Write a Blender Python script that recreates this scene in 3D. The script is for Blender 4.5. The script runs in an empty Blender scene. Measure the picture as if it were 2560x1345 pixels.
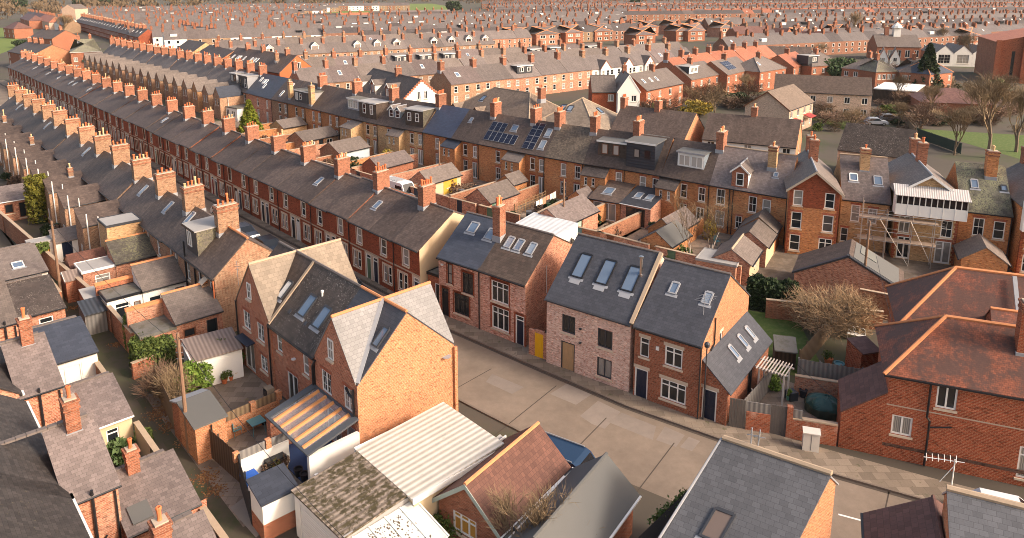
import bpy, math, random
from mathutils import Vector as V, Matrix
random.seed(7)
R = math.radians
# ------------------------------------------------------------------ camera, sky, sun, exposure
SC = bpy.context.scene
COL = SC.collection
CF, CCX, CCY, CYH, CH = 1800., 1280., 325., -35., 27.      # focal (photo px), principal point, horizon row, height
TH = math.atan((CCY - CYH) / CF); CT, ST = math.cos(TH), math.sin(TH)
cd = bpy.data.cameras.new('camera'); cam = bpy.data.objects.new('camera', cd); COL.objects.link(cam)
cam.location = (0, 0, CH); cam.rotation_euler = (math.pi/2 - TH, 0, 0)
cd.sensor_width = 36; cd.lens = CF/2560*36; cd.shift_y = (CCY - 672.5)/2560
cd.clip_start = 1; cd.clip_end = 8000
SC.camera = cam
SUN_AZ, SUN_EL = 114, 32
w = bpy.data.worlds.new('World'); SC.world = w; w.use_nodes = True
nt = w.node_tree; bg = nt.nodes['Background']
sky = nt.nodes.new('ShaderNodeTexSky'); sky.sky_type = 'NISHITA'; sky.sun_disc = False
sky.sun_elevation = R(SUN_EL); sky.sun_rotation = R(SUN_AZ); sky.dust_density = 4; sky.air_density = 1.0
tint = nt.nodes.new('ShaderNodeMixRGB'); tint.blend_type = 'MULTIPLY'; tint.inputs[0].default_value = 1
tint.inputs[2].default_value = (1.0, .89, .79, 1)           # hazy warm winter sky
nt.links.new(sky.outputs[0], tint.inputs[1]); nt.links.new(tint.outputs[0], bg.inputs[0])
bg.inputs[1].default_value = .15
sl = bpy.data.lights.new('sun', 'SUN'); sl.energy = 1.7; sl.angle = R(10); sl.color = (1, .91, .80)
so = bpy.data.objects.new('sun', sl); COL.objects.link(so)
sd = V((math.sin(R(SUN_AZ))*math.cos(R(SUN_EL)), math.cos(R(SUN_AZ))*math.cos(R(SUN_EL)), math.sin(R(SUN_EL))))
so.rotation_euler = sd.to_track_quat('Z', 'Y').to_euler()
SC.view_settings.view_transform = 'Standard'; SC.view_settings.look = 'None'; SC.view_settings.exposure = 1.17
SC.cycles.filter_width = .95; SC.cycles.max_bounces = 5; SC.cycles.diffuse_bounces = 2; SC.cycles.glossy_bounces = 2; SC.cycles.transmission_bounces = 4

def P(px, py, z=0.):
    """photo pixel -> point of the place at height z"""
    a, b = px - CCX, CCY - py
    dx, dy, dz = a, CF*CT + b*ST, -CF*ST + b*CT
    t = (z - CH)/dz
    return V((dx*t, dy*t, z))
def ang(a, b): return math.atan2(b[1]-a[1], b[0]-a[0])
def lerp(a, b, t): return a + (b - a)*t

# ------------------------------------------------------------------ materials
MATS = {}
def newmat(name):
    m = bpy.data.materials.new(name); m.use_nodes = True
    t = m.node_tree; b = t.nodes['Principled BSDF']
    return m, t, b
def N(t, kind, **kw):
    n = t.nodes.new(kind)
    for k, v in kw.items():
        if k.startswith('i_'):
            n.inputs[int(k[2:]) if k[2:].isdigit() else k[2:].replace('_', ' ')].default_value = v
        else: setattr(n, k, v)
    return n
def L(t, a, b): t.links.new(a, b)
def c4(c): return (c[0], c[1], c[2], 1)
def mulnode(t, col, fac_socket, lo, hi):
    """col * lerp(lo,hi,fac)"""
    mr = N(t, 'ShaderNodeMapRange'); mr.inputs[3].default_value = lo; mr.inputs[4].default_value = hi
    L(t, fac_socket, mr.inputs[0])
    mx = N(t, 'ShaderNodeMixRGB', blend_type='MULTIPLY', i_0=1.)
    L(t, col, mx.inputs[1]); L(t, mr.outputs[0], mx.inputs[2])
    return mx.outputs[0]
def rampfac(t, sock, a, b):
    mr = N(t, 'ShaderNodeMapRange'); mr.inputs[1].default_value = a; mr.inputs[2].default_value = b; mr.clamp = True
    L(t, sock, mr.inputs[0]); return mr.outputs[0]
def uvn(t): return N(t, 'ShaderNodeUVMap').outputs[0]
def noise(t, vec, scale, detail=3, rough=.6, stretch=None):
    if stretch:
        mp = N(t, 'ShaderNodeMapping'); mp.inputs['Scale'].default_value = stretch; L(t, vec, mp.inputs[0]); vec = mp.outputs[0]
    n = N(t, 'ShaderNodeTexNoise'); n.inputs['Scale'].default_value = scale; n.inputs['Detail'].default_value = detail
    n.inputs['Roughness'].default_value = rough; L(t, vec, n.inputs['Vector']); return n.outputs[0]
def offuv(t):
    """uv shifted by a per-object random amount so that copies do not repeat"""
    oi = N(t, 'ShaderNodeObjectInfo'); m = N(t, 'ShaderNodeMath', operation='MULTIPLY'); m.inputs[1].default_value = 57.3
    L(t, oi.outputs['Random'], m.inputs[0])
    va = N(t, 'ShaderNodeVectorMath', operation='ADD'); L(t, uvn(t), va.inputs[0]); L(t, m.outputs[0], va.inputs[1])
    return va.outputs[0], oi.outputs['Random']
def brick(name, c1, c2, mortar, stain=.35, w=.235, h=.085, rnd=.12, ms=.011, patch=None, fleck=.55):
    if name in MATS: return MATS[name]
    m, t, b = newmat(name); uv, rn = offuv(t)
    bt = N(t, 'ShaderNodeTexBrick'); L(t, uvn(t), bt.inputs['Vector'])
    bt.inputs['Scale'].default_value = 1; bt.inputs['Brick Width'].default_value = w; bt.inputs['Row Height'].default_value = h
    bt.inputs['Mortar Size'].default_value = ms; bt.inputs['Color1'].default_value = c4(c1); bt.inputs['Color2'].default_value = c4(c2)
    bt.inputs['Mortar'].default_value = c4(mortar)
    col = bt.outputs[0]
    if patch:                                                # pale or dark weathered patches
        pf = rampfac(t, noise(t, uv, .55, 5, .7), .52, .68)
        mx = N(t, 'ShaderNodeMixRGB', blend_type='MIX'); L(t, pf, mx.inputs[0]); L(t, col, mx.inputs[1]); mx.inputs[2].default_value = c4(patch)
        m2 = N(t, 'ShaderNodeMixRGB', blend_type='MIX', i_0=.5); L(t, col, m2.inputs[1]); L(t, mx.outputs[0], m2.inputs[2]); col = m2.outputs[0]
    col = mulnode(t, col, noise(t, uv, .5, 4, .65), 1-stain, 1+stain)
    col = mulnode(t, col, rampfac(t, noise(t, uv, 1., 1.5, .6, (3.6, 10.5, 1)), .56, .66), 1., fleck)   # burnt bricks
    col = mulnode(t, col, rampfac(t, noise(t, uv, 1., 1.5, .6, (3.1, 9.3, 1)), .58, .68), 1., 1.35)    # pale bricks
    col = mulnode(t, col, rn, 1-rnd, 1+rnd)
    L(t, col, b.inputs['Base Color']); b.inputs['Roughness'].default_value = .9; b.inputs['Specular IOR Level'].default_value = .2
    bp = N(t, 'ShaderNodeBump'); bp.inputs['Strength'].default_value = .25; bp.inputs['Distance'].default_value = .01; bp.invert = True
    L(t, bt.outputs[1], bp.inputs['Height']); L(t, bp.outputs[0], b.inputs['Normal'])
    MATS[name] = m; return m
def slate(name, c, var=.25, w=.26, h=.2, streak=.3, rough=.62, lichen=None, lich_t=.62, rnd=.16, red=None, redt=.5, spec=.26, gap=.55, lsc=7., bump=.35):
    """slates or tiles in courses, streaked down the slope"""
    if name in MATS: return MATS[name]
    m, t, b = newmat(name); uv, rn = offuv(t)
    bt = N(t, 'ShaderNodeTexBrick'); L(t, uvn(t), bt.inputs['Vector'])
    bt.inputs['Scale'].default_value = 1; bt.inputs['Brick Width'].default_value = w; bt.inputs['Row Height'].default_value = h
    bt.inputs['Mortar Size'].default_value = .008; bt.inputs['Mortar Smooth'].default_value = .4
    bt.inputs['Color1'].default_value = c4([x*(1-var) for x in c]); bt.inputs['Color2'].default_value = c4([x*(1+var) for x in c])
    bt.inputs['Mortar'].default_value = c4([x*gap for x in c])
    col = bt.outputs[0]
    if red:
        f = rampfac(t, noise(t, uv, .7, 5, .75), redt-.06, redt+.1)
        f2 = N(t, 'ShaderNodeMath', operation='MULTIPLY'); f2.inputs[1].default_value = .85; L(t, f, f2.inputs[0])
        mx = N(t, 'ShaderNodeMixRGB', blend_type='MIX'); L(t, f2.outputs[0], mx.inputs[0]); L(t, col, mx.inputs[1]); mx.inputs[2].default_value = c4(red); col = mx.outputs[0]
    col = mulnode(t, col, noise(t, uv, 1.6, 5, .7, (1., .16, 1)), 1-streak, 1+streak)
    col = mulnode(t, col, noise(t, uv, .35, 3), .78, 1.22)
    col = mulnode(t, col, noise(t, uv, 14, 2), .85, 1.15)
    if lichen:
        f = rampfac(t, noise(t, uv, lsc, 4, .75), lich_t, lich_t+.05)
        big = rampfac(t, noise(t, uv, .6, 3), .38, .6)
        mm = N(t, 'ShaderNodeMath', operation='MULTIPLY'); L(t, f, mm.inputs[0]); L(t, big, mm.inputs[1])
        mx = N(t, 'ShaderNodeMixRGB', blend_type='MIX'); L(t, mm.outputs[0], mx.inputs[0]); L(t, col, mx.inputs[1]); mx.inputs[2].default_value = c4(lichen); col = mx.outputs[0]
    col = mulnode(t, col, rn, 1-rnd, 1+rnd)
    L(t, col, b.inputs['Base Color']); b.inputs['Roughness'].default_value = rough; b.inputs['Specular IOR Level'].default_value = spec
    bp = N(t, 'ShaderNodeBump'); bp.inputs['Strength'].default_value = bump; bp.inputs['Distance'].default_value = .015; bp.invert = True
    L(t, bt.outputs[1], bp.inputs['Height']); L(t, bp.outputs[0], b.inputs['Normal'])
    MATS[name] = m; return m
def plain(name, c, rough=.6, var=.12, sc=3., metal=0, spec=.4, rnd=.06, stretch=None, emit=None, c2=None, lo=.45, hi=.6):
    if name in MATS: return MATS[name]
    m, t, b = newmat(name); tc = N(t, 'ShaderNodeTexCoord'); oi = N(t, 'ShaderNodeObjectInfo')
    rgb = N(t, 'ShaderNodeRGB'); rgb.outputs[0].default_value = c4(c); col = rgb.outputs[0]
    if c2:
        mx = N(t, 'ShaderNodeMixRGB', blend_type='MIX'); L(t, rampfac(t, noise(t, tc.outputs['Object'], sc, 5, .7, stretch), lo, hi), mx.inputs[0])
        L(t, col, mx.inputs[1]); mx.inputs[2].default_value = c4(c2); col = mx.outputs[0]
    col = mulnode(t, col, noise(t, tc.outputs['Object'], sc, 5, .7, stretch), 1-var, 1+var)
    col = mulnode(t, col, oi.outputs['Random'], 1-rnd, 1+rnd)
    L(t, col, b.inputs['Base Color']); b.inputs['Roughness'].default_value = rough; b.inputs['Metallic'].default_value = metal
    b.inputs['Specular IOR Level'].default_value = spec
    MATS[name] = m; return m
def glassm(name, c, cur=None, thr=.55, rough=.06):
    """window glass; behind some panes a pale curtain or blind"""
    if name in MATS: return MATS[name]
    m, t, b = newmat(name); oi = N(t, 'ShaderNodeObjectInfo')
    mx = N(t, 'ShaderNodeMixRGB', blend_type='MIX'); mx.inputs[1].default_value = c4(c); mx.inputs[2].default_value = c4(cur or c)
    tc = N(t, 'ShaderNodeTexCoord')
    wv = N(t, 'ShaderNodeTexWave'); wv.inputs['Scale'].default_value = 3.5; wv.inputs['Distortion'].default_value = 2; L(t, tc.outputs['Object'], wv.inputs[0])
    f = rampfac(t, oi.outputs['Random'], thr, thr+.02)
    wf = N(t, 'ShaderNodeMath', operation='MULTIPLY'); L(t, f, wf.inputs[0]); L(t, rampfac(t, wv.outputs[1], -.8, 1.2), wf.inputs[1])
    L(t, wf.outputs[0], mx.inputs[0]); L(t, mx.outputs[0], b.inputs['Base Color'])
    b.inputs['Roughness'].default_value = rough; b.inputs['Specular IOR Level'].default_value = .6
    MATS[name] = m; return m
def wave_mat(name, c, c2, scale, rough=.6, axis='X', moss=None, mt=.5):
    """corrugated sheet or planks: bands across u, weathering on top"""
    if name in MATS: return MATS[name]
    m, t, b = newmat(name); uv, rn = offuv(t)
    wv = N(t, 'ShaderNodeTexWave', bands_direction=axis); wv.inputs['Scale'].default_value = scale; L(t, uvn(t), wv.inputs[0])
    mx = N(t, 'ShaderNodeMixRGB', blend_type='MIX'); L(t, wv.outputs[1], mx.inputs[0]); mx.inputs[1].default_value = c4(c); mx.inputs[2].default_value = c4(c2)
    col = mulnode(t, mx.outputs[0], noise(t, uv, 1.2, 5, .7), .75, 1.25)
    col = mulnode(t, col, rn, .88, 1.12)
    if moss:
        f = rampfac(t, noise(t, uv, 2.2, 6, .78), mt, mt+.1)
        m3 = N(t, 'ShaderNodeMixRGB', blend_type='MIX'); L(t, f, m3.inputs[0]); L(t, col, m3.inputs[1]); m3.inputs[2].default_value = c4(moss); col = m3.outputs[0]
    L(t, col, b.inputs['Base Color']); b.inputs['Roughness'].default_value = rough
    bp = N(t, 'ShaderNodeBump'); bp.inputs['Strength'].default_value = .5; bp.inputs['Distance'].default_value = .03
    L(t, wv.outputs[1], bp.inputs['Height']); L(t, bp.outputs[0], b.inputs['Normal'])
    MATS[name] = m; return m
def leafm(name, c, c2, rough=.75):
    if name in MATS: return MATS[name]
    m, t, b = newmat(name); g = N(t, 'ShaderNodeNewGeometry'); tc = N(t, 'ShaderNodeTexCoord')
    mx = N(t, 'ShaderNodeMixRGB', blend_type='MIX'); L(t, g.outputs['Random Per Island'], mx.inputs[0]); mx.inputs[1].default_value = c4(c); mx.inputs[2].default_value = c4(c2)
    col = mulnode(t, mx.outputs[0], noise(t, tc.outputs['Object'], 1.5, 3), .6, 1.4)
    L(t, col, b.inputs['Base Color']); b.inputs['Roughness'].default_value = rough; b.inputs['Specular IOR Level'].default_value = .25
    MATS[name] = m; return m

B_RED = brick('brick_deep_red', (.36, .085, .035), (.27, .06, .028), (.17, .075, .045), .25)
B_RED2 = brick('brick_red', (.39, .12, .06), (.28, .082, .042), (.36, .22, .14), .22)
B_ORG = brick('brick_orange', (.56, .215, .09), (.42, .15, .065), (.47, .30, .19), .16, ms=.012)
B_F1 = brick('brick_red_buff', (.50, .17, .085), (.38, .115, .06), (.50, .31, .21), .18, ms=.012, patch=(.50, .26, .16))
B_BUFF = brick('brick_buff', (.55, .28, .115), (.40, .17, .07), (.45, .30, .18), .3, patch=(.46, .17, .07))
B_BUFO = brick('brick_buff_orange', (.56, .23, .08), (.42, .14, .05), (.40, .22, .12), .3, patch=(.50, .29, .14))
B_YEL = brick('brick_yellow', (.60, .38, .19), (.46, .26, .12), (.48, .34, .2), .25, patch=(.42, .2, .1))
B_BRN = brick('brick_brown', (.36, .185, .105), (.19, .09, .05), (.44, .31, .2), .28, ms=.014, patch=(.36, .13, .07))
B_MOT = brick('brick_mottled', (.72, .45, .34), (.40, .13, .075), (.56, .38, .29), .2, patch=(.58, .33, .24))
B_PALE = brick('brick_pale_pink', (.80, .58, .46), (.52, .25, .18), (.76, .58, .47), .14, patch=(.72, .48, .38), fleck=.68)
B_REC = brick('brick_reclaimed', (.58, .25, .14), (.30, .09, .05), (.48, .31, .22), .35, patch=(.58, .36, .25))
B_BLD = brick('brick_dark_red', (.34, .075, .03), (.23, .05, .024), (.38, .19, .11), .25, ms=.012)
B_TAN = brick('brick_tan_pink', (.60, .42, .30), (.52, .35, .25), (.55, .40, .30), .1)
B_STK = brick('brick_stack', (.36, .125, .065), (.22, .075, .042), (.30, .19, .13), .4)
B_STKB = brick('brick_stack_buff', (.36, .20, .11), (.22, .10, .055), (.36, .26, .18), .28)
B_ARCH = brick('brick_arch', (.40, .095, .04), (.33, .075, .035), (.34, .18, .12), .15, w=.075, h=.225)
S_GREY = slate('slate_grey', (.095, .074, .063), .22, streak=.42, lichen=(.27, .23, .18), lich_t=.68)
S_BRN = slate('slate_brown', (.098, .070, .056), .22, streak=.48, rnd=.2, lichen=(.25, .2, .15), lich_t=.7)
S_WARM = slate('slate_warm_grey', (.165, .132, .112), .16, streak=.3, lichen=(.3, .25, .2), lich_t=.7)
S_MAUV = slate('slate_mauve', (.175, .138, .124), .2, streak=.3, lichen=(.33, .28, .24), lich_t=.7)
S_BLUE = slate('slate_blue', (.052, .058, .075), .14, streak=.12, rough=.5, w=.5, h=.25)
S_NEW = slate('slate_new_dark', (.058, .059, .068), .14, w=.32, h=.22, streak=.14, rough=.55)
S_LIT = slate('slate_lit_pale', (.23, .22, .215), .1, w=.3, h=.24, streak=.15, rough=.6)  # sunlit cross gable of the end townhouse, light put into the colour
S_OLD = slate('slate_mossy', (.11, .095, .075), .25, lichen=(.22, .2, .11), lich_t=.5)
T_DARK = slate('tile_dark_lichen', (.072, .055, .045), .25, w=.33, h=.3, streak=.2, lichen=(.5, .43, .36), lich_t=.585, gap=.4, lsc=9)
T_CONC = slate('tile_dark_brown', (.085, .06, .046), .22, w=.3, h=.28, streak=.2, gap=.3, lichen=(.35, .3, .25), lich_t=.68, bump=.8)
T_BEIGE = slate('tile_beige', (.205, .16, .118), .16, w=.38, h=.3, streak=.15, gap=.55)
T_RED = slate('tile_red_weathered', (.27, .085, .045), .25, w=.17, h=.12, streak=.25, red=(.075, .045, .038), redt=.46, gap=.4)
T_REDD = slate('tile_red_dark', (.22, .07, .04), .2, w=.17, h=.12, streak=.25, red=(.07, .04, .033), redt=.40, gap=.4)
T_PAN = slate('tile_rust', (.125, .055, .038), .2, w=.2, h=.24, streak=.2, gap=.45, lichen=(.5, .4, .35), lich_t=.72)
T_ORG = slate('tile_orange_red', (.34, .125, .07), .16, w=.3, h=.3, streak=.2, gap=.6)
T_MAR = slate('tile_maroon', (.15, .075, .06), .2, w=.3, h=.3, streak=.2, gap=.5)
FELT = plain('roof_felt', (.17, .16, .14), .85, .25, 1.2, c2=(.11, .1, .075))
FELT2 = plain('roof_felt_pale', (.33, .31, .29), .8, .15, 1.5)
LEAD = plain('lead_grey', (.30, .30, .31), .55, .15, 4)
GRP = plain('grey_membrane', (.115, .112, .105), .85, .06, 1)
WHITE = plain('white_paint', (.80, .77, .71), .5, .05, 3)
WREND = plain('white_render', (.78, .74, .67), .8, .08, 1.5)
CREAM = plain('cream_render', (.62, .47, .29), .85, .14, .7, stretch=(1, 1, .25))
STONE = plain('stone_sill', (.60, .48, .35), .85, .15, 3)
BLACK = plain('black_paint', (.018, .018, .02), .4, .1, 3)
CHAR = plain('charcoal_paint', (.04, .042, .048), .5, .1, 3)
NAVY = plain('navy_paint', (.02, .03, .05), .4, .1, 3)
BROWN = plain('brown_timber', (.17, .06, .025), .6, .15, 6)
TERRA = plain('terracotta', (.56, .16, .06), .8, .2, 5, rnd=.2)
BUFFP = plain('buff_clay', (.62, .42, .22), .8, .15, 5, rnd=.15)
RIDGE_O = plain('ridge_tile_orange', (.60, .24, .10), .8, .2, 3)
RIDGE_G = plain('ridge_tile_grey', (.16, .13, .115), .8, .25, 3)
RIDGE_B = plain('ridge_tile_buff', (.42, .31, .21), .8, .2, 3)
MORT = plain('mortar_flaunching', (.44, .36, .27), .9, .25, 4)
GLASS = glassm('window_glass', (.016, .019, .022), (.42, .38, .33), .55)
GLASSD = glassm('dark_glass', (.014, .016, .019))
S_DARK = slate('slate_dark_moss', (.052, .044, .04), .25, streak=.45, lichen=(.12, .11, .05), lich_t=.64)
GLASSC = glassm('curtained_glass', (.30, .27, .24), (.5, .46, .4), .3)
SKYG = glassm('skylight_sky_tint', (.14, .19, .26), (.30, .34, .38), .6)  # blue of the reflected sky painted into the pane colour
WOODF = wave_mat('fence_boards', (.20, .135, .075), (.11, .07, .04), 1.1, .9, moss=(.14, .13, .05), mt=.6)
WOODG = wave_mat('grey_boards', (.22, .20, .18), (.14, .13, .12), 1.1, .85)
WOODD = wave_mat('dark_boards', (.10, .06, .035), (.055, .033, .02), 1.1, .9)
CORRW = wave_mat('white_corrugated_sheet', (.64, .59, .50), (.38, .34, .28), .85, .55, moss=(.5, .44, .35), mt=.58)
CORRB = wave_mat('brown_corrugated_sheet', (.24, .18, .15), (.15, .11, .09), 1.2, .7)
CORRM = wave_mat('mossy_corrugated_sheet', (.34, .27, .21), (.15, .115, .085), .95, .9, moss=(.06, .046, .018), mt=.455)
CORRK = wave_mat('black_corrugated_sheet', (.05, .055, .065), (.025, .027, .03), 1.0, .55)
PAVE = slate('paving_slabs', (.25, .195, .145), .25, w=.75, h=.6, streak=.2, rough=.9, gap=.5, spec=.2, rnd=.1, lichen=(.12, .11, .06), lich_t=.6, lsc=2.)
YARD = plain('yard_ground', (.125, .095, .07), .95, .3, .8, c2=(.17, .135, .105))
HEDGE = leafm('hedge_leaves', (.055, .085, .018), (.12, .15, .035))
LAUREL = leafm('bright_leaves', (.11, .19, .025), (.20, .27, .05))
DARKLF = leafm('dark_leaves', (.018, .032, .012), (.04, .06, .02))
TWIG = leafm('bare_twigs', (.17, .115, .065), (.26, .18, .10))
TWIGB = leafm('brown_twigs', (.14, .085, .055), (.21, .13, .085))
BARK = plain('bark', (.16, .115, .075), .9, .3, 6)
GRASS = plain('lawn', (.07, .11, .018), .95, .3, 2, c2=(.10, .12, .03))

# ------------------------------------------------------------------ mesh building
class MB:
    def __init__(s): s.v = []; s.f = []; s.m = []
    def face(s, pts, m=0):
        i = len(s.v); s.v += [tuple(p) for p in pts]; s.f.append(tuple(range(i, i+len(pts)))); s.m.append(m)
    def fbox(s, fr, a0, a1, b0, b1, c0, c1, m=0, skip=''):
        O, X, Y, Z = fr
        p = [O + X*a + Y*b + Z*c for c in (c0, c1) for b in (b0, b1) for a in (a0, a1)]
        i = len(s.v); s.v += [tuple(q) for q in p]
        for k, q in (('d', (0, 2, 3, 1)), ('u', (4, 5, 7, 6)), ('f', (0, 1, 5, 4)), ('b', (2, 6, 7, 3)), ('l', (0, 4, 6, 2)), ('r', (1, 3, 7, 5))):
            if k not in skip: s.f.append(tuple(i+j for j in q)); s.m.append(m)
    def box(s, x0, x1, y0, y1, z0, z1, m=0, skip=''): s.fbox(F0, x0, x1, y0, y1, z0, z1, m, skip)
    def slab(s, pts, t, m=0, mb=None):
        """polygon pts (upper face, counter-clockwise from above) thickened downwards by t"""
        n = len(pts); lo = [p - V((0, 0, t)) for p in pts]
        s.face(pts, m); s.face(lo[::-1], m if mb is None else mb)
        for k in range(n): s.face([lo[k], lo[(k+1) % n], pts[(k+1) % n], pts[k]], m if mb is None else mb)
    def tube(s, a, b, r0, r1=None, n=6, m=0, cap=True):
        a, b = V(a), V(b); r1 = r0 if r1 is None else r1; d = (b-a)
        if d.length < 1e-6: return
        d.normalize(); x = d.orthogonal().normalized(); y = d.cross(x); i = len(s.v)
        for c, r in ((a, r0), (b, r1)):
            for k in range(n):
                q = 2*math.pi*k/n; s.v.append(tuple(c + x*(r*math.cos(q)) + y*(r*math.sin(q))))
        for k in range(n): s.f.append((i+k, i+(k+1) % n, i+n+(k+1) % n, i+n+k)); s.m.append(m)
        if cap: s.f.append(tuple(i+k for k in range(n))[::-1]); s.m.append(m); s.f.append(tuple(i+n+k for k in range(n))); s.m.append(m)
    def lathe(s, o, prof, n=10, m=0):
        i = len(s.v)
        for r, z in prof:
            for k in range(n):
                q = 2*math.pi*k/n; s.v.append((o[0]+r*math.cos(q), o[1]+r*math.sin(q), o[2]+z))
        for j in range(len(prof)-1):
            for k in range(n): s.f.append((i+j*n+k, i+j*n+(k+1) % n, i+(j+1)*n+(k+1) % n, i+(j+1)*n+k)); s.m.append(m)
        s.f.append(tuple(i+k for k in range(n))[::-1]); s.m.append(m); e = i+(len(prof)-1)*n; s.f.append(tuple(e+k for k in range(n))); s.m.append(m)
    def mesh(s, name, mats, sk=0., smooth=False):
        me = bpy.data.meshes.new(name)
        vv = [(x+sk*y, y, z) for x, y, z in s.v] if sk else s.v
        me.from_pydata(vv, [], s.f)
        for mm in mats: me.materials.append(mm)
        me.polygons.foreach_set('material_index', s.m)
        uvl = me.uv_layers.new(name='UVMap'); buf = []
        for f in s.f:
            a, b, c = V(vv[f[0]]), V(vv[f[1]]), V(vv[f[2]]); n = (b-a).cross(c-a)
            if len(f) > 3 and n.length < 1e-9: n = (c-a).cross(V(vv[f[3]])-a)
            if n.length > 0: n.normalize()
            u = V((-n.y, n.x, 0))
            if u.length < .05: u = V((1, 0, 0)); w_ = V((0, 1, 0))
            else: u.normalize(); w_ = n.cross(u)
            for j in f: p = V(vv[j]); buf += [p.dot(u), p.dot(w_)]
        uvl.data.foreach_set('uv', buf)
        if smooth: me.polygons.foreach_set('use_smooth', [True]*len(s.f))
        return me
    def build(s, name, mats, parent=None, sk=0., loc=None, rz=0., smooth=False):
        return inst(name, s.mesh(name, mats, sk, smooth), parent, loc, rz)
F0 = (V((0, 0, 0)), V((1, 0, 0)), V((0, 1, 0)), V((0, 0, 1)))
def inst(name, me, parent=None, loc=None, rz=0.):
    o = bpy.data.objects.new(name, me); COL.objects.link(o)
    if parent: o.parent = parent
    if loc is not None: o.location = loc
    if rz: o.rotation_euler.z = rz
    return o
def tag(o, label, cat, group=None, kind=None):
    if label: o['label'] = label
    if cat: o['category'] = cat
    if group: o['group'] = group
    if kind: o['kind'] = kind
    return o
def empty(name, label, cat, loc, rz=0., group=None):
    o = inst(name, None, None, loc, rz); o.empty_display_size = .3
    return tag(o, label, cat, group)
KIDS = {}
def copy_tree(o, parent=None):
    c = o.copy(); COL.objects.link(c)
    if parent: c.parent = parent
    for ch in o.children: copy_tree(ch, c)
    return c

# ------------------------------------------------------------------ windows and doors (own meshes, shared between equal ones)
WM = {}
def winmesh(w, h, st):
    k = (round(w, 2), round(h, 2), st)
    if k in WM: return WM[k]
    f = MB(); p = MB(); s = MB(); b = .095 if w > .7 else .07
    y0, y1 = .05, .12
    base = st.rstrip('kngbc')
    if st[:4] == 'door' or st[:2] == 'fr':
        f.box(-.02, b, y0-.02, y1, 0, h, 0); f.box(w-b, w+.02, y0-.02, y1, 0, h); f.box(b, w-b, y0-.02, y1, h-b, h)
        if st[:4] == 'door':
            fan = h > 2.3; hd = h-.42 if fan else h-b
            if fan: f.box(b, w-b, y0-.02, y1, hd, hd+.06); p.box(b, w-b, y1-.03, y1-.02, hd+.06, h-b)
            s.box(b, w-b, y1-.05, y1-.01, .02, hd)
            for (a0, a1) in ((.16, .44), (.56, .84)):
                for z0, z1 in ((.1, .42), (.5, .9)): s.box(b+(w-2*b)*a0, b+(w-2*b)*a1, y1-.065, y1-.05, hd*z0, hd*z1)
            s.tube((w-b-.12, y1-.11, hd*.48), (w-b-.12, y1-.05, hd*.48), .03, n=6)
        else:
            f.box(w/2-.07, w/2+.07, y0, y1, 0, h-b); f.box(b, w/2-.07, y0, y1, 0, .18); f.box(w/2+.07, w-b, y0, y1, 0, .18)
            p.box(b, w-b, y1-.03, y1-.02, .18, h-b)
    else:
        for a in ((0, b, 0, h), (w-b, w, 0, h), (b, w-b, 0, b), (b, w-b, h-b, h)): f.box(a[0], a[1], y0, y1, a[2], a[3])
        q = .03
        if base in ('sash', 'cott'):
            f.box(b, w-b, y0+.01, y1, h*.5-q, h*.5+q)
        if base == 'cott': f.box(w/2-.015, w/2+.015, y0+.02, y1, b, h-b)
        if base in ('two', 'twot', 'grid'): f.box(w/2-.045, w/2+.045, y0, y1, b, h-b)
        if base in ('thr', 'thrt'):
            for a in (1/3, 2/3): f.box(w*a-.04, w*a+.04, y0, y1, b, h-b)
        if base in ('twot', 'thrt', 'top'): f.box(b, w-b, y0+.004, y1-.004, h*.72-.035, h*.72+.035)
        if base == 'grid':
            for a in (1/3, 2/3): f.box(b, w-b, y0+.03, y1-.01, h*a-.012, h*a+.012)
            for a in (.25, .75): f.box(w*a-.012, w*a+.012, y0+.033, y1-.013, b, h-b)
        p.box(b*.5, w-b*.5, y1-.03, y1-.02, b*.5, h-b*.5)
    c = {'k': BLACK, 'n': BROWN, 'g': CHAR, 'b': NAVY}.get(st[-1], WHITE)
    WM[k] = (f.mesh('window', [c]), p.mesh('pane', [GLASS]) if p.f else None, s)
    return WM[k]
DOORC = [plain('door_black', (.012, .013, .016), .35), plain('door_navy', (.012, .018, .04), .35), plain('door_white', (.72, .69, .63), .5), plain('door_green', (.1, .17, .1), .5),
         plain('door_red', (.22, .02, .015), .5), plain('door_brown', (.16, .05, .02), .5), plain('door_pine', (.48, .30, .15), .6), plain('door_teal', (.12, .25, .25), .5)]
DM = {}
def add_win(parent, loc, rz, w, h, st, sill=True, dc=0, pane=None, label=None):
    f, p, s = winmesh(w, h, st); door = st[:4] == 'door'; nm = 'door' if (door or st[:2] == 'fr') else 'window'
    o = inst(nm, f, parent, loc, rz)
    if label: o['label'] = label
    if p:
        if pane: p = bpy.data.meshes.get('pane_%s_%s' % (p.name, pane.name)) or dupmat(p, pane)
        inst('pane', p, o)
    if door and s.f:
        k = (round(w, 2), round(h, 2), dc)
        if k not in DM: DM[k] = s.mesh('door_leaf', [DOORC[dc]])
        inst('door_leaf', DM[k], o)
    if sill and nm == 'window':
        k = ('sill', round(w, 2))
        if k not in DM:
            b = MB(); b.box(-.08, w+.08, -.08, .05, -.14, -.02); DM[k] = b.mesh('sill', [STONE])
        inst('sill', DM[k], o)
    return o
def dupmat(me, mt):
    n = me.copy(); n.materials.clear(); n.materials.append(mt); n.name = 'pane_%s_%s' % (me.name, mt.name); return n

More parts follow.
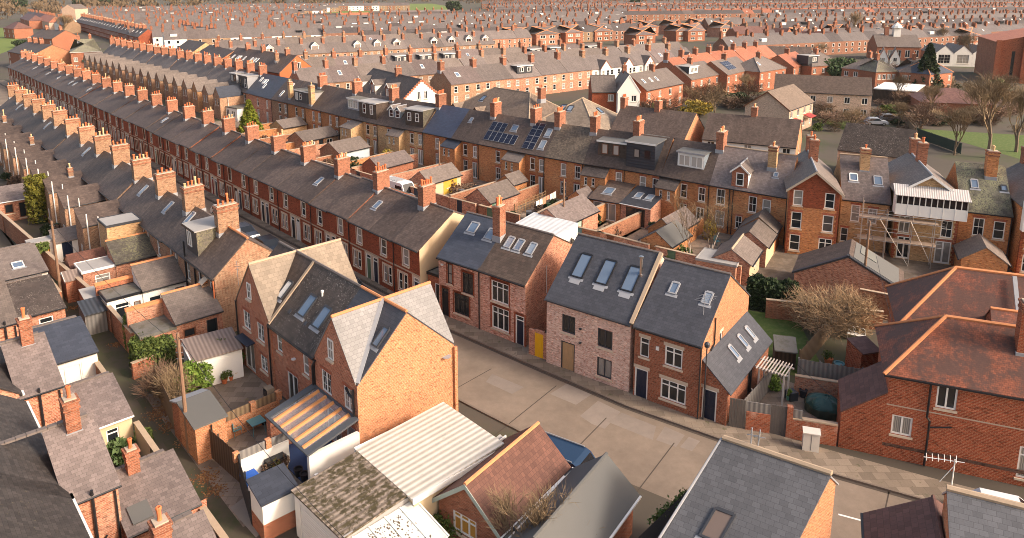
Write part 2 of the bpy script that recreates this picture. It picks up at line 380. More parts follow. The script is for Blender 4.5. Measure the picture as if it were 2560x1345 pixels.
# ------------------------------------------------------------------ buildings
POT = {}
def potmesh(h, c):
    k = (round(h, 2), c.name)
    if k not in POT:
        b = MB(); b.lathe((0, 0, 0), [(.10, 0), (.10, .05), (.085, .08), (.10, h*.8), (.125, h*.84), (.125, h*.94), (.10, h), (.06, h), (.06, h-.08)], 8); POT[k] = b.mesh('chimney_pot', [c], smooth=False)
    return POT[k]
class House:
    """a building standing on A-B (front ground line, seen from outside A is left); x along the front, y into it, z up"""
    def __init__(s, name, label, cat, A, B, group=None, sk=0.):
        A = V((A[0], A[1], 0)); B = V((B[0], B[1], 0)); s.W = (B-A).length; s.sk = sk
        s.o = empty(name, label, cat, A, ang(A, B), group); s.sl = {}
    def part(s, name, mb, mats, label=None, parent=None, sk=None):
        o = mb.build(name, mats, parent or s.o, s.sk if sk is None else sk)
        if label: o['label'] = label
        return o
    def faces(s, x0, y0, W, D):
        return {'f': (V((x0, y0, 0)), V((1, 0, 0)), W), 'r': (V((x0+W, y0, 0)), V((0, 1, 0)), D),
                'b': (V((x0+W, y0+D, 0)), V((-1, 0, 0)), W), 'l': (V((x0, y0+D, 0)), V((0, -1, 0)), D)}
    def vol(s, x0, y0, W, D, z0, ev, rg, kind, wm, rm, wins=(), gm=None, oe=.22, ov=.06, ridge=None, rt=.09, wl=None, rl=None, arch=None, quoin=None, nof='', gut=BLACK, hipd=None, fascia=None, gmat=None):
        """walls with openings, roof and windows of one volume. wins: (face, u, z, w, h, style[, dc/pane])"""
        fc = s.faces(x0, y0, W, D); b = MB(); rise = rg-ev
        tops = {k: ev for k in 'frbl'}
        if kind[0] == 'm': lowside = {'b': 'f', 'f': 'b', 'l': 'r', 'r': 'l'}[kind[1]]; tops[kind[1]] = rg
        for k, (O, X, Ln) in fc.items():
            if k in nof: continue
            Nn = V((X.y, -X.x, 0)); top = tops[k]
            ops = [q for q in wins if q[0] == k and q[2]+q[4] <= top+.001]
            xs = sorted({0, Ln} | {q[1] for q in ops} | {q[1]+q[3] for q in ops}); zs = sorted({z0, top} | {max(q[2], z0) for q in ops} | {q[2]+q[4] for q in ops})
            mi = 1 if (gm and k in (gmat or 'rl')) else 0
            for i in range(len(xs)-1):
                j = 0
                while j < len(zs)-1:
                    cx, cz = (xs[i]+xs[i+1])/2, (zs[j]+zs[j+1])/2
                    if any(q[1] < cx < q[1]+q[3] and q[2] < cz < q[2]+q[4] for q in ops): j += 1; continue
                    j2 = j+1
                    while j2 < len(zs)-1 and not any(q[1] < cx < q[1]+q[3] and q[2] < (zs[j2]+zs[j2+1])/2 < q[2]+q[4] for q in ops): j2 += 1
                    a, c = O+X*xs[i], O+X*xs[i+1]
                    b.face([a+V((0, 0, zs[j])), c+V((0, 0, zs[j])), c+V((0, 0, zs[j2])), a+V((0, 0, zs[j2]))], mi); j = j2
            for q in ops:                                     # reveals
                a, c, dn = O+X*q[1], O+X*(q[1]+q[3]), -Nn*.13; zl, zh = V((0, 0, max(q[2], z0))), V((0, 0, q[2]+q[4]))
                b.face([a+zl, a+zl+dn, a+zh+dn, a+zh], mi); b.face([c+zl+dn, c+zl, c+zh, c+zh+dn], mi)
                b.face([a+zh, a+zh+dn, c+zh+dn, c+zh], mi); b.face([a+zl+dn, a+zl, c+zl, c+zl+dn], mi)
                if arch:
                    fr = (O, X, -Nn, V((0, 0, 1))); b.fbox(fr, q[1]-.1, q[1]+q[3]+.1, -.012, .05, q[2]+q[4]+.003, q[2]+q[4]+.23, 2)
                if quoin:                                     # stone or brick surround strips beside the opening
                    fr = (O, X, -Nn, V((0, 0, 1)))
                    for u0, u1 in ((q[1]-.16, q[1]-.004), (q[1]+q[3]+.004, q[1]+q[3]+.16)): b.fbox(fr, u0, u1, -.01, .05, q[2]-.1, q[2]+q[4]+.2, 3)
                    b.fbox(fr, q[1]-.004, q[1]+q[3]+.004, -.012, .05, q[2]+q[4]+.003, q[2]+q[4]+.2, 3)
            if k in 'rl' and kind in ('x', 'x/'):             # gable tops
                mid = D/2 if kind == 'x' else D*.5
                b.face([O+V((0, 0, ev)), O+X*Ln+V((0, 0, ev)), O+X*mid+V((0, 0, rg))], mi)
            if k in 'fb' and kind == 'y': b.face([O+V((0, 0, ev)), O+X*Ln+V((0, 0, ev)), O+X*(Ln/2)+V((0, 0, rg))], mi)
            if kind[0] == 'm' and k not in (kind[1], lowside):
                hi_at_start = (O - (fc[kind[1]][0])).length < 1e-6 or (O - (fc[kind[1]][0]+fc[kind[1]][1]*fc[kind[1]][2])).length < 1e-6
                b.face([O+V((0, 0, ev)), O+X*Ln+V((0, 0, ev)), (O if hi_at_start else O+X*Ln)+V((0, 0, rg))], mi)
        wo = s.part('wall', b, [wm, gm or wm, arch or wm, quoin or wm], wl)
        for q in wins:                                        # the windows and doors themselves
            O, X, Ln = fc[q[0]]; p = O+X*q[1]+V((0, 0, q[2])); Nn = V((X.y, -X.x, 0))
            if q[2]+q[4] > tops[q[0]]+.001: p = p+Nn*.11      # in a gable: frame planted on the wall
            ex = q[6] if len(q) > 6 else None; p.x += s.sk*p.y; az = math.atan2(X.y, X.x+s.sk*X.y)
            add_win(s.o, p, az, q[3], q[4], q[5], dc=ex if isinstance(ex, int) else 0, pane=ex if isinstance(ex, bpy.types.Material) else None)
        if kind == 'none': return wo
        r = MB(); x1, y1 = x0+W, y0+D; h = V
        if kind in ('x', 'x/'):
            mid = y0+D/2; sl = rise/(D/2); ze = ev-sl*oe
            t = V((0, 0, rt))
            r.slab([h((x0-ov, y0-oe, ze))+t, h((x1+ov, y0-oe, ze))+t, h((x1+ov, mid, rg))+t, h((x0-ov, mid, rg))+t], rt)
            r.slab([h((x1+ov, y1+oe, ze))+t, h((x0-ov, y1+oe, ze))+t, h((x0-ov, mid, rg))+t, h((x1+ov, mid, rg))+t], rt)
            if ridge: r.tube((x0-ov, mid, rg+rt), (x1+ov, mid, rg+rt), .1, n=6, m=1)
            s.sl[kind[0]+'f'] = (h((x0, y0, ev+rt)), h((1, 0, 0)), h((0, D/2, rise)).normalized()); s.sl['xb'] = (h((x1, y1, ev+rt)), h((-1, 0, 0)), h((0, -D/2, rise)).normalized())
            if gut: r.box(x0-ov, x1+ov, y0-oe-.1, y0-oe+.003, ze-.03, ze+.07, 2)
        elif kind == 'y':
            mid = x0+W/2; sl = rise/(W/2); ze = ev-sl*oe; t = V((0, 0, rt))
            r.slab([h((x0-oe, y1+ov, ze))+t, h((x0-oe, y0-ov, ze))+t, h((mid, y0-ov, rg))+t, h((mid, y1+ov, rg))+t], rt)
            r.slab([h((x1+oe, y0-ov, ze))+t, h((x1+oe, y1+ov, ze))+t, h((mid, y1+ov, rg))+t, h((mid, y0-ov, rg))+t], rt)
            if ridge: r.tube((mid, y0-ov, rg+rt), (mid, y1+ov, rg+rt), .1, n=6, m=1)
            s.sl['yl'] = (h((x0, y1, ev+rt)), h((0, -1, 0)), h((W/2, 0, rise)).normalized()); s.sl['yr'] = (h((x1, y0, ev+rt)), h((0, 1, 0)), h((-W/2, 0, rise)).normalized())
            if gut:
                r.box(x1+oe-.003, x1+oe+.1, y0-ov, y1+ov, ze-.03, ze+.07, 2); r.box(x0-oe-.1, x0-oe+.003, y0-ov, y1+ov, ze-.03, ze+.07, 2)
            if fascia:
                for sx in (-1, 1):
                    a_, b_ = h((mid+sx*(W/2+oe), y0-ov-.03, ze+.09)), h((mid, y0-ov-.03, rg+.09))
                    r.face([a_, b_, b_-V((0, 0, .26)), a_-V((0, 0, .26))], 3); r.face([a_, b_, b_+V((0, .05, 0)), a_+V((0, .05, 0))], 3)
        elif kind[0] == 'h':                                  # hipped: h both ends, hl / hr one end
            mid = y0+D/2; hd = hipd or D/2; sl = rise/(D/2); ze = ev-sl*oe+rt; lh, rh = 'l' in kind or kind == 'h', 'r' in kind or kind == 'h'
            a, c, d, e = h((x0-oe, y0-oe, ze)), h((x1+oe, y0-oe, ze)), h((x1+oe, y1+oe, ze)), h((x0-oe, y1+oe, ze))
            p, q = h((x0+hd if lh else x0-oe, mid, rg+rt)), h((x1-hd if rh else x1+oe, mid, rg+rt))
            r.face([a, c, q, p]); r.face([d, e, p, q])
            if lh: r.face([e, a, p])
            else: b2 = MB(); b2.face([h((x0, y1, ev)), h((x0, y0, ev)), h((x0, mid, rg))]); s.part('gable_wall', b2, [wm])
            if rh: r.face([c, d, q])
            else: b2 = MB(); b2.face([h((x1, y0, ev)), h((x1, y1, ev)), h((x1, mid, rg))]); s.part('gable_wall', b2, [wm])
            r.face([e, d, c, a], 2)
            if ridge:
                for u, v_ in ((p, q),) + (((a, p), (e, p)) if lh else ()) + (((c, q), (d, q)) if rh else ()): r.tube(u, v_, .11, n=6, m=1)
            s.sl['xf'] = (h((x0, y0, ev+rt)), h((1, 0, 0)), h((0, D/2, rise)).normalized()); s.sl['hr'] = (h((x1, y0, ev+rt)), h((0, 1, 0)), h((-hd, 0, rise)).normalized())
            s.sl['hl'] = (h((x0, y1, ev+rt)), h((0, -1, 0)), h((hd, 0, rise)).normalized())
            if gut:
                r.box(x0-oe, x1+oe, y0-oe-.1, y0-oe+.003, ze-.12, ze-.02, 2)
        elif kind[0] == 'm':
            k = kind[1]; t = V((0, 0, rt)); Ll = D if k in 'fb' else W; sl = rise/Ll; ze = ev-sl*oe
            if k == 'b': pts = [h((x0-ov, y0-oe, ze)), h((x1+ov, y0-oe, ze)), h((x1+ov, y1, rg)), h((x0-ov, y1, rg))]; s.sl['m'] = (h((x0, y0, ev+rt)), h((1, 0, 0)), h((0, D, rise)).normalized())
            if k == 'f': pts = [h((x1+ov, y1+oe, ze)), h((x0-ov, y1+oe, ze)), h((x0-ov, y0, rg)), h((x1+ov, y0, rg))]; s.sl['m'] = (h((x1, y1, ev+rt)), h((-1, 0, 0)), h((0, -D, rise)).normalized())
            if k == 'l': pts = [h((x1+oe, y0-ov, ze)), h((x1+oe, y1+ov, ze)), h((x0, y1+ov, rg)), h((x0, y0-ov, rg))]; s.sl['m'] = (h((x1, y0, ev+rt)), h((0, 1, 0)), h((-W, 0, rise)).normalized())
            if k == 'r': pts = [h((x0-oe, y1+ov, ze)), h((x0-oe, y0-ov, ze)), h((x1, y0-ov, rg)), h((x1, y1+ov, rg))]; s.sl['m'] = (h((x0, y1, ev+rt)), h((0, -1, 0)), h((W, 0, rise)).normalized())
            r.slab([p+t for p in pts], rt)
            if ridge: r.tube(pts[2]+t, pts[3]+t, .1, n=6, m=1)
            if gut: q0, q1 = pts[0]+V((0, 0, .02)), pts[1]+V((0, 0, .02)); r.tube(q0, q1, .06, n=6, m=2)
        elif kind == 'flat':
            r.box(x0-ov, x1+ov, y0-ov, y1+ov, ev+.003, ev+.12); s.sl['flat'] = (h((x0, y0, ev+.12)), h((1, 0, 0)), h((0, 1, 0)))
            for a in ((x0-ov-.04, x0-ov+.05, y0-ov-.04, y1+ov+.04), (x1+ov-.05, x1+ov+.04, y0-ov-.04, y1+ov+.04), (x0-ov+.05, x1+ov-.05, y0-ov-.04, y0-ov+.05), (x0-ov+.05, x1+ov-.05, y1+ov-.05, y1+ov+.04)):
                r.box(a[0], a[1], a[2], a[3], ev-.05, ev+.17, 3)
        if sk_bad(kind): pass
        s.part('roof', r, [rm, ridge or rm, gut or rm, fascia or rm], rl)
        return wo
    def chim(s, x, y, zb, zt, wx, wy, pots=4, m=None, pc=None, ph=.5, along='y', label=None, fl=.72):
        b = MB(); hx, hy = wx/2, wy/2; m = m or B_STK
        b.box(x-hx, x+hx, y-hy, y+hy, zb, zt-.5); b.box(x-hx-.05, x+hx+.05, y-hy-.05, y+hy+.05, zb, zb+fl, 3, 'd'); b.box(x-hx-.05, x+hx+.05, y-hy-.05, y+hy+.05, zt-.5, zt-.36, 1); b.box(x-hx-.02, x+hx+.02, y-hy-.02, y+hy+.02, zt-.36, zt-.16, 0)
        b.box(x-hx-.07, x+hx+.07, y-hy-.07, y+hy+.07, zt-.16, zt-.03, 1); b.box(x-hx+.05, x+hx-.05, y-hy+.05, y+hy-.05, zt-.03, zt+.04, 2)
        o = s.part('chimney', b, [m, B_STK, MORT, LEAD], label)
        for i in range(pots):
            t = (i+.5)/pots-.5; px, py = (x+t*wx*.92, y) if along == 'x' else (x, y+t*wy*.92)
            q = inst('chimney_pot', potmesh(ph*random.choice((.8, 1, 1, 1.15)), random.choice(pc or (TERRA, TERRA, TERRA, BUFFP))), o, (px+s.sk*py, py, zt+.04))
        return o
    def sky(s, key, u, v_, w_, h_, fm=None, pane=None, apron=True):
        O, X, Y = s.sl[key]; Z = X.cross(Y); fr = (O, X, Y, Z); f = MB(); b = .09
        for a in ((u-b, u, v_-b, v_+h_+b), (u+w_, u+w_+b, v_-b, v_+h_+b), (u, u+w_, v_-b, v_), (u, u+w_, v_+h_, v_+h_+b+.06)): f.fbox(fr, a[0], a[1], a[2], a[3], -.02, .1)
        if apron: f.fbox(fr, u-b-.12, u+w_+b+.12, v_-b-.22, v_-b-.003, -.02, .02, 1)
        o = s.part('skylight', f, [fm or CHAR, LEAD]); p = MB(); p.fbox(fr, u-.003, u+w_+.003, v_-.003, v_+h_+.003, .04, .06)
        s.part('pane', p, [pane or SKYG], parent=o); return o
    def onslope(s, name, key, u0, u1, v0, v1, c0, c1, mats, label=None):
        O, X, Y = s.sl[key]; b = MB(); b.fbox((O, X, Y, X.cross(Y)), u0, u1, v0, v1, c0, c1); return s.part(name, b, mats, label)
    def pipe(s, pts, r=.05, m=None, name='downpipe'):
        b = MB()
        for a, c in zip(pts, pts[1:]): b.tube(a, c, r, n=6)
        return s.part(name, b, [m or BLACK])
    def dormer(s, x0, x1, yf, yb, z0, z1, fm, sm, rm, wins, kind='flat', name='dormer', fascia=None, ridge=None):
        """box or gabled dormer on the front slope: front at y=yf, running back to yb"""
        b = MB(); b.box(x0, x1, yf, yb, z0, z1, 1, 'fud'); b.face([(x0, yf, z0), (x1, yf, z0), (x1, yf, z1), (x0, yf, z1)], 0)
        o = s.part(name, b, [fm, sm]); r = MB()
        if kind == 'flat':
            r.box(x0-.15, x1+.15, yf-.2, yb, z1, z1+.1); r.box(x0-.17, x1+.17, yf-.22, yf-.2, z1-.1, z1+.11, 1)
        else:
            rg = z1+(x1-x0)*.42; mid = (x0+x1)/2; r_ = (x1-x0)/2
            b2 = MB(); b2.face([(x0, yf, z1), (x1, yf, z1), (mid, yf, rg)]); s.part('gable', b2, [fm], parent=o)
            sl = (rg-z1)/r_; e = .2; h = V; t = V((0, 0, .08))
            r.slab([h((x0-e, yb, z1-sl*e))+t, h((x0-e, yf-.2, z1-sl*e))+t, h((mid, yf-.2, rg))+t, h((mid, yb, rg))+t], .08)
            r.slab([h((x1+e, yf-.2, z1-sl*e))+t, h((x1+e, yb, z1-sl*e))+t, h((mid, yb, rg))+t, h((mid, yf-.2, rg))+t], .08)
            for sx in (-1, 1):
                a_, b_ = h((mid+sx*(r_+e), yf-.22, z1-sl*e+.1)), h((mid, yf-.22, rg+.1))
                r.face([a_, b_, b_-V((0, 0, .22)), a_-V((0, 0, .22))], 1); r.face([a_, b_, b_+V((0, .06, 0)), a_+V((0, .06, 0))], 1)
            if ridge: r.tube((mid, yf-.2, rg+.08), (mid, yb, rg+.08), .09, n=6, m=2)
        s.part(name+'_roof', r, [rm, fascia or WHITE, ridge or rm], parent=o)
        for q in wins:
            p = V((q[0]+s.sk*yf, yf-.11, q[1])); add_win(o, p, 0, q[2], q[3], q[4], sill=False, pane=q[5] if len(q) > 5 else None)
        return o
def sk_bad(k): return False
def rot2(a, d): return V((math.cos(a)*d[0]-math.sin(a)*d[1], math.sin(a)*d[0]+math.cos(a)*d[1], 0))
def inl(A, B, x, y=0., z=0.):
    """local (x along A-B, y inward) -> world"""
    A = V((A[0], A[1], 0)); d = (V((B[0], B[1], 0))-A).normalized(); n = V((-d.y, d.x, 0)); return A+d*x+n*y+V((0, 0, z))
# ------------------------------------------------------------------ ground, lanes and streets
def sheet(name, pts, z, m, mats=None, kind='structure'):
    b = MB(); b.face([V((p[0], p[1], z)) for p in pts]); o = b.build(name, [m]); o['kind'] = kind; return o
def offpath(pts, d):
    """polyline moved sideways by d (left positive)"""
    out = []
    for i, p in enumerate(pts):
        a, c = pts[max(i-1, 0)], pts[min(i+1, len(pts)-1)]; t = (c-a); t.z = 0; t.normalize(); out.append(V((p.x-t.y*d, p.y+t.x*d, 0)))
    return out
def strip(name, pts, d0, d1, z, m, h=0, kind='structure', side=None):
    L0, L1 = offpath(pts, d0), offpath(pts, d1); b = MB()
    for i in range(len(pts)-1):
        q = [L0[i], L0[i+1], L1[i+1], L1[i]]; q = [V((p.x, p.y, z)) for p in q]
        if h: b.slab(q if (q[1]-q[0]).cross(q[2]-q[0]).z > 0 else q[::-1], h, 0)
        else: b.face(q if (q[1]-q[0]).cross(q[2]-q[0]).z > 0 else q[::-1])
    o = b.build(name, [m]); o['kind'] = kind; return o
GR = plain('town_ground', (.085, .068, .05), .95, .35, .05, c2=(.06, .062, .028), lo=.48, hi=.6)
sheet('ground', [(-5000, -300), (5000, -300), (5000, 6000), (-5000, 6000)], 0, GR)
def roadmat():
    m, t, b = newmat('concrete_road'); tc = N(t, 'ShaderNodeTexCoord'); o = tc.outputs['Object']
    rgb = N(t, 'ShaderNodeRGB'); rgb.outputs[0].default_value = (.215, .166, .126, 1); col = rgb.outputs[0]
    col = mulnode(t, col, noise(t, o, .22, 5, .75), .5, 1.5); col = mulnode(t, col, noise(t, o, 1.1, 6, .75), .8, 1.2); col = mulnode(t, col, noise(t, o, 30, 2), .88, 1.12)
    L(t, col, b.inputs['Base Color']); b.inputs['Roughness'].default_value = .9; b.inputs['Specular IOR Level'].default_value = .2
    return m
ROAD = roadmat()
LANE = plain('damp_lane', (.074, .060, .040), .85, .4, .5, c2=(.045, .05, .02), lo=.46, hi=.62)
TAR = plain('tarmac', (.14, .115, .095), .92, .2, .7)
KERB = plain('kerb_stone', (.17, .13, .1), .9, .25, 2)
PATCH = plain('road_repair', (.235, .19, .155), .9, .3, .9)
JOINT = plain('road_joint', (.07, .052, .04), .95, .2, 3)
# far kerb of the street, running from far left to near right
FK = [V((-150, 207.5, 0)), V((-90, 144.5, 0)), V((-41.5, 91.8, 0)), V((-10.2, 59.3, 0)), P(1110, 820), P(1340, 921), P(1570, 1020), P(1830, 1112), P(2105, 1196), P(2358, 1268), P(2358, 1268)+V((12, -5.5, 0)), P(2358, 1268)+V((60, -26, 0))]
strip('road', FK, 0, -6.6, .004, ROAD)
strip('near_pavement', FK[:5], -6.6, -8.2, .12, PAVE, .116)
strip('far_pavement', FK, 2.2, .12, .12, PAVE, .116)
strip('kerb', FK, .12, 0, .125, KERB, .121)
strip('gutter_line', FK, 0, -.22, .008, JOINT)
strip('near_kerb', FK[:7], -6.6, -6.45, .1, KERB, .096)
for (a, c) in ((P(1141, 971), P(1214, 930)), (P(1272, 1060), P(1379, 974)), (P(1445, 1117), P(1505, 1056)), (P(1602, 1217), P(1676, 1120)), (P(2208, 1296), P(2222, 1232)), (P(1016+850, 1160), P(1900, 1128))):
    d = (c-a).normalized(); a = a-d*2.2; c = c+d*.6; n = V((-d.y, d.x, 0))*.035; sheet('road_joint', [a-n, a+n, c+n, c-n][::-1], .008, JOINT)
for iq, q in enumerate((((1375, 985), (1440, 945), (1500, 972), (1440, 1012)), ((1450, 1040), (1495, 1002), (1552, 1030), (1512, 1072), (1480, 1060)), ((1520, 1055), (1555, 1032), (1640, 1066), (1632, 1100)), ((1640, 1100), (1662, 1066), (1712, 1088), (1690, 1118)),
          ((1230, 935), (1310, 968), (1280, 985), (1215, 955)), ((1700, 1118), (1722, 1092), (1750, 1103), (1730, 1128)))):
    pts = [P(*p) for p in q]
    if (pts[1]-pts[0]).cross(pts[2]-pts[0]).z < 0: pts = pts[::-1]
    sheet('road_repair', pts, .005+.0004*iq, PATCH)
WHL = plain('road_paint', (.72, .70, .64), .8, .1, 3)
for a, c in ((P(2096, 1286), P(2182, 1309)), (P(2243, 1327), P(2265, 1334))):
    d = (c-a).normalized(); n = V((-d.y, d.x, 0))*.06; sheet('road_marking', [a+n, a-n, c-n, c+n], .0075, WHL)
LL = [P(0, 560), P(110, 720), P(300, 930), P(490, 1240), P(560, 1345)]; LR = [P(0, 572), P(260, 810), P(380, 950), P(540, 1170), P(640, 1345)]
b = MB()
LLx = [LL[0]+(LL[0]-LL[1]).normalized()*110]+LL+[V((-12.4, 28, 0))]; LRx = [LR[0]+(LR[0]-LR[1]).normalized()*110]+LR+[V((-10.2, 28, 0))]
for i in range(6): b.face([V((p.x, p.y, .004)) for p in (LLx[i], LLx[i+1], LRx[i+1], LRx[i])])
o = b.build('back_lane', [LANE]); o['kind'] = 'structure'
RC0, RC1 = V((-140, 199.5, 0)), V((-7.8, 57.4, 0))
# ------------------------------------------------------------------ the three townhouses with two cross gables
TA, TB = V((-19.75, 48.3, 0)), V((-8.69, 36.72, 0))
TL = (TB-TA).length; tp = lambda x, y=0, z=0: inl(TA, TB, x, y, z)
h = House('townhouse', 'townhouse with beige tiled cross gable and brick gable facing the back lane', 'house', tp(0), tp(5.2), 'new townhouses by the lane')
h.vol(0, 0, 5.2, 7, 0, 5, 8.3, 'y', B_F1, T_BEIGE, [('f', .9, 3.2, 1.15, 1.35, 'grid'), ('f', 3.1, 3.05, 1.1, 1.35, 'grid'), ('f', 2.0, 5.75, .6, 1.15, 'cott'), ('f', .75, .05, 1.6, 2.25, 'fr'), ('f', 3.3, .9, 1.1, 1.15, 'grid'),
      ('b', 1, 3.2, 1.1, 1.3, 'two'), ('b', 3.2, 3.2, 1.1, 1.3, 'two'), ('b', 1, .9, 1.1, 1.3, 'two')], arch=B_ARCH, ridge=RIDGE_B)
h.vol(.01, .004, 5.18, 6.99, 4.9, 4.995, 8.295, 'x', B_F1, T_CONC, nof='fb', ridge=RIDGE_G, gut=None, oe=-.01)  # shade on the lane slope painted in as a darker tile
h.sky('xf', 4.15, 1.6, .55, 1.2, CHAR, WREND)
h.pipe([(.0, -.1, 4.9), (.0, -.1, .1)], .06); h.pipe([(5.1, -.1, 4.9), (5.1, -.1, .1)], .06)
b = MB(); b.fbox((V((0, -.6, 2.42)), V((1, 0, 0)), V((0, 1, .12)).normalized(), V((0, 0, 1))), .55, 2.6, 0, .6, 0, .07); h.part('canopy', b, [NAVY])
b = MB(); b.tube((.55, -.02, 6.2), (.55, -.02, 8.0), .02); [b.tube((.2, -.02, 7.3+k*.2), (.9, -.02, 7.5+k*.2), .012) for k in range(3)]; h.part('aerial', b, [LEAD])
h = House('townhouse', 'middle townhouse with dark lichen spotted roof and two skylights', 'house', tp(5.203), tp(11.2), 'new townhouses by the lane')
Wm = h.W
h.vol(0, .12, Wm, 6.76, 0, 5, 8.28, 'x', B_F1, T_DARK, [('f', .65, 3.25, .75, 1.35, 'sash'), ('f', 4.2, 3.05, .75, 1.35, 'sash'), ('f', 1.9, .05, 1.4, 2.25, 'fr'), ('f', 4.6, .85, .8, 1.15, 'sash'), ('b', 1, 3.2, 1.1, 1.3, 'two'), ('b', 3.6, 3.2, 1.1, 1.3, 'two')], arch=B_ARCH, ridge=RIDGE_G)
h.sky('xf', 2.0, 1.35, .78, 1.35); h.sky('xf', 4.05, 1.25, .78, 1.3)
h.onslope('verge', 'xf', -.1, .12, -.25, 4.7, -.02, .09, [RIDGE_B], 'orange mortared verge strip')
h.onslope('vent', 'xf', 1.0, 1.3, 1.0, 1.3, 0, .05, [CHAR]); h.onslope('vent', 'xf', 3.25, 3.5, .95, 1.2, 0, .05, [CHAR])
b = MB(); b.tube((3.1, 2.3, 6.8), (3.1, 2.3, 7.5), .06); b.lathe((3.1, 2.3, 7.45), [(.1, 0), (.1, .12), (.04, .16)]); h.part('vent_pipe', b, [WHITE])
h.pipe([(Wm-.12, 0, 4.9), (Wm-.12, 0, 3.0), (Wm-.12, 0, .1)], .07)
b = MB(); b.lathe((3.2, 0, 3.6), [(.15, 0), (.17, .05)]); h.part('alarm_box', b, [WHITE])
h = House('townhouse', 'end townhouse with slate cross gable, orange ridge tiles and plain orange brick gable', 'house', tp(11.203), tp(TL), 'new townhouses by the lane')
We = h.W
h.vol(0, 0, We, 7, 0, 5, 8.3, 'y', B_F1, S_LIT, [('f', 1.8, 5.6, .62, 1.25, 'cott'), ('f', .75, 3.05, 1.15, 1.45, 'grid'), ('f', 3.3, 3.05, 1.1, 1.45, 'grid'), ('f', 1.2, .05, 1.6, 2.2, 'fr'), ('f', 3.4, .5, 1., 1.6, 'sash'),
      ('b', .8, 3.2, 1.1, 1.3, 'two'), ('b', 3., 3.2, 1.1, 1.3, 'two')], nof='r', arch=B_ARCH, ridge=RIDGE_O, oe=-.06, gut=None)
h.vol(.0, .004, We, 6.99, 0, 4.995, 8.296, 'x', B_ORG, S_NEW, nof='fbl', ridge=RIDGE_O, ov=.03, gut=None, oe=-.01)  # lane slope's shade painted in: darker slate than the sunlit cross gable
h.sky('xf', 4.0, 2.3, .45, 1.1, CHAR)
b = MB(); p0, p1 = V((We-.02, .05, 5.16)), V((We/2+.05, 3.45, 8.42)); d_ = (p1-p0).normalized(); s_ = d_.cross(V((0, 0, 1))).normalized(); b.fbox((p0, s_, d_, s_.cross(d_)), -.13, .13, 0, (p1-p0).length, -.05, .06); h.part('valley', b, [LEAD])
h.pipe([(.25, -.1, 4.8), (-.1, -.12, 4.3), (-.1, -.12, .1)], .07); h.pipe([(We-.3, -.1, 4.7), (We-.3, -.1, 2.6)], .07)
h.pipe([(We-1.1, -.08, 4.5), (We-.7, -.1, 4.2), (We-.3, -.1, 4.2)], .08)
b = MB(); b.lathe((We+.12, 6.3, 4.4), [(.02, 0), (.25, .06), (.3, .1)]); h.part('satellite_dish', b, [LEAD])
b = MB(); b.box(We, We+.18, 6.9, 7.12, 0, 4.9); h.part('corner_pier', b, [B_ORG])
# glazed lean-to on posts against the end townhouse
lo = empty('glass_lean_to', 'glass lean-to with orange timber rafters and grey frame on the brick townhouse', 'canopy', tp(10.95), ang(TA, TB))
fr = (V((0, -.02, 3.0)), V((1, 0, 0)), V((0, -3.2, -.75)).normalized(), V((0, -.75, 3.2)).normalized()); Lw, Ls = 5.15, 3.3
GREYM = plain('grey_metal', (.075, .08, .088), .45, .1, 3); PINE = plain('rafter_pine', (.60, .27, .10), .6, .2, 5, stretch=(1, .2, 1))
def cglass():
    m, t, bb = newmat('clear_glass'); bb.inputs['Base Color'].default_value = (.92, .95, .97, 1); bb.inputs['Roughness'].default_value = .03; bb.inputs['Alpha'].default_value = .12; return m
CG = cglass()
b = MB()
for a in ((0, .5, 0, Ls), (Lw-.45, Lw, 0, Ls), (.5, Lw-.45, 0, .14), (.5, Lw-.45, Ls-.14, Ls)): b.fbox(fr, a[0], a[1], a[2], a[3], -.04, .08)
b.build('roof_frame', [GREYM], lo)
for k in range(5):
    x = .85+k*.86; b = MB(); b.fbox(fr, x, x+.14, .14, Ls-.14, -.06, .12); b.build('rafter', [PINE], lo)
b = MB(); b.fbox(fr, .5, Lw-.45, .14, Ls-.14, -.012, -.004); b.build('glass_pane', [CG], lo)
b = MB(); b.box(.0, .5, -3.15, -.02, 0, 2.15); b.build('brick_pier', [B_F1], lo); b = MB(); b.box(Lw-.25, Lw, -3.15, -.02, 0, 2.18); b.build('side_wall', [WREND], lo)
b = MB(); b.box(.5, Lw-.3, -3.1, -.06, .002, .06); b.build('rug_floor', [plain('blue_rug', (.04, .07, .17), .9, .2, 6)], lo)
# ------------------------------------------------------------------ garages at the bottom
def garage(name, label, A, B, D, ev, rg, kind, wm, rm, wins=(), **kw):
    h = House(name, label, kw.pop('cat', 'garage'), A, B, kw.pop('group', None)); h.vol(0, 0, h.W, D, 0, ev, rg, kind, wm, rm, wins, **kw); return h
gA, gB = P(895, 1123, 2.75), P(1035, 1246, 2.75)
h = garage('garage', 'garage with big white corrugated roof beside the orange brick gable', gA, gB, 5.8, 2.72, 2.95, 'mb', CREAM, CORRW, gut=None, oe=.15, ov=.1)
b = MB(); b.box(h.W+.08, h.W+.16, -.15, 5.8, 2.55, 2.86); b.box(-.14, -.08, -.15, 5.8, 2.55, 2.86); h.part('fascia', b, [WHITE])
mA, mB = P(735, 1228, 2.5), P(856, 1345, 2.5)
h = garage('garage', 'white garage with mossy corrugated roof and roller door', mA, mB, 4.1, 2.48, 2.72, 'mb', WREND, CORRM, [('f', .5, 0, 2.9, 2.05, 'plain', WREND)], gut=None, oe=.12, ov=.12)
b = MB()
for k in range(14): b.box(.55, 3.35, .02, .06, .05+k*.14, .17+k*.14)
h.part('roller_door', b, [WREND])
b = MB(); b.box(h.W+.02, h.W+.1, .0, 4.1, 2.36, 2.6); h.part('fascia', b, [FELT2])
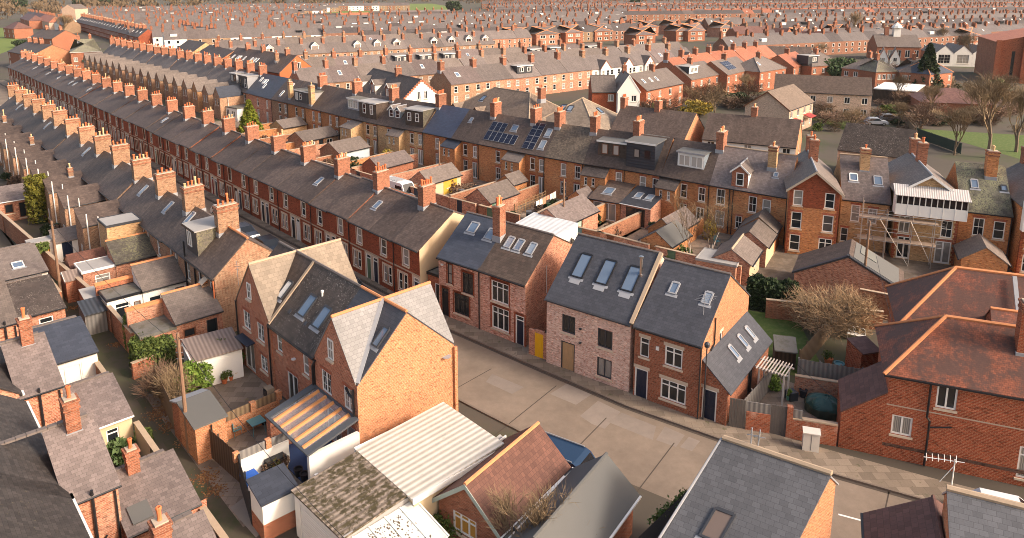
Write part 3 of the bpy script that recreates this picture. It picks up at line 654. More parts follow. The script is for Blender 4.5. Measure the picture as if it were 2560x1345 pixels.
lA = inl(mA, mB, h.W+.13, .4); lt = empty('lean_to', 'leaf-littered glass lean-to with white bars on the mossy garage', 'canopy', lA, ang(mA, mB))
fr = (V((0, 0, 2.35)), V((0, 1, 0)), V((2.6, 0, -.55)).normalized(), V((.55, 0, 2.6)).normalized())
b = MB(); b.fbox(fr, 0, 3.6, 0, 2.6, 0, .012); b.build('glass_pane', [plain('frosted_sheet', (.62, .62, .58), .35, .08, 2)], lt)
for k in range(5): b = MB(); b.fbox(fr, k*.885, k*.885+.07, 0, 2.65, .013, .06); b.build('glazing_bar', [WHITE], lt)
b = MB(); b.fbox(fr, 0, 3.6, 2.55, 2.62, -.06, .012); b.build('edge_rail', [WHITE], lt)
for k in (0, 3.5): b = MB(); b.box(2.42, 2.5, k, k+.08, 0, 1.85); b.build('post', [WHITE], lt)
b = MB(); rr = random.Random(3)
for k in range(190):
    q = rr.random(); u, v_ = (.3+rr.gauss(1.3, .6), .25+abs(rr.gauss(0, .9))); s_ = rr.uniform(.02, .06)
    if 0 < u < 3.55 and 0 < v_ < 2.5: b.fbox(fr, u, u+s_, v_, v_+s_*rr.uniform(.5, 1.6), .013, .035)
o = b.build('leaf_litter', [plain('dead_leaves', (.11, .065, .03), .9, .3, 4)]); o['kind'] = 'stuff'; o.location = lA; o.rotation_euler.z = ang(mA, mB)
# red tiled garage: gable end towards us
rA = P(1097, 1240, 2.3); rB = rA+V((3.0, -2.25, 0))
h = garage('garage', 'brick garage with rust red tiled pitched roof behind a bare sapling', rA, rB, 5.7, 2.3, 3.85, 'y', B_RED2, T_PAN, [('f', .9, .9, 1.5, 1.1, 'thrt', plain('amber_board', (.45, .22, .04), .6))], ridge=RIDGE_O, fascia=plain('sage_paint', (.34, .38, .32), .6), ov=.2, oe=.25)
b = MB(); b.box(-.37, -.3, -.2, 5.9, 2.05, 2.3); h.part('bargeboard', b, [WHITE])
rW = h.W
qA, qB = V((-.32, 27.92, 0)), V((2.37, 26.1, 0))
h = garage('garage', 'brick garage with smooth grey felt pitched roof beside the flat carport', qA, qB, 6.55, 2.3, 3.65, 'y', B_RED2, GRP, ridge=GRP, fascia=plain('sage_paint', (.34, .38, .32), .6), ov=.2, oe=.25, gut=WHITE)
cA, cB = inl(rA, rB, rW+.3, -1.5), inl(rA, rB, rW+1.2, -1.5)
h = garage('carport', 'flat grey carport roof between the red and grey garages', cA, cB, 6.6, 2.0, 2.1, 'flat', B_RED2, FELT, cat='carport', fascia=WHITE, ov=.0)
for k in range(4): b = MB(); b.box(0, h.W, .8+k*1.2, .95+k*1.2, 2.123, 2.2); h.part('batten', b, [BLACK])
sA, sB = inl(rA, rB, -.75, .4), inl(rA, rB, -.35, .4)
h = garage('shed_roof', 'narrow pale concrete lean-to roof beside the white corrugated garage', sA, sB, 5.4, 1.95, 2.1, 'ml', CREAM, FELT2, cat='shed', gut=None, ov=.1, oe=.15)
# ------------------------------------------------------------------ far side of the street: pair, pale brick house, red house
pA, pM, pB = P(1096, 640, 5.2), P(1198, 672, 5.2), P(1313.6, 710.3, 5.2); SK = -.17
h = House('semi_detached_house', 'mottled brick house with blue slate roof and black window frames, beside the cream gable', 'house', pA, pM, 'pair of cottages on the street', SK); W = h.W
h.vol(0, 0, W, 9, 0, 5.2, 7.6, 'x', B_MOT, S_BLUE, [('f', 1.0, 3.1, .5, 1.7, 'sashk'), ('f', 2.65, 2.75, 1.1, 1.75, 'twok'), ('f', .3, .05, .75, 2.5, 'doork', 0), ('f', 1.7, .75, 1.6, 1.75, 'thrtk')], arch=B_ARCH, quoin=B_RED, ridge=RIDGE_G)
h.sky('xf', 1.2, 3.1, .75, 1.0, LEAD); h.sky('xf', 3.25, 2.9, .7, 1.0, LEAD)
h.chim(W+.1, 3.0, 6.4, 9.6, .75, .95, 3, pc=(TERRA, TERRA, BUFFP), ph=.7)
b = MB(); b.lathe((.45, -.06, 4.55), [(.14, 0), (.15, .08)]); h.part('alarm_box', b, [WHITE])
h.pipe([(W, -.08, 5.1), (W, -.08, .1)], .055)
h = House('semi_detached_house', 'mottled brick house with brown pantile roof, three skylights and white framed windows', 'house', pM, pB, 'pair of cottages on the street', SK); W = h.W
h.vol(0, 0, W, 9, 0, 5.2, 7.58, 'x', B_MOT, T_CONC, [('f', 1.25, 2.95, 1.75, 1.7, 'thrt'), ('f', 1.3, .7, 1.75, 1.85, 'thrt'), ('f', 3.7, .05, .85, 2.45, 'door', 1)], gm=B_REC, arch=B_ARCH, quoin=B_RED, ridge=RIDGE_G)
for u in (1.0, 2.0, 3.25): h.sky('xf', u, 2.65, .5, 1.0, LEAD)
h.pipe([(W+.06-SK*0, 3.3, 5.5), (W+.06, 3.3, 3.2)], .03, WHITE)
h = House('side_gate_building', 'low flat roofed brick passage with black door between cream gable and mottled house', 'outbuilding', inl(pA, pB, -2.1, .8), inl(pA, pB, -.1, .8))
h.vol(0, 0, h.W, 3, 0, 2.9, 3, 'flat', B_RED2, FELT, [('f', .8, .05, .95, 2.2, 'door', 0)], fascia=BLACK)
wA, wB = P(1367.3, 742.2, 5.2), P(1577.3, 806.1, 5.2)
h = House('detached_house', 'pale pink brick house with wide dark slate roof, three long skylights and timber door', 'house', wA, wB, None, -.05); W = h.W
h.vol(0, 0, W, 9.2, 0, 5.2, 8.5, 'x', B_PALE, S_NEW, [('f', 1.3, 2.95, 1.1, 1.35, 'twog'), ('f', 4.2, 2.75, 1.15, 1.35, 'twog'), ('f', 1.25, .05, 1.15, 2.2, 'doorg', 6), ('f', 4.2, .55, 1.15, 1.4, 'twog')], arch=B_PALE, ridge=RIDGE_G, gut=CHAR)
for u in (1.1, 3.1, 5.1): h.sky('xf', u, 2.1, .8, 1.9, BLACK)
for u in (1.1, 3.1, 5.1): h.onslope('flashing', 'xf', u-.02, u+.82, 1.5, 1.86, -.01, .024, [LEAD])
b = MB(); b.lathe((6.0, 2.9, 7.1), [(.16, 0), (.16, .3), (.1, .32), (.1, 1.5), (.16, 1.5), (.17, 1.62), (.08, 1.66)], 10); h.part('flue_pipe', b, [plain('steel', (.55, .53, .5), .3, .1, 5, 1.)])
b = MB(); b.fbox((V((W+.02, 0, 5.3)), V((1, 0, 0)), V((0, 4.6, 3.3)).normalized(), V((0, -3.3, 4.6)).normalized()), -.05, .22, -.2, 5.65, -.1, .1); h.part('parapet', b, [RIDGE_B])
b = MB(); b.lathe((2.85, -.05, 3.55), [(.1, 0), (.12, .1)], 8); h.part('wall_lamp', b, [CHAR]); b = MB(); b.lathe((2.85, -.05, 2.5), [(.1, 0), (.12, .1)], 8); h.part('wall_lamp', b, [CHAR])
dA, dB = P(1588, 811, 5.2), P(1755, 861, 5.2)
h = House('detached_house', 'red brick house with dark slate roof and bright gable, white frames and lean-to side', 'house', dA, dB, None, 0); W = h.W
h.vol(0, 0, W, 8.9, 0, 5.2, 8.25, 'x', B_RED2, S_NEW, [('f', .4, 3.1, .65, 1.35, 'top'), ('f', 2.15, 3.05, 1.2, 1.35, 'twot'), ('f', .1, .05, .95, 2.15, 'door', 1), ('f', 1.95, .65, 1.75, 1.4, 'thrt'), ('r', 3.2, 3.0, .5, 1.6, 'sash')], gm=B_ORG, arch=STONE, ridge=RIDGE_G)
h.sky('xf', 1.25, 2.9, .42, .75, LEAD); h.sky('xf', 3.6, 2.8, .42, .75, LEAD)
h.vol(W+.003, .25, 1.7, 8.4, 0, 2.45, 4.0, 'ml', B_RED2, S_NEW, [('f', .1, .05, .95, 2.15, 'door', 1), ('r', 4, .05, .9, 2.1, 'doorg', 0)], gut=None, arch=STONE)
for v_ in (3.2, 5.0, 6.5): h.sky('m', v_, .8, .35, .8, LEAD)
h.pipe([(W+.08, 2.0, 6.2), (W+.08, 2.0, 4.4), (W+.1, 1.4, 4.2)], .05); h.pipe([(W, -.08, 5.0), (W, -.08, .1)], .05)
b = MB(); b.tube((W-.6, 1.6, 6.2), (W-.6, 1.6, 7.9), .02)
for k in range(5): b.tube((W-1.2+k*.1, 1.5, 7.3+k*.12), (W-.2+k*.1, 1.7, 7.3+k*.12), .012)
h.part('aerial', b, [LEAD])
b = MB(); b.box(1.55, 1.75, -.08, 0, 3.9, 4.15); h.part('alarm_box', b, [WHITE])
# yellow side gate between the mottled and the pale brick house
e = inl(wA, wB, -1.75, .25); g = empty('garden_gate', 'bright yellow gate in the gap beside the pale brick house', 'gate', e, ang(wA, wB))
b = MB(); [b.box(.55+k*.15, .69+k*.15, .0, .05, .05, 2.0) for k in range(5)]; b.build('gate_leaf', [plain('yellow_paint', (.80, .43, .01), .5, .05)], g)
b = MB(); b.box(0, .54, 0, .22, 0, 2.1); b.box(1.31, 1.7, 0, .22, 0, 2.1); b.box(.54, 1.31, 0, .22, 2.003, 2.2); b.build('brick_surround', [B_REC], g)
# ------------------------------------------------------------------ dark red house on the right with two hipped wings
kA, kB = V((21.6, 37.6, 0)), V((27.55, 35.2, 0)); kd = (kB-kA).normalized(); kE = kA+kd*13
h = House('corner_house', 'large dark red brick house with hipped red tile roofs along the pavement', 'house', kA, kE); W = h.W
h.vol(0, 0, W, 5.6, 0, 5.6, 8.0, 'hl', B_BLD, T_RED, [('f', 2.4, 3.75, 1.0, 1.45, 'two'), ('f', 7.0, 3.75, 1.1, 1.6, 'twot', GLASSC), ('f', .35, 1.6, 1.05, 1.2, 'two'), ('f', 6.6, .5, 1.3, 1.9, 'twot'), ('f', 10, 3.75, 1.1, 1.5, 'two')], ridge=RIDGE_O, oe=.35, hipd=2.9)
h.vol(3.2, 5.603, W-3.2, 1.2, 0, 5.3, 5.5, 'flat', B_BLD, FELT)
h.vol(1.3, 6.8, W-1.3, 6.2, 0, 5.6, 8.6, 'hl', B_BLD, T_REDD, [('f', 1.0, 4.0, .8, 1.3, 'top'), ('f', 3.1, 3.9, .7, 1.3, 'sash')], ridge=RIDGE_O, oe=.35, hipd=3.2)
h.vol(6.0, 5.2, 5, 2.8, 4, 6.1, 7.4, 'x', B_BLD, T_RED, ridge=RIDGE_O)
b = MB(); b.fbox((V((2.1+5.6, 6.5, 5.75)), V((1, 0, 0)), V((0, 3.1, 3.0)).normalized(), V((0, -3., 3.1)).normalized()), -.12, .12, 0, 4.2, 0, .1); h.part('valley', b, [LEAD])
h.chim(6.6, 1.9, 6.4, 10.0, .75, .8, 1, m=B_BLD, pc=(TERRA,), ph=.6)
h.pipe([(2.05, -.12, 5.4), (2.05, -.12, 3.1), (2.2, -.12, 2.9), (2.2, -.12, .05)], .06); h.pipe([(2.2, -.12, 2.5), (3.3, -.1, 2.75)], .045)
b = MB(); b.box(0, W, -.012, .05, 3.35, 3.42); h.part('string_course', b, [MORT]); b = MB(); b.box(0, W, -.013, .05, .75, .95); h.part('plinth_band', b, [brick('brick_band', (.12, .06, .045), (.09, .05, .04), (.14, .09, .06))])
h.vol(-2.3, .0, 2.297, 3.6, 0, 2.35, 4.1, 'mr', B_BLD, T_MAR, gut=None, ov=.1, oe=.05, ridge=None)
# yard wall with two grey gates along the pavement
YA, YB = inl(dA, dB, 6.35, .25), inl(kA, kB, -2.4, 0)
wv = empty('yard_wall', 'weathered red brick yard wall with grey slatted top along the pavement', 'wall', YA, ang(YA, YB)); yl = (YB-YA).length
b = MB(); b.box(1.1, 2.5, 0, .23, 0, 1.35); b.box(3.5, yl, 0, .23, 0, 1.35); b.box(3.42, 3.75, -.03, .3, 0, 2.1); b.build('wall', [brick('brick_weathered', (.36, .10, .045), (.27, .07, .035), (.36, .2, .13), .25, patch=(.55, .38, .29))], wv)
b = MB(); b.box(3.76, yl-2.0, .05, .11, 1.353, 1.95); b.box(1.1, 2.5, .05, .11, 1.353, 2.0); b.build('slat_panel', [WOODG], wv)
b = MB(); b.box(3.76, yl-2.0, -.04, .27, 1.33, 1.40); b.box(yl-1.98, yl, -.04, .27, 1.35, 1.44); b.build('coping', [RIDGE_B], wv)
for x in (.1, 2.52): b = MB(); [b.box(x+k*.155, x+.145+k*.155, .04, .1, .04, 2.05) for k in range(6)]; b.build('gate', [plain('grey_gate', (.10, .085, .075), .8, .2, 4)], wv)
# ------------------------------------------------------------------ roofs at the bottom edge
vA, vB = P(1810, 1095, 6.5), P(2075, 1183, 6.5); u = (vB-vA).normalized(); nn_ = V((-u.y, u.x, 0))
h = House('coach_house', 'slate roofed house with one skylight and bright orange brick gable at the bottom edge', 'house', vA-nn_*6.2-u*1.5, vB-nn_*6.2-u*1.5, None, .245); W = h.W
h.vol(0, 0, W, 6.2, 0, 3.0, 6.4, 'mb', B_ORG, slate('slate_new_grey', (.105, .105, .112), .15, w=.34, h=.24, streak=.16), gut=None, ov=.05, arch=None)
h.sky('m', 1.3, 2.6, .72, 1.2, CHAR, plain('dull_skylight', (.16, .12, .10), .25, .05))
h.vol(0.02, 6.203, W-.04, .75, 0, 5.6, 6.3, 'mf', B_ORG, LEAD, gut=None)
b = MB(); b.tube((-.05, 6.2, 6.52), (W+.05, 6.2, 6.52), .13); h.part('ridge_tiles', b, [RIDGE_B])
b = MB(); b.tube((-.12, -.1, 3.1), (-.12, 6.2, 6.45), .06); h.part('verge_trim', b, [LEAD])
for x, s_ in ((1.15, 0), (1.45, .3)):
    b = MB(); b.tube((x, 6.3, 6.4), (x+s_*.2, 6.3, 7.4+s_*.1), .03); b.tube((x-.2, 6.3, 7.0), (x+.3, 6.3, 7.1), .02); h.part('aerial', b, [LEAD])
vC, vD = P(2370, 1221, 6), P(2560, 1268, 6); u = (vD-vC).normalized(); nn_ = V((-u.y, u.x, 0)); vD = vC+u*6
h = House('coach_house', 'slate roofed house with stone ridge in the bottom right corner', 'house', vC-nn_*5.5, vD-nn_*5.5); W = h.W
h.vol(0, 0, W, 5.5, 0, 3, 5.9, 'mb', B_ORG, MATS['slate_new_grey'], gut=None, ov=.05); h.vol(.02, 5.503, W-.04, .7, 0, 5.2, 5.8, 'mf', B_ORG, LEAD, gut=None)
b = MB(); b.tube((-.05, 5.5, 6.02), (W+.05, 5.5, 6.02), .14); h.part('ridge_tiles', b, [RIDGE_B])
b = MB(); b.tube((.15, 5.7, 5.9), (.15, 5.7, 7.3), .025)
for k in range(6): b.tube((-.9+k*.22, 5.6, 7.0+k*.04), (-.9+k*.22, 5.85, 7.2+k*.04), .012)
b.tube((-1.0, 5.7, 7.08), (.5, 5.7, 7.25), .018); b.tube((-.3, 5.7, 6.1), (.15, 5.7, 7.0), .015); h.part('aerial', b, [WHITE])
e0 = P(2211, 1302, 4.2); A_, B_ = e0+V((-2.0, -3.6, 0)), e0+V((2.6, -5.6, 0))
garage('garage', 'dark maroon tiled roof peak between the two slate roofs at the bottom edge', A_, B_, 6.5, 2.6, 4.2, 'y', B_RED2, T_MAR, ridge=T_MAR)
A_ = P(1596, 1345, 3.1); e0 = P(1726, 1220, 3.1); d_ = (e0-A_); B_ = A_+V((d_.y, -d_.x, 0)).normalized()*3.2
garage('garage', 'black shed roof with creeper along its edge at the bottom', A_, B_, d_.length, 1.6, 3.05, 'ml', B_RED2, plain('black_roof', (.018, .014, .011), .9), cat='shed', gut=None, ov=.02, oe=.05)  # roof in one near-black colour
# ------------------------------------------------------------------ long terraces near the street
ONES = 'first second third fourth fifth sixth seventh eighth ninth tenth eleventh twelfth thirteenth fourteenth fifteenth sixteenth seventeenth eighteenth nineteenth'.split()
def nth(n):
    if n < 20: return ONES[n-1]
    t = {2: 'twent', 3: 'thirt', 4: 'fort', 5: 'fift', 6: 'sixt', 7: 'sevent'}[n//10]
    return t+'ieth' if n % 10 == 0 else t+'y-'+ONES[n % 10-1]
rr = random.Random(11)
def place(proto, A, B, label, first=[]):
    A, B = V((A[0], A[1], 0)), V((B[0], B[1], 0))
    if id(proto) not in first: first.append(id(proto)); o = proto.o
    else: o = copy_tree(proto.o)
    o.location = A; o.rotation_euler.z = ang(A, B); o.scale.x = (B-A).length/proto.W; o['label'] = label; vary(o)
    return o
def vary(o):
    """no two stacks alike: pots of other heights, ridges a touch higher or lower"""
    o.scale.z = rr.uniform(.982, 1.018)
    for c in o.children:
        if c.name.startswith('chimney'):
            for q in c.children: q.scale = (1, 1, rr.choice((.6, .85, 1, 1, 1.15, 1.7))); q.rotation_euler.x = rr.uniform(-.05, .05)
Z0 = V((0, 0, 0))
def proto_c(flip, dc, chim, sky, wc='sash', gm=B_RED):
    h = House('terraced_house', 'x', 'house', Z0, V((3.75, 0, 0)), 'long red brick terrace with stone surrounds', -.2); W = h.W
    f = (lambda x, w_: W-x-w_) if flip else (lambda x, w_: x)
    d = 'door' if wc == 'sash' else 'door'+wc[-1]
    h.vol(0, 0, W, 8.9, 0, 5.2, 7.35, 'x', B_RED, S_BRN, [('f', f(1.3, .85), 3.25, .85, 1.55, wc), ('f', f(.55, .55), .75, .55, 1.6, wc), ('f', f(1.3, .55), .75, .55, 1.6, wc), ('f', f(2.75, .85), .08, .85, 2.5, d, dc)],
          quoin=STONE, oe=.25, ov=.0, gm=gm, ridge=RIDGE_G)
    b = MB(); b.box(0, W, -.05, .05, 2.78, 2.9); h.part('string_course', b, [RIDGE_B])
    if chim: h.chim(.0, 4.3, 6.6, 9.15, .8, 1.65, 5 if chim == 1 else 4, along='y', m=B_STK, ph=.45)
    if sky: h.sky('xf', 1.5, 2.2, .55, .9, LEAD)
    if flip: h.pipe([(W-.05, -.08, 5.1), (W-.05, -.08, .1)], .045)
    return h
PC = [[proto_c(0, 0, 1, 0), proto_c(0, 2, 2, 0, 'sashn'), proto_c(0, 3, 1, 1), proto_c(0, 4, 2, 0)], [proto_c(1, 1, 0, 0), proto_c(1, 5, 0, 0, 'sashn'), proto_c(1, 2, 0, 1), proto_c(1, 0, 0, 0)]]
nC = 51; cdir = (RC0-RC1).normalized(); RCs = -cdir*(RC0-RC1).length/nC
for k in range(nC):
    B_ = RC1-RCs*k; A_ = RC1-RCs*(k+1)
    o = place(PC[k % 2][(0 if k < 2 else rr.randrange(4))] if k else proto_c(0, 1, 1, 0, 'sash', CREAM), A_, B_, 'red brick house with cream rendered end gable, near end of the long terrace' if k == 0 else
              '%s house from the cream gable end of the long red brick street terrace' % nth(k+1))
# terrace whose backs face the lane, with tall stacks
DO = V((-22.9, 52.1, 0)); da = R(-42.5); du = V((math.sin(da), math.cos(da), 0)); dn = V((math.sin(da-math.pi/2), math.cos(da-math.pi/2), 0))
dp = lambda s, t, z=0: DO+du*s+dn*t+V((0, 0, z))
def proto_d(W, dc, dorm, sky, wing, pots, ch=True, end=False):
    h = House('terraced_house', 'x', 'house', Z0, V((W, 0, 0)), 'brown brick terrace with tall stacks by the lane', -.12)
    big = W > 5
    ws = ([('f', 1.3, 2.9, .8, 1.5, 'sash'), ('f', 2.6, 2.9, .8, 1.5, 'sash'), ('f', 5.5, 2.9, .8, 1.5, 'sash'), ('f', 2.6, .8, .8, 1.5, 'sash')] if big else [('f', .4, 2.9, .8, 1.6, 'sash'), ('f', 2.9, 2.7, .75, 1.6, 'sash')])
    h.vol(0, 0, W, 5.8, 0, 4.9, 7.2, 'x', B_BRN, S_BRN, ws, oe=.2, ov=.0 if not end else .05, ridge=RIDGE_O if end else None)
    if ch: h.chim(0, 2.9, 6.2, 9.1, .82, 1.8, pots, m=B_STKB, ph=.45)
    if sky: h.sky('xf', 3.2, 2.0, .55, 1.0, LEAD)
    if wing:
        h.vol(.6, -4.0, 3.0, 3.997, 0, 4.1, 5.3, 'ml', B_BRN, S_BRN, [('r', 1.6, 2.5, .8, 1.1, 'two'), ('f', 1., .8, 1, 1.2, 'two')], gut=BLACK, oe=.12)
        if wing == 2: h.chim(1.4, -1.2, 4.4, 6.1, .5, .5, 1, m=B_STKB)
        h.pipe([(3.75, -3.6, 5.4), (3.75, -3.6, .5)], .065, WHITE, 'soil_pipe'); h.pipe([(3.75, -2.6, 4.9), (3.75, -2.6, .5)], .055, WHITE, 'soil_pipe')
    return h
h = proto_d(4.1, 0, 1, 0, 0, 4, end=True); place(h, dp(4.1, 0), dp(0, 0), 'end house of the lane terrace with plain brick gable and tall stack')
b = MB(); b.box(2.1, 2.75, -.55, 0, 0, 4.0); b.slab([V((2.05, -.6, 4.1)), V((2.8, -.6, 4.1)), V((2.8, .0, 4.5)), V((2.05, 0, 4.5))], .06, 1); h.part('buttress', b, [B_BRN, STONE])
h.pipe([(4.0, -.1, 4.6), (4.0, -.1, .2)], .06, TERRA); h.pipe([(-.05, -.1, 4.8), (-.05, -.1, .2)], .08)
h = proto_d(7.8, 0, 0, 0, 0, 5); place(h, dp(11.9, 0), dp(4.1, 0), 'house with dark box dormer on the lane terrace, second from its end gable')
h.dormer(4.9, 7.6, .35, 2.9, 5.2, 7.35, CHAR, S_OLD, FELT2, [(5.4, 5.75, .95, 1.3, 'two')], fascia=BLACK); h.sky('xf', 1.0, 2.1, .55, 1.0, LEAD)
h.pipe([(5.6, -.1, 6.2), (5.6, -.1, .2)], .08)
h = proto_d(7.8, 0, 0, 1, 0, 4); place(h, dp(19.7, 0), dp(11.9, 0), 'third house from the end gable of the lane terrace, single skylight in its roof')
PD = [proto_d(7.8, 0, 0, 1, 1, 5), proto_d(7.8, 0, 0, 0, 2, 4), proto_d(7.8, 0, 0, 0, 1, 4)]
for k in range(3, 14):
    s0 = 4.1+7.8*(k-1); place(PD[(k*2) % 3], dp(s0+7.8, 0), dp(s0, 0), '%s house from the end gable of the brown lane terrace, with catslide rear wing' % nth(k+1))
# rear extensions of the near houses of that terrace
def ext(label, s0, s1, t0, t1, lo_, hi_, kind, wm, rm, wins=(), **kw):
    h = House('rear_extension', label, 'extension', dp(s1, t1), dp(s0, t1)); h.vol(0, 0, h.W, t1-t0, 0, lo_, hi_, kind, wm, rm, wins, **kw); return h
ext('single storey brick extension with mottled slate slope behind the end house', -1.0, 1.7, .01, 3.4, 2.7, 4.0, 'ml', B_REC, S_WARM, [('r', .5, 1.3, .9, .7, 'plain'), ('r', 2.2, .3, .8, 1.9, 'plaink')], ridge=RIDGE_O)
ext('low flat felt roofed extension with white window beside the hedge', -1.0, 1.5, 3.403, 5.8, 2.3, 2.4, 'flat', B_REC, FELT, [('r', .6, 1.2, 1.3, .6, 'thr')], fascia=FELT, ov=.02)
hw = ext('bright brick party wall with tile coping above the flat felt roof', 1.72, 1.95, 3.4, 5.9, 3.5, 3.5, 'flat', B_REC, RIDGE_O, fascia=RIDGE_O, ov=.02, gut=None)
ext('white rendered extension with slate slope and wide window onto its yard', 6.9, 9.6, .01, 3.4, 2.7, 4.0, 'ml', WREND, S_WARM, [('r', .4, .7, 1.9, 1.3, 'two'), ('r', 2.5, .3, .7, 1.9, 'plain')], ridge=RIDGE_O)
ext('white rendered flat roofed extension with mossy felt and white window', 7.0, 9.4, 3.403, 6.0, 2.5, 2.6, 'flat', WREND, FELT, [('r', .5, .7, 1.1, 1.4, 'top'), ('r', 1.9, .6, .5, 1.3, 'plain')], fascia=BLACK, ov=.04)
ext('red brick party wall with tile coping between the two white extensions', 9.42, 9.65, 3.41, 6.2, 3.1, 3.2, 'flat', B_RED2, RIDGE_O, fascia=RIDGE_O, ov=.02, gut=None)
ext('brick extension with slate slope behind the third lane house', 14.8, 17.5, .01, 3.4, 2.7, 4.0, 'ml', B_REC, S_OLD, [('r', 1.6, .3, .8, 2.0, 'plain')], ridge=RIDGE_O)
ext('brick flat roofed extension with white trim and white window', 14.9, 17.6, 3.403, 6.0, 2.45, 2.55, 'flat', B_REC, FELT2, [('r', .9, .7, 1.2, 1.3, 'top')], fascia=WHITE, ov=.06)
ext('tall flat roofed brick bathroom wing, its side wall bright orange', 18.6, 21.6, .01, 3.0, 5.0, 5.1, 'flat', B_YEL, FELT2, fascia=CHAR, ov=.03)
ext('little outhouse with rusty red tiled roof and white arched door', 18.2, 20.6, 3.3, 6.3, 2.1, 2.9, 'y', B_REC, T_PAN, [('r', .2, .05, .9, 1.95, 'door', 2)], gut=None)
ext('shed with rust brown metal sheet roof by the lane wall', 15.1, 17.3, 6.1, 7.3, 2.0, 2.5, 'y', B_RED2, CORRB, gut=None, oe=.1, fascia=WHITE)
ext('store with pale weathered sheet roof by the lane', 9.6, 11.5, 5.2, 7.0, 2.0, 2.3, 'ml', B_RED2, FELT2, gut=None)
ext('wooden shed with black corrugated roof at the lane wall', 7.2, 9.2, 6.1, 7.6, 1.8, 2.2, 'ml', WOODG, CORRK, gut=None)
ext('white outhouse with slate roof and blue door in a back yard', 26.5, 28.6, 3.0, 6.0, 2.1, 2.8, 'ml', WREND, S_WARM, [('r', .6, .05, .9, 1.9, 'doorb', 1)], gut=None)
ext('flat concrete roofed store with yellow door in a back yard', 27.4, 28.8, 6.02, 8.0, 2.1, 2.2, 'flat', WREND, FELT2, [('r', .5, .05, 1.2, 1.9, 'plain', plain('yellow_door', (.8, .48, .02), .6))], ov=.05)
ext('brick outhouse with slate roof and two white windows far down the lane', 45.0, 48.0, 4.6, 8.2, 2.5, 3.6, 'ml', B_REC, S_MAUV, [('r', .6, 1, .9, 1.1, 'plain'), ('r', 2, .3, .7, 1.8, 'plain')], gut=WHITE)
# ------------------------------------------------------------------ walls along the back lane
def wall(label, A, B, hgt, m, t=.23, cop=None, name='garden_wall', gaps=(), cat='wall', copt=.06):
    A, B = V((A[0], A[1], 0)), V((B[0], B[1], 0)); o = empty(name, label, cat, A, ang(A, B)); Ln = (B-A).length
    b = MB(); x = 0
    for g0, g1, dm in sorted(gaps, key=lambda q: q[0]): b.box(x, g0, 0, t, 0, hgt); x = g1
    b.box(x, Ln, 0, t, 0, hgt); b.build('wall', [m], o)
    c = MB(); c.box(-.02, Ln+.02, -.04, t+.04, hgt+.002, hgt+copt); c.build('coping', [cop or RIDGE_B], o)
    for g0, g1, dm in gaps: g = MB(); g.box(g0+.03, g1-.03, .05, .1, .03, min(hgt-.05, 2.0)); g.build('gate', [dm], o)
    return o
B_LANE = brick('brick_lane', (.42, .17, .085), (.27, .085, .045), (.32, .2, .13), .35, patch=(.2, .12, .07))
prev = LR[0]+(LR[0]-LR[1]).normalized()*40; lanepts = [prev]
pts = [LRx[0].lerp(LRx[1], .7), LR[0], LR[0].lerp(LR[1], .35), LR[0].lerp(LR[1], .7), LR[1], P(335, 900)]
desc = ['farthest stretch of brown brick wall along the right of the back lane', 'brick lane wall in front of the yard with the clipped cypress', 'brick lane wall in front of the yellow door and the little outhouse', 'brick lane wall beside the telegraph pole', 'brick lane wall between the sheds and the hedge']
for i in range(5): wall(desc[i], pts[i], pts[i+1], 2.1, B_LANE, gaps=[(2, 2.9, DOORC[5])] if i in (1, 2, 4) else ())
wall('short brick end wall turning from the lane below the hedge', P(335, 950), P(395, 925), 1.2, B_RED2)
# ------------------------------------------------------------------ houses left of the lane, backs in the bottom left corner
AO = V((-19.7, 28.0, 0)); au = V((-.68, .733, 0)).normalized(); an = V((.733, .68, 0)).normalized()
ap = lambda s, t, z=0: AO+au*s+an*t+V((0, 0, z))
def arow(label, k, s0, s1, rm, wm, tl, ex, exwm, exrm, exlab, ewins=(), main=True, chs=.5, ev=4.7, rg=6.3):
    h = House('terraced_house', label, 'house', ap(s0-.1, -8), ap(s0-.1, tl)); xo = 8
    if main:
        s1m = s0+10.2; mw = s1m-s0
        h.vol(0, .1, 8, mw, 0, 5.0, 8.2, 'y', B_REC, S_DARK, gut=WHITE, oe=.15)
    h.vol(8.003, .1, h.W-8, s1-s0, 0, ev, rg, 'mb', wm, rm, gut=BLACK, ov=.12, oe=.15)
    b = MB(); n_ = int((h.W-5.0)/.42)
    for i in range(n_): b.box(5.2+i*.42, 5.2+i*.42+.40, s1-s0-.05, s1-s0+.22, rg+.06, rg+.16+.004*(i % 3))
    h.part('ridge_tiles', b, [RIDGE_G])
    h.chim(h.W-chs-.35, s1-s0-.35, rg-.9, rg+1.45, .62, .62, 1, m=B_STK, pc=(TERRA,), ph=.6)
    h.pipe([(8+.9, .02, ev+.3), (8+.9, .02, .1)], .07); h.pipe([(h.W-.15, .02, ev-.2), (h.W-.15, .02, .1)], .05)
    h.pipe([(8.4, .0, 1.6), (9.3, .0, 2.5)], .045)
    if ex:
        e0, e1, t1 = ex
        g = House('rear_extension', exlab, 'extension', ap(e0, tl+.02), ap(e0, t1)); g.vol(0, 0, g.W, e1-e0, 0, 2.55, 3.5, 'mb', exwm, exrm, ewins, gut=WHITE if exwm is CREAM else BLACK, ov=.08)
        b = MB()
        for i in range(int(g.W/.4)): b.box(i*.4, i*.4+.385, e1-e0-.02, e1-e0+.24, 3.56, 3.66)
        g.part('ridge_tiles', b, [RIDGE_G]); return h, g
    return h
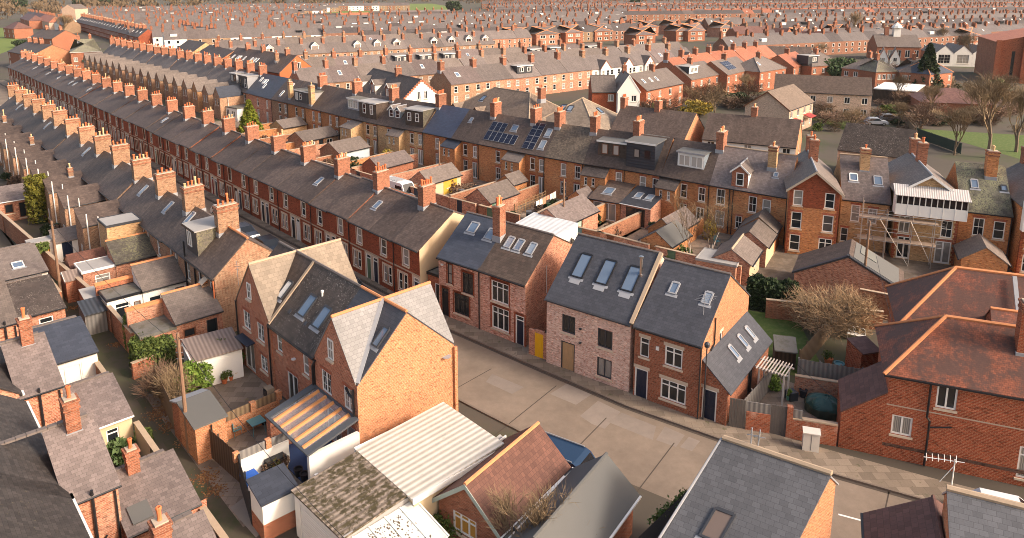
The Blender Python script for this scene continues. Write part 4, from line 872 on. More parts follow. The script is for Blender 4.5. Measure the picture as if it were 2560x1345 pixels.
h1, g1 = arow('house with mauve slate outrigger and chimney in the bottom left corner', 1, -.4, 3.7, S_MAUV, B_REC, 1.95, (-1.2, 2.35, 5.1), B_REC, S_MAUV, 'brick extension with mauve slates, double door and little window, bottom left', [('f', 1.7, .05, 1.1, 2.15, 'fr'), ('f', 3., 1.45, .5, .6, 'plain')])
b = MB(); b.lathe((0, 0, 0), [(.03, -.25), (.05, 0), (.33, .1), (.36, .14)]); o = g1.part('satellite_dish', b, [LEAD]); o.location = (.1, 3.2, 4.0); o.rotation_euler = (R(70), 0, R(-30))
g1.chim(1.2, 3.25, 3.1, 4.7, .55, .55, 1, m=B_STK, pc=(TERRA,), fl=.3)
g1.onslope('skylight', 'm', .3, 1.2, .25, 1.3, 0, .08, [GRP])
h0, g0 = arow('house with big mauve slate outrigger roof beside the white shed doors', 2, 10.9, 15.2, S_MAUV, B_REC, 2.0, (8.9, 12.7, 4.9), CREAM, S_MAUV, 'cream rendered extension with mauve slate roof and white window beside the lane', [('f', 1.5, 1.05, .65, 1.05, 'top')])
h2, g2 = arow('house with grey slate outrigger and tall terracotta pot, left edge of photo', 3, 22.0, 26.3, S_WARM, B_REC, 1.6, (18.6, 22.9, 5.4), WREND, S_BLUE, 'white extension with blue slate roof and white double shed doors', [('f', .9, .05, 1.9, 2.0, 'fr', WREND)])
h3, g3 = arow('house behind the mossy roofed extension at the left edge', 4, 32.2, 36.5, S_WARM, B_REC, 1.4, (28.0, 33.4, 5.4), B_REC, T_DARK, 'brick extension with lichen spotted roof and white window beside the lane', [('f', 2.2, .5, .95, 1.6, 'top')])
h4, g4 = arow('house behind the white extension with a blue skylight at left edge', 5, 42.6, 47, S_WARM, B_REC, 1.4, (37.4, 43, 6.0), WREND, S_WARM, 'white extension with slate roof and one skylight by the lane', [('f', 2.6, .4, 1.1, 1.5, 'top')])
g4.sky('m', 2.4, 1.5, .7, .9, WHITE)
hm, gm_ = arow('house with orange potted stack at the very bottom left edge', 0, -9.6, -5.2, S_MAUV, B_REC, 2.6, (-5.6, -3.2, 4.6), B_REC, S_MAUV, 'small slate lean-to at the bottom edge of the lane', (), chs=.0, ev=3.6, rg=4.4)
# walls on the left of the lane
for lb, s0, s1, t, m, hg in (('white yard wall with red sign and dark doorway at the bottom of the lane', -6.2, -1.3, 5.35, WREND, 2.2), ('cream yard wall with a pale gate beside the lane', 2.5, 8.8, 5.2, CREAM, 2.0), ('low brown brick yard wall with blue gate beside the white shed', 12.9, 18.4, 5.4, B_LANE, 1.8),
                             ('brick yard wall with trellis beside the mossy extension', 23.1, 27.9, 6.0, B_LANE, 1.6), ('brick yard wall far up the left of the lane', 33.6, 37.3, 6.2, B_LANE, 1.7)):
    o = wall(lb, ap(s0, t), ap(s1, t), hg, m, gaps=[(2.6, 3.5, BLACK if s0 < 0 else DOORC[3] if m is CREAM else DOORC[1])])
    if s0 < 0:
        b = MB(); b.box(3.75, 4.35, .24, .27, .55, 1.75); b.build('sign', [plain('red_sign', (.34, .04, .03), .5)], o)
        for i, z in enumerate((1.45, 1.12, .8)): b = MB(); [b.box(3.8+j*.13, 3.8+j*.13+.08, .271, .28, z, z+.16) for j in range(4)]; b.build('sign_lettering', [WHITE], o)
    if m is CREAM: b = MB(); b.box(.5, 1.3, -.06, .29, 2.06, 2.11); b.build('coping_stone', [WHITE], o)
# ------------------------------------------------------------------ buff and orange terrace seen from its yards
BXP = [(615, 230), (679, 246), (719, 255), (763, 266), (803, 275), (848, 286), (894, 297), (944, 308), (1000, 318), (1058, 328), (1130, 343), (1197, 357), (1299, 377), (1362, 389), (1459, 406), (1563, 421), (1652, 436), (1775, 459), (1970, 492)]
BW = [P(x, y, 5.4) for x, y in BXP]; BW = [V((p.x, p.y, 0)) for p in BW]
bdir = (BW[5]-BW[12]).normalized()
GB = 'buff terrace seen from its back yards'
def bhouse(label, A, B, wm, rm, sk=-.12, rg=8.9, ev=5.4, ws=None, oe=.22, arch=B_ARCH, chim=0, ridge=None, cm=None, dcol=2):
    h = House('terraced_house', label, 'house', A, B, GB, sk); W = h.W
    if ws is None:
        ws = [('f', W*.42, 3.15, .85, 1.65, 'sash'), ('f', W*.78, 3.15, .85, 1.65, 'cott'), ('f', W*.42, .75, .9, 1.7, 'cott'), ('f', W*.76, .08, .95, 2.35, 'fr')]
    h.vol(0, 0, W, 8.2, 0, ev, rg, 'x', wm, rm, ws, arch=arch, oe=oe, ov=0, ridge=ridge)
    if chim: h.chim(0, 4.1, rg-1, rg+1.75, .85, 1.7, chim, m=cm or B_STK, ph=.5)
    h.pipe([(W-.08, -.1, ev-.1), (W-.08, -.1, .1)], .055)
    return h
def closet(h, x, w_=2.8, rm=None, wm=None, d=1.5):
    h.vol(x, -d, w_, d-.003, 0, 4.25, 5.0, 'mb', wm or B_BUFO, rm or S_WARM, [('f', .5, 3.0, .4, 1.0, 'sash'), ('f', 1.5, 3.0, .4, 1.0, 'sash')], oe=.15, gut=None)
# left part, with gabled two storey wings
n = 18; L0 = P(430, 130, 5.4); L0 = V((L0.x, L0.y, 0)); ldir = (BW[1]-BW[0]).normalized()
for k in range(n):
    B_ = BW[0]-ldir*6.1*k; A_ = B_-ldir*6.1
    B_.y -= 0; wm = rr.choice((B_BRN, B_BUFF, B_BUFO)); rm = rr.choice((S_WARM, S_BRN, S_GREY))
    if k < 3:
        h = bhouse('%s house with a gabled rear wing, left of the blue roof in the buff terrace' % nth(k+1), A_, B_, wm, rm, chim=5)
        h.vol(1.2, -5.2, 3.4, 5.197, 0, 4.7, 6.6, 'y', wm, S_BLUE if k == 0 else S_WARM, [('f', .75, 2.9, .6, 1.4, 'sash'), ('f', 2.05, 2.9, .6, 1.4, 'sash'), ('r', 2, .8, .8, 1.2, 'sash')], gut=None, oe=.12)
        h.pipe([(4.75, -3.5, 4.6), (4.75, -3.5, .2)], .06, BLACK if k else WHITE)
        if k == 0: h.dormer(1.6, 6.0, .5, 3.9, 5.7, 8.5, CHAR, LEAD, FELT2, [(2.2, 6.1, .8, 1.9, 'sashg'), (4.6, 6.1, .8, 1.9, 'sash')], fascia=CHAR)
        if k == 1: h.dormer(2.4, 5.4, 1.0, 3.9, 6.4, 8.5, CHAR, LEAD, FELT2, [(2.9, 6.9, .7, 1.2, 'two'), (4.2, 6.9, .7, 1.2, 'plain')])
        PB = h
    else:
        if k == 3: PB = bhouse('x', A_, B_, B_BRN, S_WARM, chim=4); PB.vol(1.2, -5.2, 3.4, 5.197, 0, 4.7, 6.6, 'y', B_BRN, S_WARM, [('f', .75, 2.9, .6, 1.4, 'sash'), ('f', 2.05, 2.9, .6, 1.4, 'sash')], gut=None, oe=.12); pf = [0]
        o = PB.o if k == 3 else copy_tree(PB.o)
        o.location = A_; o.rotation_euler.z = ang(A_, B_); o['label'] = '%s house with a gabled rear wing, left of the blue roof in the buff terrace' % nth(k+1); vary(o)
        if k == 4:
            PB2 = PB
# middle part: every house with its own roof
def bw(i): return BW[i], BW[i+1]
h = bhouse('terrace house with dark blue slate roof and four skylights beside the grey box dormer', *bw(0), B_REC, S_BLUE, chim=4)
for u, v_ in ((1.6, 3.3), (3.4, 2.9), (4.4, 3.0), (5.1, 1.9)): h.sky('xf', u, v_, .55, .9, WHITE)
h = bhouse('buff house with dark roof and two long skylights, tall buff stack at its right', *bw(1), B_BRN, S_BRN)
h.sky('xf', 2.0, 1.0, .5, 1.1, WHITE); h.sky('xf', 3.2, 3.3, .6, .9, WHITE); h.chim(h.W, .8, 5.4, 9.2, .8, .8, 2, m=B_YEL, pc=(BUFFP,))
h = bhouse('buff house with dark box dormer between two tall buff stacks', *bw(2), B_BUFO, S_BRN, chim=0)
h.dormer(2.3, h.W-.02, .4, 3.9, 5.6, 8.0, CHAR, FELT2, FELT, [(2.7, 6.2, .9, 1.4, 'two'), (4.3, 6.3, .7, 1.2, 'sash')])
h = bhouse('buff house behind the right hand tall buff stack of the dark dormer', *bw(3), B_BUFO, S_BRN, chim=5)
h.dormer(.02, 2.0, .4, 3.9, 5.6, 8.0, CHAR, FELT2, FELT, []); h.chim(1.6, .6, 5.2, 9.4, .9, .9, 1, m=B_YEL, pc=(BUFFP,))
h = bhouse('buff house with plain dark slate roof left of the pale windowed dormer', *bw(4), B_BUFO, S_BRN)
h = bhouse('buff house with grey dormer of many pale window panes', *bw(5), B_BUFO, S_GREY, chim=5)
h.dormer(1.2, h.W-.02, 1.1, 3.9, 6.2, 8.3, LEAD, LEAD, FELT, [(1.4, 6.7, 1.4, 1.4, 'grid', GLASSC), (3.0, 6.7, 1.4, 1.4, 'grid', GLASSC)])
h = bhouse('yellow brick house with big black tile hung box dormer', *bw(6), B_YEL, S_BRN)
h.dormer(.1, 4.9, .35, 3.9, 5.6, 8.4, T_CONC, T_CONC, FELT2, [(1.2, 6.5, .8, 1.6, 'sash'), (3.2, 6.5, .8, 1.6, 'sash')]); closet(h, -1.7, 3.2, S_WARM, B_YEL, 2.6)
h = bhouse('yellow brick house with twin gabled blue grey dormer', *bw(7), B_YEL, S_BRN, chim=5)
BG = plain('blue_grey_paint', (.19, .22, .25), .6)
h.dormer(1.5, 2.9, 1.2, 3.7, 6.3, 7.7, BG, BG, S_WARM, [(1.75, 6.5, .9, 1.2, 'sash')], 'gable', ridge=LEAD); h.dormer(2.95, 4.35, 1.2, 3.7, 6.3, 7.7, BG, BG, S_WARM, [(3.2, 6.5, .9, 1.2, 'sash')], 'gable', ridge=LEAD)
h = bhouse('yellow brick house with brown tile hung dormer beside the blue slate roof', *bw(8), B_YEL, S_BRN)
h.dormer(.9, 4.8, .4, 3.9, 5.6, 8.4, T_CONC, S_OLD, FELT2, [(1.4, 6.6, .8, 1.3, 'cott'), (3.1, 6.6, .8, 1.3, 'cott')]); closet(h, -1.8, 2.9, S_WARM, B_YEL)
h = bhouse('brick house with smooth new blue slate roof in the buff terrace', *bw(9), B_BUFO, slate('slate_navy', (.052, .062, .095), .1, streak=.2, rough=.45, w=.5, h=.25), chim=5)
h = bhouse('brick house with worn brown slates between the blue roof and the solar panels', *bw(10), B_BUFO, S_BRN); h.sky('xf', 1.4, 3.2, .5, .6, LEAD); closet(h, -1.0, 3., S_BLUE)
def solar(h, u, v_, nx, ny, w_=.95, hh=1.55):
    PVM = plain('solar_cells', (.012, .014, .03), .18, .1, 2); b = MB(); O, X, Y = h.sl['xf']; fr = (O, X, Y, X.cross(Y))
    for i in range(nx):
        for j in range(ny):
            b.fbox(fr, u+i*(w_+.04), u+i*(w_+.04)+w_, v_+j*(hh+.04), v_+j*(hh+.04)+hh, .06, .10, 1)
            b.fbox(fr, u+i*(w_+.04)+.03, u+i*(w_+.04)+w_-.03, v_+j*(hh+.04)+.03, v_+j*(hh+.04)+hh/2-.008, .1, .105, 0); b.fbox(fr, u+i*(w_+.04)+.03, u+i*(w_+.04)+w_-.03, v_+j*(hh+.04)+hh/2+.008, v_+j*(hh+.04)+hh-.03, .1, .105, 0)
    h.part('solar_panel', b, [PVM, LEAD])
h = bhouse('brick house with two banks of solar panels stepped across its slate roof', *bw(11), B_BUFO, S_BRN, chim=6); solar(h, .5, .6, 6, 1, .92, 1.6); solar(h, .5, 2.3, 3, 1, .92, 1.6); h.sky('xf', 4.3, 3.0, .95, .8, LEAD, CG if 0 else SKYG)
h = bhouse('narrow brick house with tall column of solar panels and two skylights', *bw(12), B_BUFO, S_BRN, chim=3); solar(h, .15, .4, 2, 4, .95, 1.08); h.sky('xf', 2.75, .9, .75, 1.2, LEAD); h.sky('xf', 2.75, 3.0, .75, 1.1, LEAD); closet(h, -2.0, 3., S_WARM)
h = bhouse('brick house with mottled sandy brown slates left of the grey dormer', *bw(13), B_BUFO, slate('slate_sandy', (.15, .115, .085), .35, lichen=(.27, .21, .14), lich_t=.55, streak=.3), chim=6)
h = bhouse('brick house with flat grey dormer of two white windows beside the navy dormer', *bw(14), B_BUFO, S_BRN, chim=3)
h.dormer(1.6, h.W-.02, 1.0, 4.2, 6.2, 8.2, T_CONC, T_CONC, GRP, [(2.1, 6.6, .85, 1.3, 'plain', GLASSC), (3.6, 6.6, .85, 1.3, 'plain', GLASSC)]); closet(h, .2, 3.3, S_GREY)
h = bhouse('brick house with huge navy boarded box dormer and flat grey roof', *bw(15), B_BUFO, S_BRN, chim=5)
NB = wave_mat('navy_boards', (.022, .027, .038), (.012, .016, .024), .9, .5, axis='Y')
h.dormer(.02, h.W-.9, .2, 5.0, 5.3, 8.75, NB, NB, GRP, [(1.0, 6.9, .8, 1.1, 'plaink'), (2.4, 6.9, .8, 1.1, 'plaink')])
h = bhouse('brick house with white framed four light dormer on its slate roof', *bw(16), B_BUFO, S_BRN, chim=0)
h.dormer(1.6, 4.9, 1.2, 3.8, 6.4, 8.2, WHITE, BG, GRP, [(1.75, 6.6, 1.45, 1.3, 'two', GLASSC), (3.3, 6.6, 1.45, 1.3, 'two', GLASSC)], fascia=LEAD); closet(h, .0, 2.5, S_GREY)
h = bhouse('wide brick house with small gabled brick dormer and a buff stack on its slope', *bw(17), B_BUFO, S_MAUV, chim=4, ridge=RIDGE_B,
           ws=[('f', .8, 3.2, 1.0, 1.8, 'cott'), ('f', 4.4, 3.0, .9, 1.8, 'cott'), ('f', 5.9, 2.9, .9, 1.8, 'sash'), ('f', .8, .7, 1.05, 1.8, 'sash'), ('f', 3.1, .9, .7, 1.4, 'cott'), ('f', 7.1, .7, .8, 1.8, 'sash')])
h.dormer(2.4, 4.2, .05, 3.5, 5.5, 7.3, B_RED2, WHITE, S_WARM, [(2.9, 5.7, .85, 1.45, 'sash')], 'gable', ridge=LEAD); h.chim(6.2, 2.6, 7.0, 10.0, .9, .9, 2, m=B_YEL)
h.sky('xf', 6.6, 2.2, .35, .4, LEAD); h.pipe([(2.3, -.1, 5.2), (2.3, -.1, .1)], .07); h.pipe([(2.7, -.1, 5.2), (2.7, -.1, .1)], .06)
# right part: tall gabled bays
q0 = V((28.84, 72.41, 0)); q1 = V((34.3, 72.1, 0)); q2 = V((38.5, 70.2, 0)); q3 = V((44.3, 68.2, 0)); q4 = V((48.2, 66.3, 0)); q5 = V((54., 63.6, 0))
def bay(label, A, B, D, wm, sun=False):
    h = House('terraced_house', label, 'house', A, B, GB, -.1); W = h.W
    ws = [('f', .35, 2.75, 1.0, 1.75, 'sash' if not sun else 'twot'), ('f', W-1.4, 2.75, 1.0, 1.75, 'sash' if not sun else 'cott'), ('f', .35, .4, 1.0, 1.7, 'sash') if not sun else ('f', .4, .05, 1.2, 2.3, 'fr'), ('f', W-1.6, .35, 1.25, 1.7, 'twot') if not sun else ('f', W-1.7, .05, 1.35, 2.3, 'fr')]
    if not sun: ws += [('f', .4, 5.2, .9, 1.6, 'sash'), ('f', W-1.35, 5.2, .9, 1.6, 'sash')]
    h.vol(0, 0, W, D, 0, 7.0, 8.9, 'y', wm, S_WARM, ws, arch=B_ARCH, fascia=WHITE if sun else MORT, oe=.35, ov=.35, gut=None, ridge=LEAD)
    for x in (0, W):
        b = MB(); n_ = 24
        for i in range(n_): b.box(x-.012 if x else -.012, (x+.012) if x else .012, -.012, .2+.1*(i % 2), i*.24, i*.24+.22)
        for i in range(n_): b.box((x-.2-.1*(i % 2)) if x else -.011, (x+.011) if x else .2+.1*(i % 2), -.013, .05, i*.24, i*.24+.22)
        h.part('quoins', b, [B_RED])
    if not sun:
        b = MB()
        for x0_, x1_, z0_, z1_ in ((.02, .36, 5.05, 7), (1.34, W-1.39, 5.05, 7), (W-.41, W-.02, 5.05, 7), (.36, 1.34, 6.84, 7), (W-1.39, W-.41, 6.84, 7)): b.box(x0_, x1_, -.012, .05, z0_, z1_)
        b.face([V((.02, -.012, 7)), V((W-.02, -.012, 7)), V((W/2, -.012, 8.85))]); h.part('red_brick_gable', b, [B_RED])
    h.chim(W*.55, D*.62, 7.8, 10.9, .9, .9, 2, m=B_STK); h.chim(W*.55, D*.98, 7.8, 10.6, .9, .9, 2, m=B_STK)
    return h
b1 = V((28.15, 70.4, 0)); b1b = b1+V((.92, -.39, 0))*4.7
h = bay('tall three storey orange brick gable bay beside the mauve slate roof', b1, b1b, 10, B_BUFO)
h = bhouse('buff house with mauve slates, two skylights and a short buff stack', q1, q2, B_YEL, S_MAUV, ws=[('f', 1.0, 3.0, .85, 1.8, 'sash'), ('f', 2.6, 3.0, .85, 1.6, 'cott'), ('f', .2, .7, .7, 1.5, 'sash')], ridge=RIDGE_B, rg=9.1)
h.sky('xf', .9, 2.2, .65, .75, WHITE); h.sky('xf', 3.2, 2.0, .65, .9, LEAD); h.chim(2.3, 3.0, 7.2, 10.2, .9, .85, 1, m=B_YEL)
b2 = V((38.45, 69.1, 0)); b2b = V((43.4, 66.9, 0))
h = bay('gabled buff brick bay carrying a white timber sun room under corrugated sheet', b2, b2b, 10, B_YEL, True); W = h.W
b = MB(); b.box(-.35, W+.35, -1.3, -.02, 4.95, 6.05); b.box(-.35, W+.35, -1.3, -.02, 6.9, 7.05)
for i in range(13): x = -.35+i*(W+.62)/12; b.box(x, x+.08, -1.3, -1.22, 6.05, 6.9)
for i in range(7): x = -.3+i*(W+.6)/6; b.box(x-.01, x+.03, -1.33, -1.3, 4.95, 6.05)
b.box(-.35, -.27, -1.3, -.02, 6.05, 6.9); b.box(W+.27, W+.35, -1.3, -.02, 6.05, 6.9)
o = h.part('sun_room', b, [WHITE]); b = MB(); b.box(-.25, W+.25, -1.2, -1.18, 6.05, 6.9); h.part('pane', b, [GLASS], parent=o); b = MB()
b.slab([V((-.5, -1.55, 7.0)), V((W+.5, -1.55, 7.0)), V((W+.5, .0, 7.75)), V((-.5, 0, 7.75))], .05); h.part('sun_room_roof', b, [wave_mat('rusty_white_sheet', (.62, .58, .54), (.36, .31, .28), 1.6, .6, moss=(.42, .25, .16), mt=.62)], parent=o)
h = bhouse('orange brick house with very mossy grey slates, tall orange stack and two skylights', q3, q4, B_BUFO, slate('slate_very_mossy', (.13, .115, .09), .35, lichen=(.27, .26, .15), lich_t=.46, streak=.4, w=.35, h=.28), ws=[('f', 1.2, 2.9, .95, 1.8, 'cott'), ('f', 2.9, 2.8, .95, 1.8, 'sash'), ('f', .3, .4, .8, 1.7, 'cott')], rg=9.2)
h.chim(2.9, 3.2, 7.6, 10.9, .95, .9, 2, m=B_BUFO); h.sky('xf', 1.2, 2.6, .5, .85, LEAD); h.sky('xf', 3.7, 2.6, .4, .5, CHAR)
h = bay('white fronted bay at the right edge of the buff terrace', V((48.0, 64.6, 0)), V((52.5, 62.6, 0)), 10, B_BUFO)
b = MB(); b.box(-.3, 4.8, -1.0, -.3, 4.6, 7.4); h.part('sun_room', b, [WHITE])
# ------------------------------------------------------------------ outbuildings, walls and yards behind the buff terrace
YG = [BW[i] for i in range(0, 19)]
b = MB()
for i in range(18):
    a, c = YG[i], YG[i+1]; d = (c-a).normalized(); nn = V((d.y, -d.x, 0)); b.face([p for p in (a+nn*22+Z0, c+nn*22, c-nn*1, a-nn*1)])
o = b.build('yard_paving', [PAVE]); o['kind'] = 'structure'; o.location.z = .006
sheet('yard_paving', [(28, 74), (20, 60), (34, 50), (60, 58), (56, 66)][::-1], .004, YARD)
def outb(label, ap_px, W, D, ev, rg, wm, rm, az=128, wins=(), kind='y', z=None, **kw):
    yp = kw.pop('yp', 0); a = P(ap_px[0], ap_px[1], z or rg); az = R(az); d = V((math.sin(az), math.cos(az), 0)); A_ = a-d*W/2; A_.z = 0
    h = garage('outbuilding', label, A_, A_+d*W, D, ev, rg, kind, wm, rm, wins, cat='outbuilding', **kw)
    if yp: b = MB(); b.box(h.W, h.W+.02, 2.6, 5.2, .1, 2.0); h.part('yellow_wall', b, [plain('yellow_wall', (.62, .38, .05), .8, .12, 2)])
    return h
DG = plain('green_door', (.13, .30, .20), .6)
outb('yellow painted brick outhouse with slate roof beside the camper van yard', (1049, 429), 3.4, 6.0, 2.2, 3.5, B_REC, S_WARM, wins=[('r', 3.2, .9, .5, 1.0, 'plain')], gm=plain('buff_wall', (.6, .47, .3), .8, .1, 2), gmat='r', yp=1)
outb('brick outhouse with slate roof and green door in the yards', (1194, 473), 3.6, 5.5, 2.2, 3.5, B_REC, S_WARM, wins=[('r', .5, .05, 1.5, 1.9, 'plain', DG)])
outb('brick outhouse with pale green doors and slate roof behind the pale brick house', (1368, 523), 4.2, 7, 2.2, 3.6, B_REC, S_MAUV, wins=[('r', .8, .05, 1.2, 1.9, 'plain', plain('pale_green', (.36, .45, .36), .6)), ('r', 2.6, .05, 1.2, 1.9, 'plain', plain('pale_green', (.36, .45, .36), .6))])
outb('brown brick outhouse with slate roof and pale blue side wall', (822, 357), 4.5, 6, 2.3, 3.6, B_BRN, S_WARM, gm=plain('pale_blue_wall', (.5, .56, .58), .8), gmat='r')
outb('brick outhouse with slate roof and glazed white porch further up the yards', (738, 331), 4.2, 7, 2.3, 3.5, B_BRN, S_WARM, wins=[('r', 1, .6, 1.2, 1.3, 'two'), ('r', 3, .3, 1.0, 1.8, 'plain'), ('r', 4.6, .6, 1.2, 1.3, 'two')])
outb('buff outhouse with slate roof at the far end of the yards', (690, 302), 4, 5, 2.3, 3.4, B_YEL, S_WARM)
outb('outhouse with slate roof and white framed front near the yellow conifer', (520, 242), 4.2, 7, 2.4, 3.6, B_BRN, S_OLD, wins=[('r', 1, .5, 1, 1.5, 'two'), ('r', 3.6, .1, .8, 1.9, 'plain')])
outb('flat roofed white kitchen extension near the yellow conifer', (575, 268), 5, 4, 2.6, 2.7, WREND, FELT, kind='flat', wins=[('f', 1, .1, 1, 2.1, 'fr'), ('f', 2.8, .8, 1.4, 1.2, 'two')])
outb('white walled store with green roof edge up the yards', (800, 300), 4, 4, 2.2, 2.3, WREND, FELT, kind='flat')
outb('mauve roofed outhouse in front of the yellow brick houses', (925, 396), 3.6, 6.5, 2.2, 3.4, B_RED2, S_MAUV)
outb('gabled brick wash house beside the wide brick house with small dormer', (1897, 543), 3.4, 4.5, 2.3, 3.6, B_BUFO, S_WARM, 120)
outb('cream painted wash house with grey slate roof, middle of three in a line', (1873, 580), 3.4, 4.4, 2.2, 3.4, B_REC, S_WARM, 120, gm=CREAM, gmat='r')
outb('nearest cream sided wash house with concrete ridge beside the laurel hedge', (1829, 625), 3.4, 4.6, 2.1, 3.2, B_REC, S_WARM, 120, gm=CREAM, gmat='r', wins=[('r', 2.2, 1.0, .8, .8, 'grid')], ridge=RIDGE_B)
outb('small brick lean-to with slate roof under the solar panelled house', (1262, 438), 2.6, 3, 2.2, 3.2, B_BUFO, S_WARM)
outb('small brick outhouse with slate roof beside the modern extensions', (1440, 478), 2.2, 2.6, 2.2, 3.1, B_BUFO, S_MAUV)
outb('brick outhouse with dark grey slate roof left of the silver birches', (1655, 548), 3.0, 5.5, 2.2, 3.4, B_BUFO, S_MAUV)
outb('slate roofed store in front of the outhouse left of the birches', (1640, 580), 3.2, 4.5, 2.1, 3.2, B_BUFO, GRP)
outb('brick end outhouse with stone coped gable under the white fronted bay', (2466, 620), 3.6, 4, 2.3, 3.6, B_BUFO, S_WARM, 115)
outb('flat grey roofed shed behind the red brick house gable', (1790, 655), 3.6, 3, 2.0, 2.1, B_REC, FELT2, 120, kind='flat')
# modern kitchen extensions
A_, B_ = bw(14); g = House('rear_extension', 'kitchen extension with brown slate roof, one skylight and white folding doors', 'extension', inl(A_, B_, 3.0, -4.4), inl(A_, B_, 7.0, -4.4)); g.vol(0, 0, 4.0, 4.39, 0, 2.4, 3.6, 'mb', B_BUFO, S_BRN, [('f', .6, .05, 2.9, 2.1, 'thr')], ridge=None); g.sky('m', 1.2, 1.4, 1.0, 1.2, LEAD)
A_, B_ = bw(15); g = House('rear_extension', 'kitchen extension with black slate roof, two skylights and dark glass doors', 'extension', inl(A_, B_, 1.8, -4.2), inl(A_, B_, 5.6, -4.2)); g.vol(0, 0, 3.8, 4.19, 0, 2.45, 3.5, 'mb', B_REC, S_NEW, [('f', .7, .05, 2.4, 2.1, 'twok')], gut=WHITE); g.sky('m', .9, 1.6, .7, 1.0, LEAD); g.sky('m', 2.3, 1.6, .7, 1.0, LEAD)
e = P(1340, 560, 2.6); g = House('outbuilding', 'white conservatory with ribbed translucent roof behind the brown pantiled house', 'outbuilding', e+V((-2.6, 0, -2.6)), e+V((1.8, -3.6, -2.6))); g.vol(0, 0, g.W, 4, 0, 2.3, 2.8, 'mb', WREND, wave_mat('ribbed_sheet', (.62, .62, .60), (.48, .48, .47), .5, .4), gut=WHITE)
# big workshop with the scaffold
e = P(2113, 657, 3.6); az = R(118); d = V((math.sin(az), math.cos(az), 0)); A_ = V((e.x, e.y, 0))-d*4; B_ = V((e.x, e.y, 0))+d*4.4
g = House('workshop', 'mottled brick workshop with stone capped gable and grey membrane roof under the scaffold', 'outbuilding', A_, B_); W = g.W
g.vol(0, 0, W, 5.0, 0, 1.9, 4.1, 'y', B_REC, S_BRN, [('r', 1, .2, .9, 1.6, 'plain')], gut=None, fascia=None)
g.onslope('membrane', 'yr', .6, 4.9, .2, 4.3, .0, .03, [GRP]); g.onslope('skylight', 'yr', 2.6, 4.7, 2.3, 3.8, .03, .09, [plain('wired_glass', (.19, .19, .17), .3)])
g.onslope('capping', 'yr', -.1, .3, -.2, 4.9, -.02, .09, [CHAR]); g.onslope('capping', 'yl', 4.7, 5.1, -.2, 4.9, -.02, .09, [CHAR])
sc = empty('scaffold', 'steel pole scaffold with plank decks against the bay with the white sun room', 'scaffold', V((34.9, 68.6, 0)), ang(q1, q2))
STEEL = plain('scaffold_steel', (.5, .46, .42), .4, .15, 5, .6)
for x in (0, 2.2, 4.4, 6.3):
    for y in (0, 1.2): b = MB(); b.tube((x, y, 0), (x, y, 6.2 if x < 1 else 5.2), .032); b.build('standard', [STEEL], sc)
for z in (2.2, 3.2, 4.4, 5.0):
    for y in (0, 1.2): b = MB(); b.tube((-.6, y, z), (7.2, y, z), .028); b.build('ledger', [STEEL], sc)
for z in (2.25, 4.45):
    for k in range(4): b = MB(); b.box(-.3, 6.6, .02+k*.29, .28+k*.29, z, z+.05); b.build('plank', [plain('plank', (.36, .26, .19), .9, .2, 4)], sc)
b = MB(); b.tube((4.4, -.06, 0), (1.6, -.06, 4.4), .028); b.tube((6.3, -.06, .5), (4.2, -.06, 4.6), .028); b.build('brace', [STEEL], sc)
# yard walls behind the terrace
for i in range(2, 18):
    A_, B_ = BW[i], BW[i+1]; d = (B_-A_).normalized(); nn = V((d.y, -d.x, 0))
    wall('brick wall on the left of the %s yard counted leftward from the wide brick house' % nth(18-i), A_+nn*13, A_+nn*1.2, 1.8 if i % 3 else 2.1, rr.choice((B_REC, B_LANE, B_BUFO)), gaps=())
    wall('lane end wall with gate closing the %s yard counted leftward from the wide brick house' % nth(18-i), A_+nn*13.2, B_+nn*13.2, 1.9, rr.choice((B_REC, B_LANE)), gaps=[(1.2, 2.1, DOORC[rr.choice((1, 3, 5, 7))])])
A_ = BW[18]; wall('red brick wall behind the dark laurel hedge', V((21, 55.5, 0)), V((29.5, 53.2, 0)), 1.6, B_LANE)
wall('mossy brown brick wall below the workshop gable', V((29.0, 56.2, 0)), V((38.5, 50.5, 0)), 2.2, B_LANE)
# ------------------------------------------------------------------ houses behind the buff terrace
def aw(face, Ln, n, zs=(.8, 3.2), w_=1.1, hh=1.3, st='two', m0=.7):
    if n == 0: return []
    if n == 1: return [(face, Ln/2-w_/2, z, w_, hh, st) for z in zs]
    return [(face, m0+i*(Ln-2*m0-w_)/(n-1), z, w_, hh, st) for i in range(n) for z in zs]
def hs(label, a, c, D, ev, rg, kind, wm, rm, nf=2, nr=0, z=None, chim=(), name='house', group=None, ext_=(), nb=0, st='two', **kw):
    z = ev if z is None else z; A, B = P(*a, z), P(*c, z); h = House(name, label, 'house', A, B, group, kw.pop('sk', 0.)); W = h.W
    h.vol(0, 0, W, D, 0, ev, rg, kind, wm, rm, aw('f', W, nf, st=st)+(aw('r', D, nr, st=st) if nr else [])+list(ext_), **kw)
    for c_ in chim: h.chim(c_[0]*W, c_[1]*D, rg-1.2, rg+1.4, .8, 1.2, 3, m=c_[2] if len(c_) > 2 else B_STK, ph=.45)
    return h
CONCB = slate('tile_brown_ridged', (.20, .145, .105), .2, w=.3, h=.3, gap=.5, lichen=(.3, .25, .17), lich_t=.64)
h = hs('white gabled house with stepped brick coping, three dormers and a red porch roof', (884, 222), (1000, 258), 9.2, 5.6, 9.6, 'x', B_RED2, S_GREY, 3, 0, gm=WREND, gmat='r', chim=((.55, .5),), ridge=RIDGE_G, ext_=[('r', 3.6, 6.0, .7, 1.5, 'two'), ('r', 5.0, 6.0, .7, 1.5, 'two')])
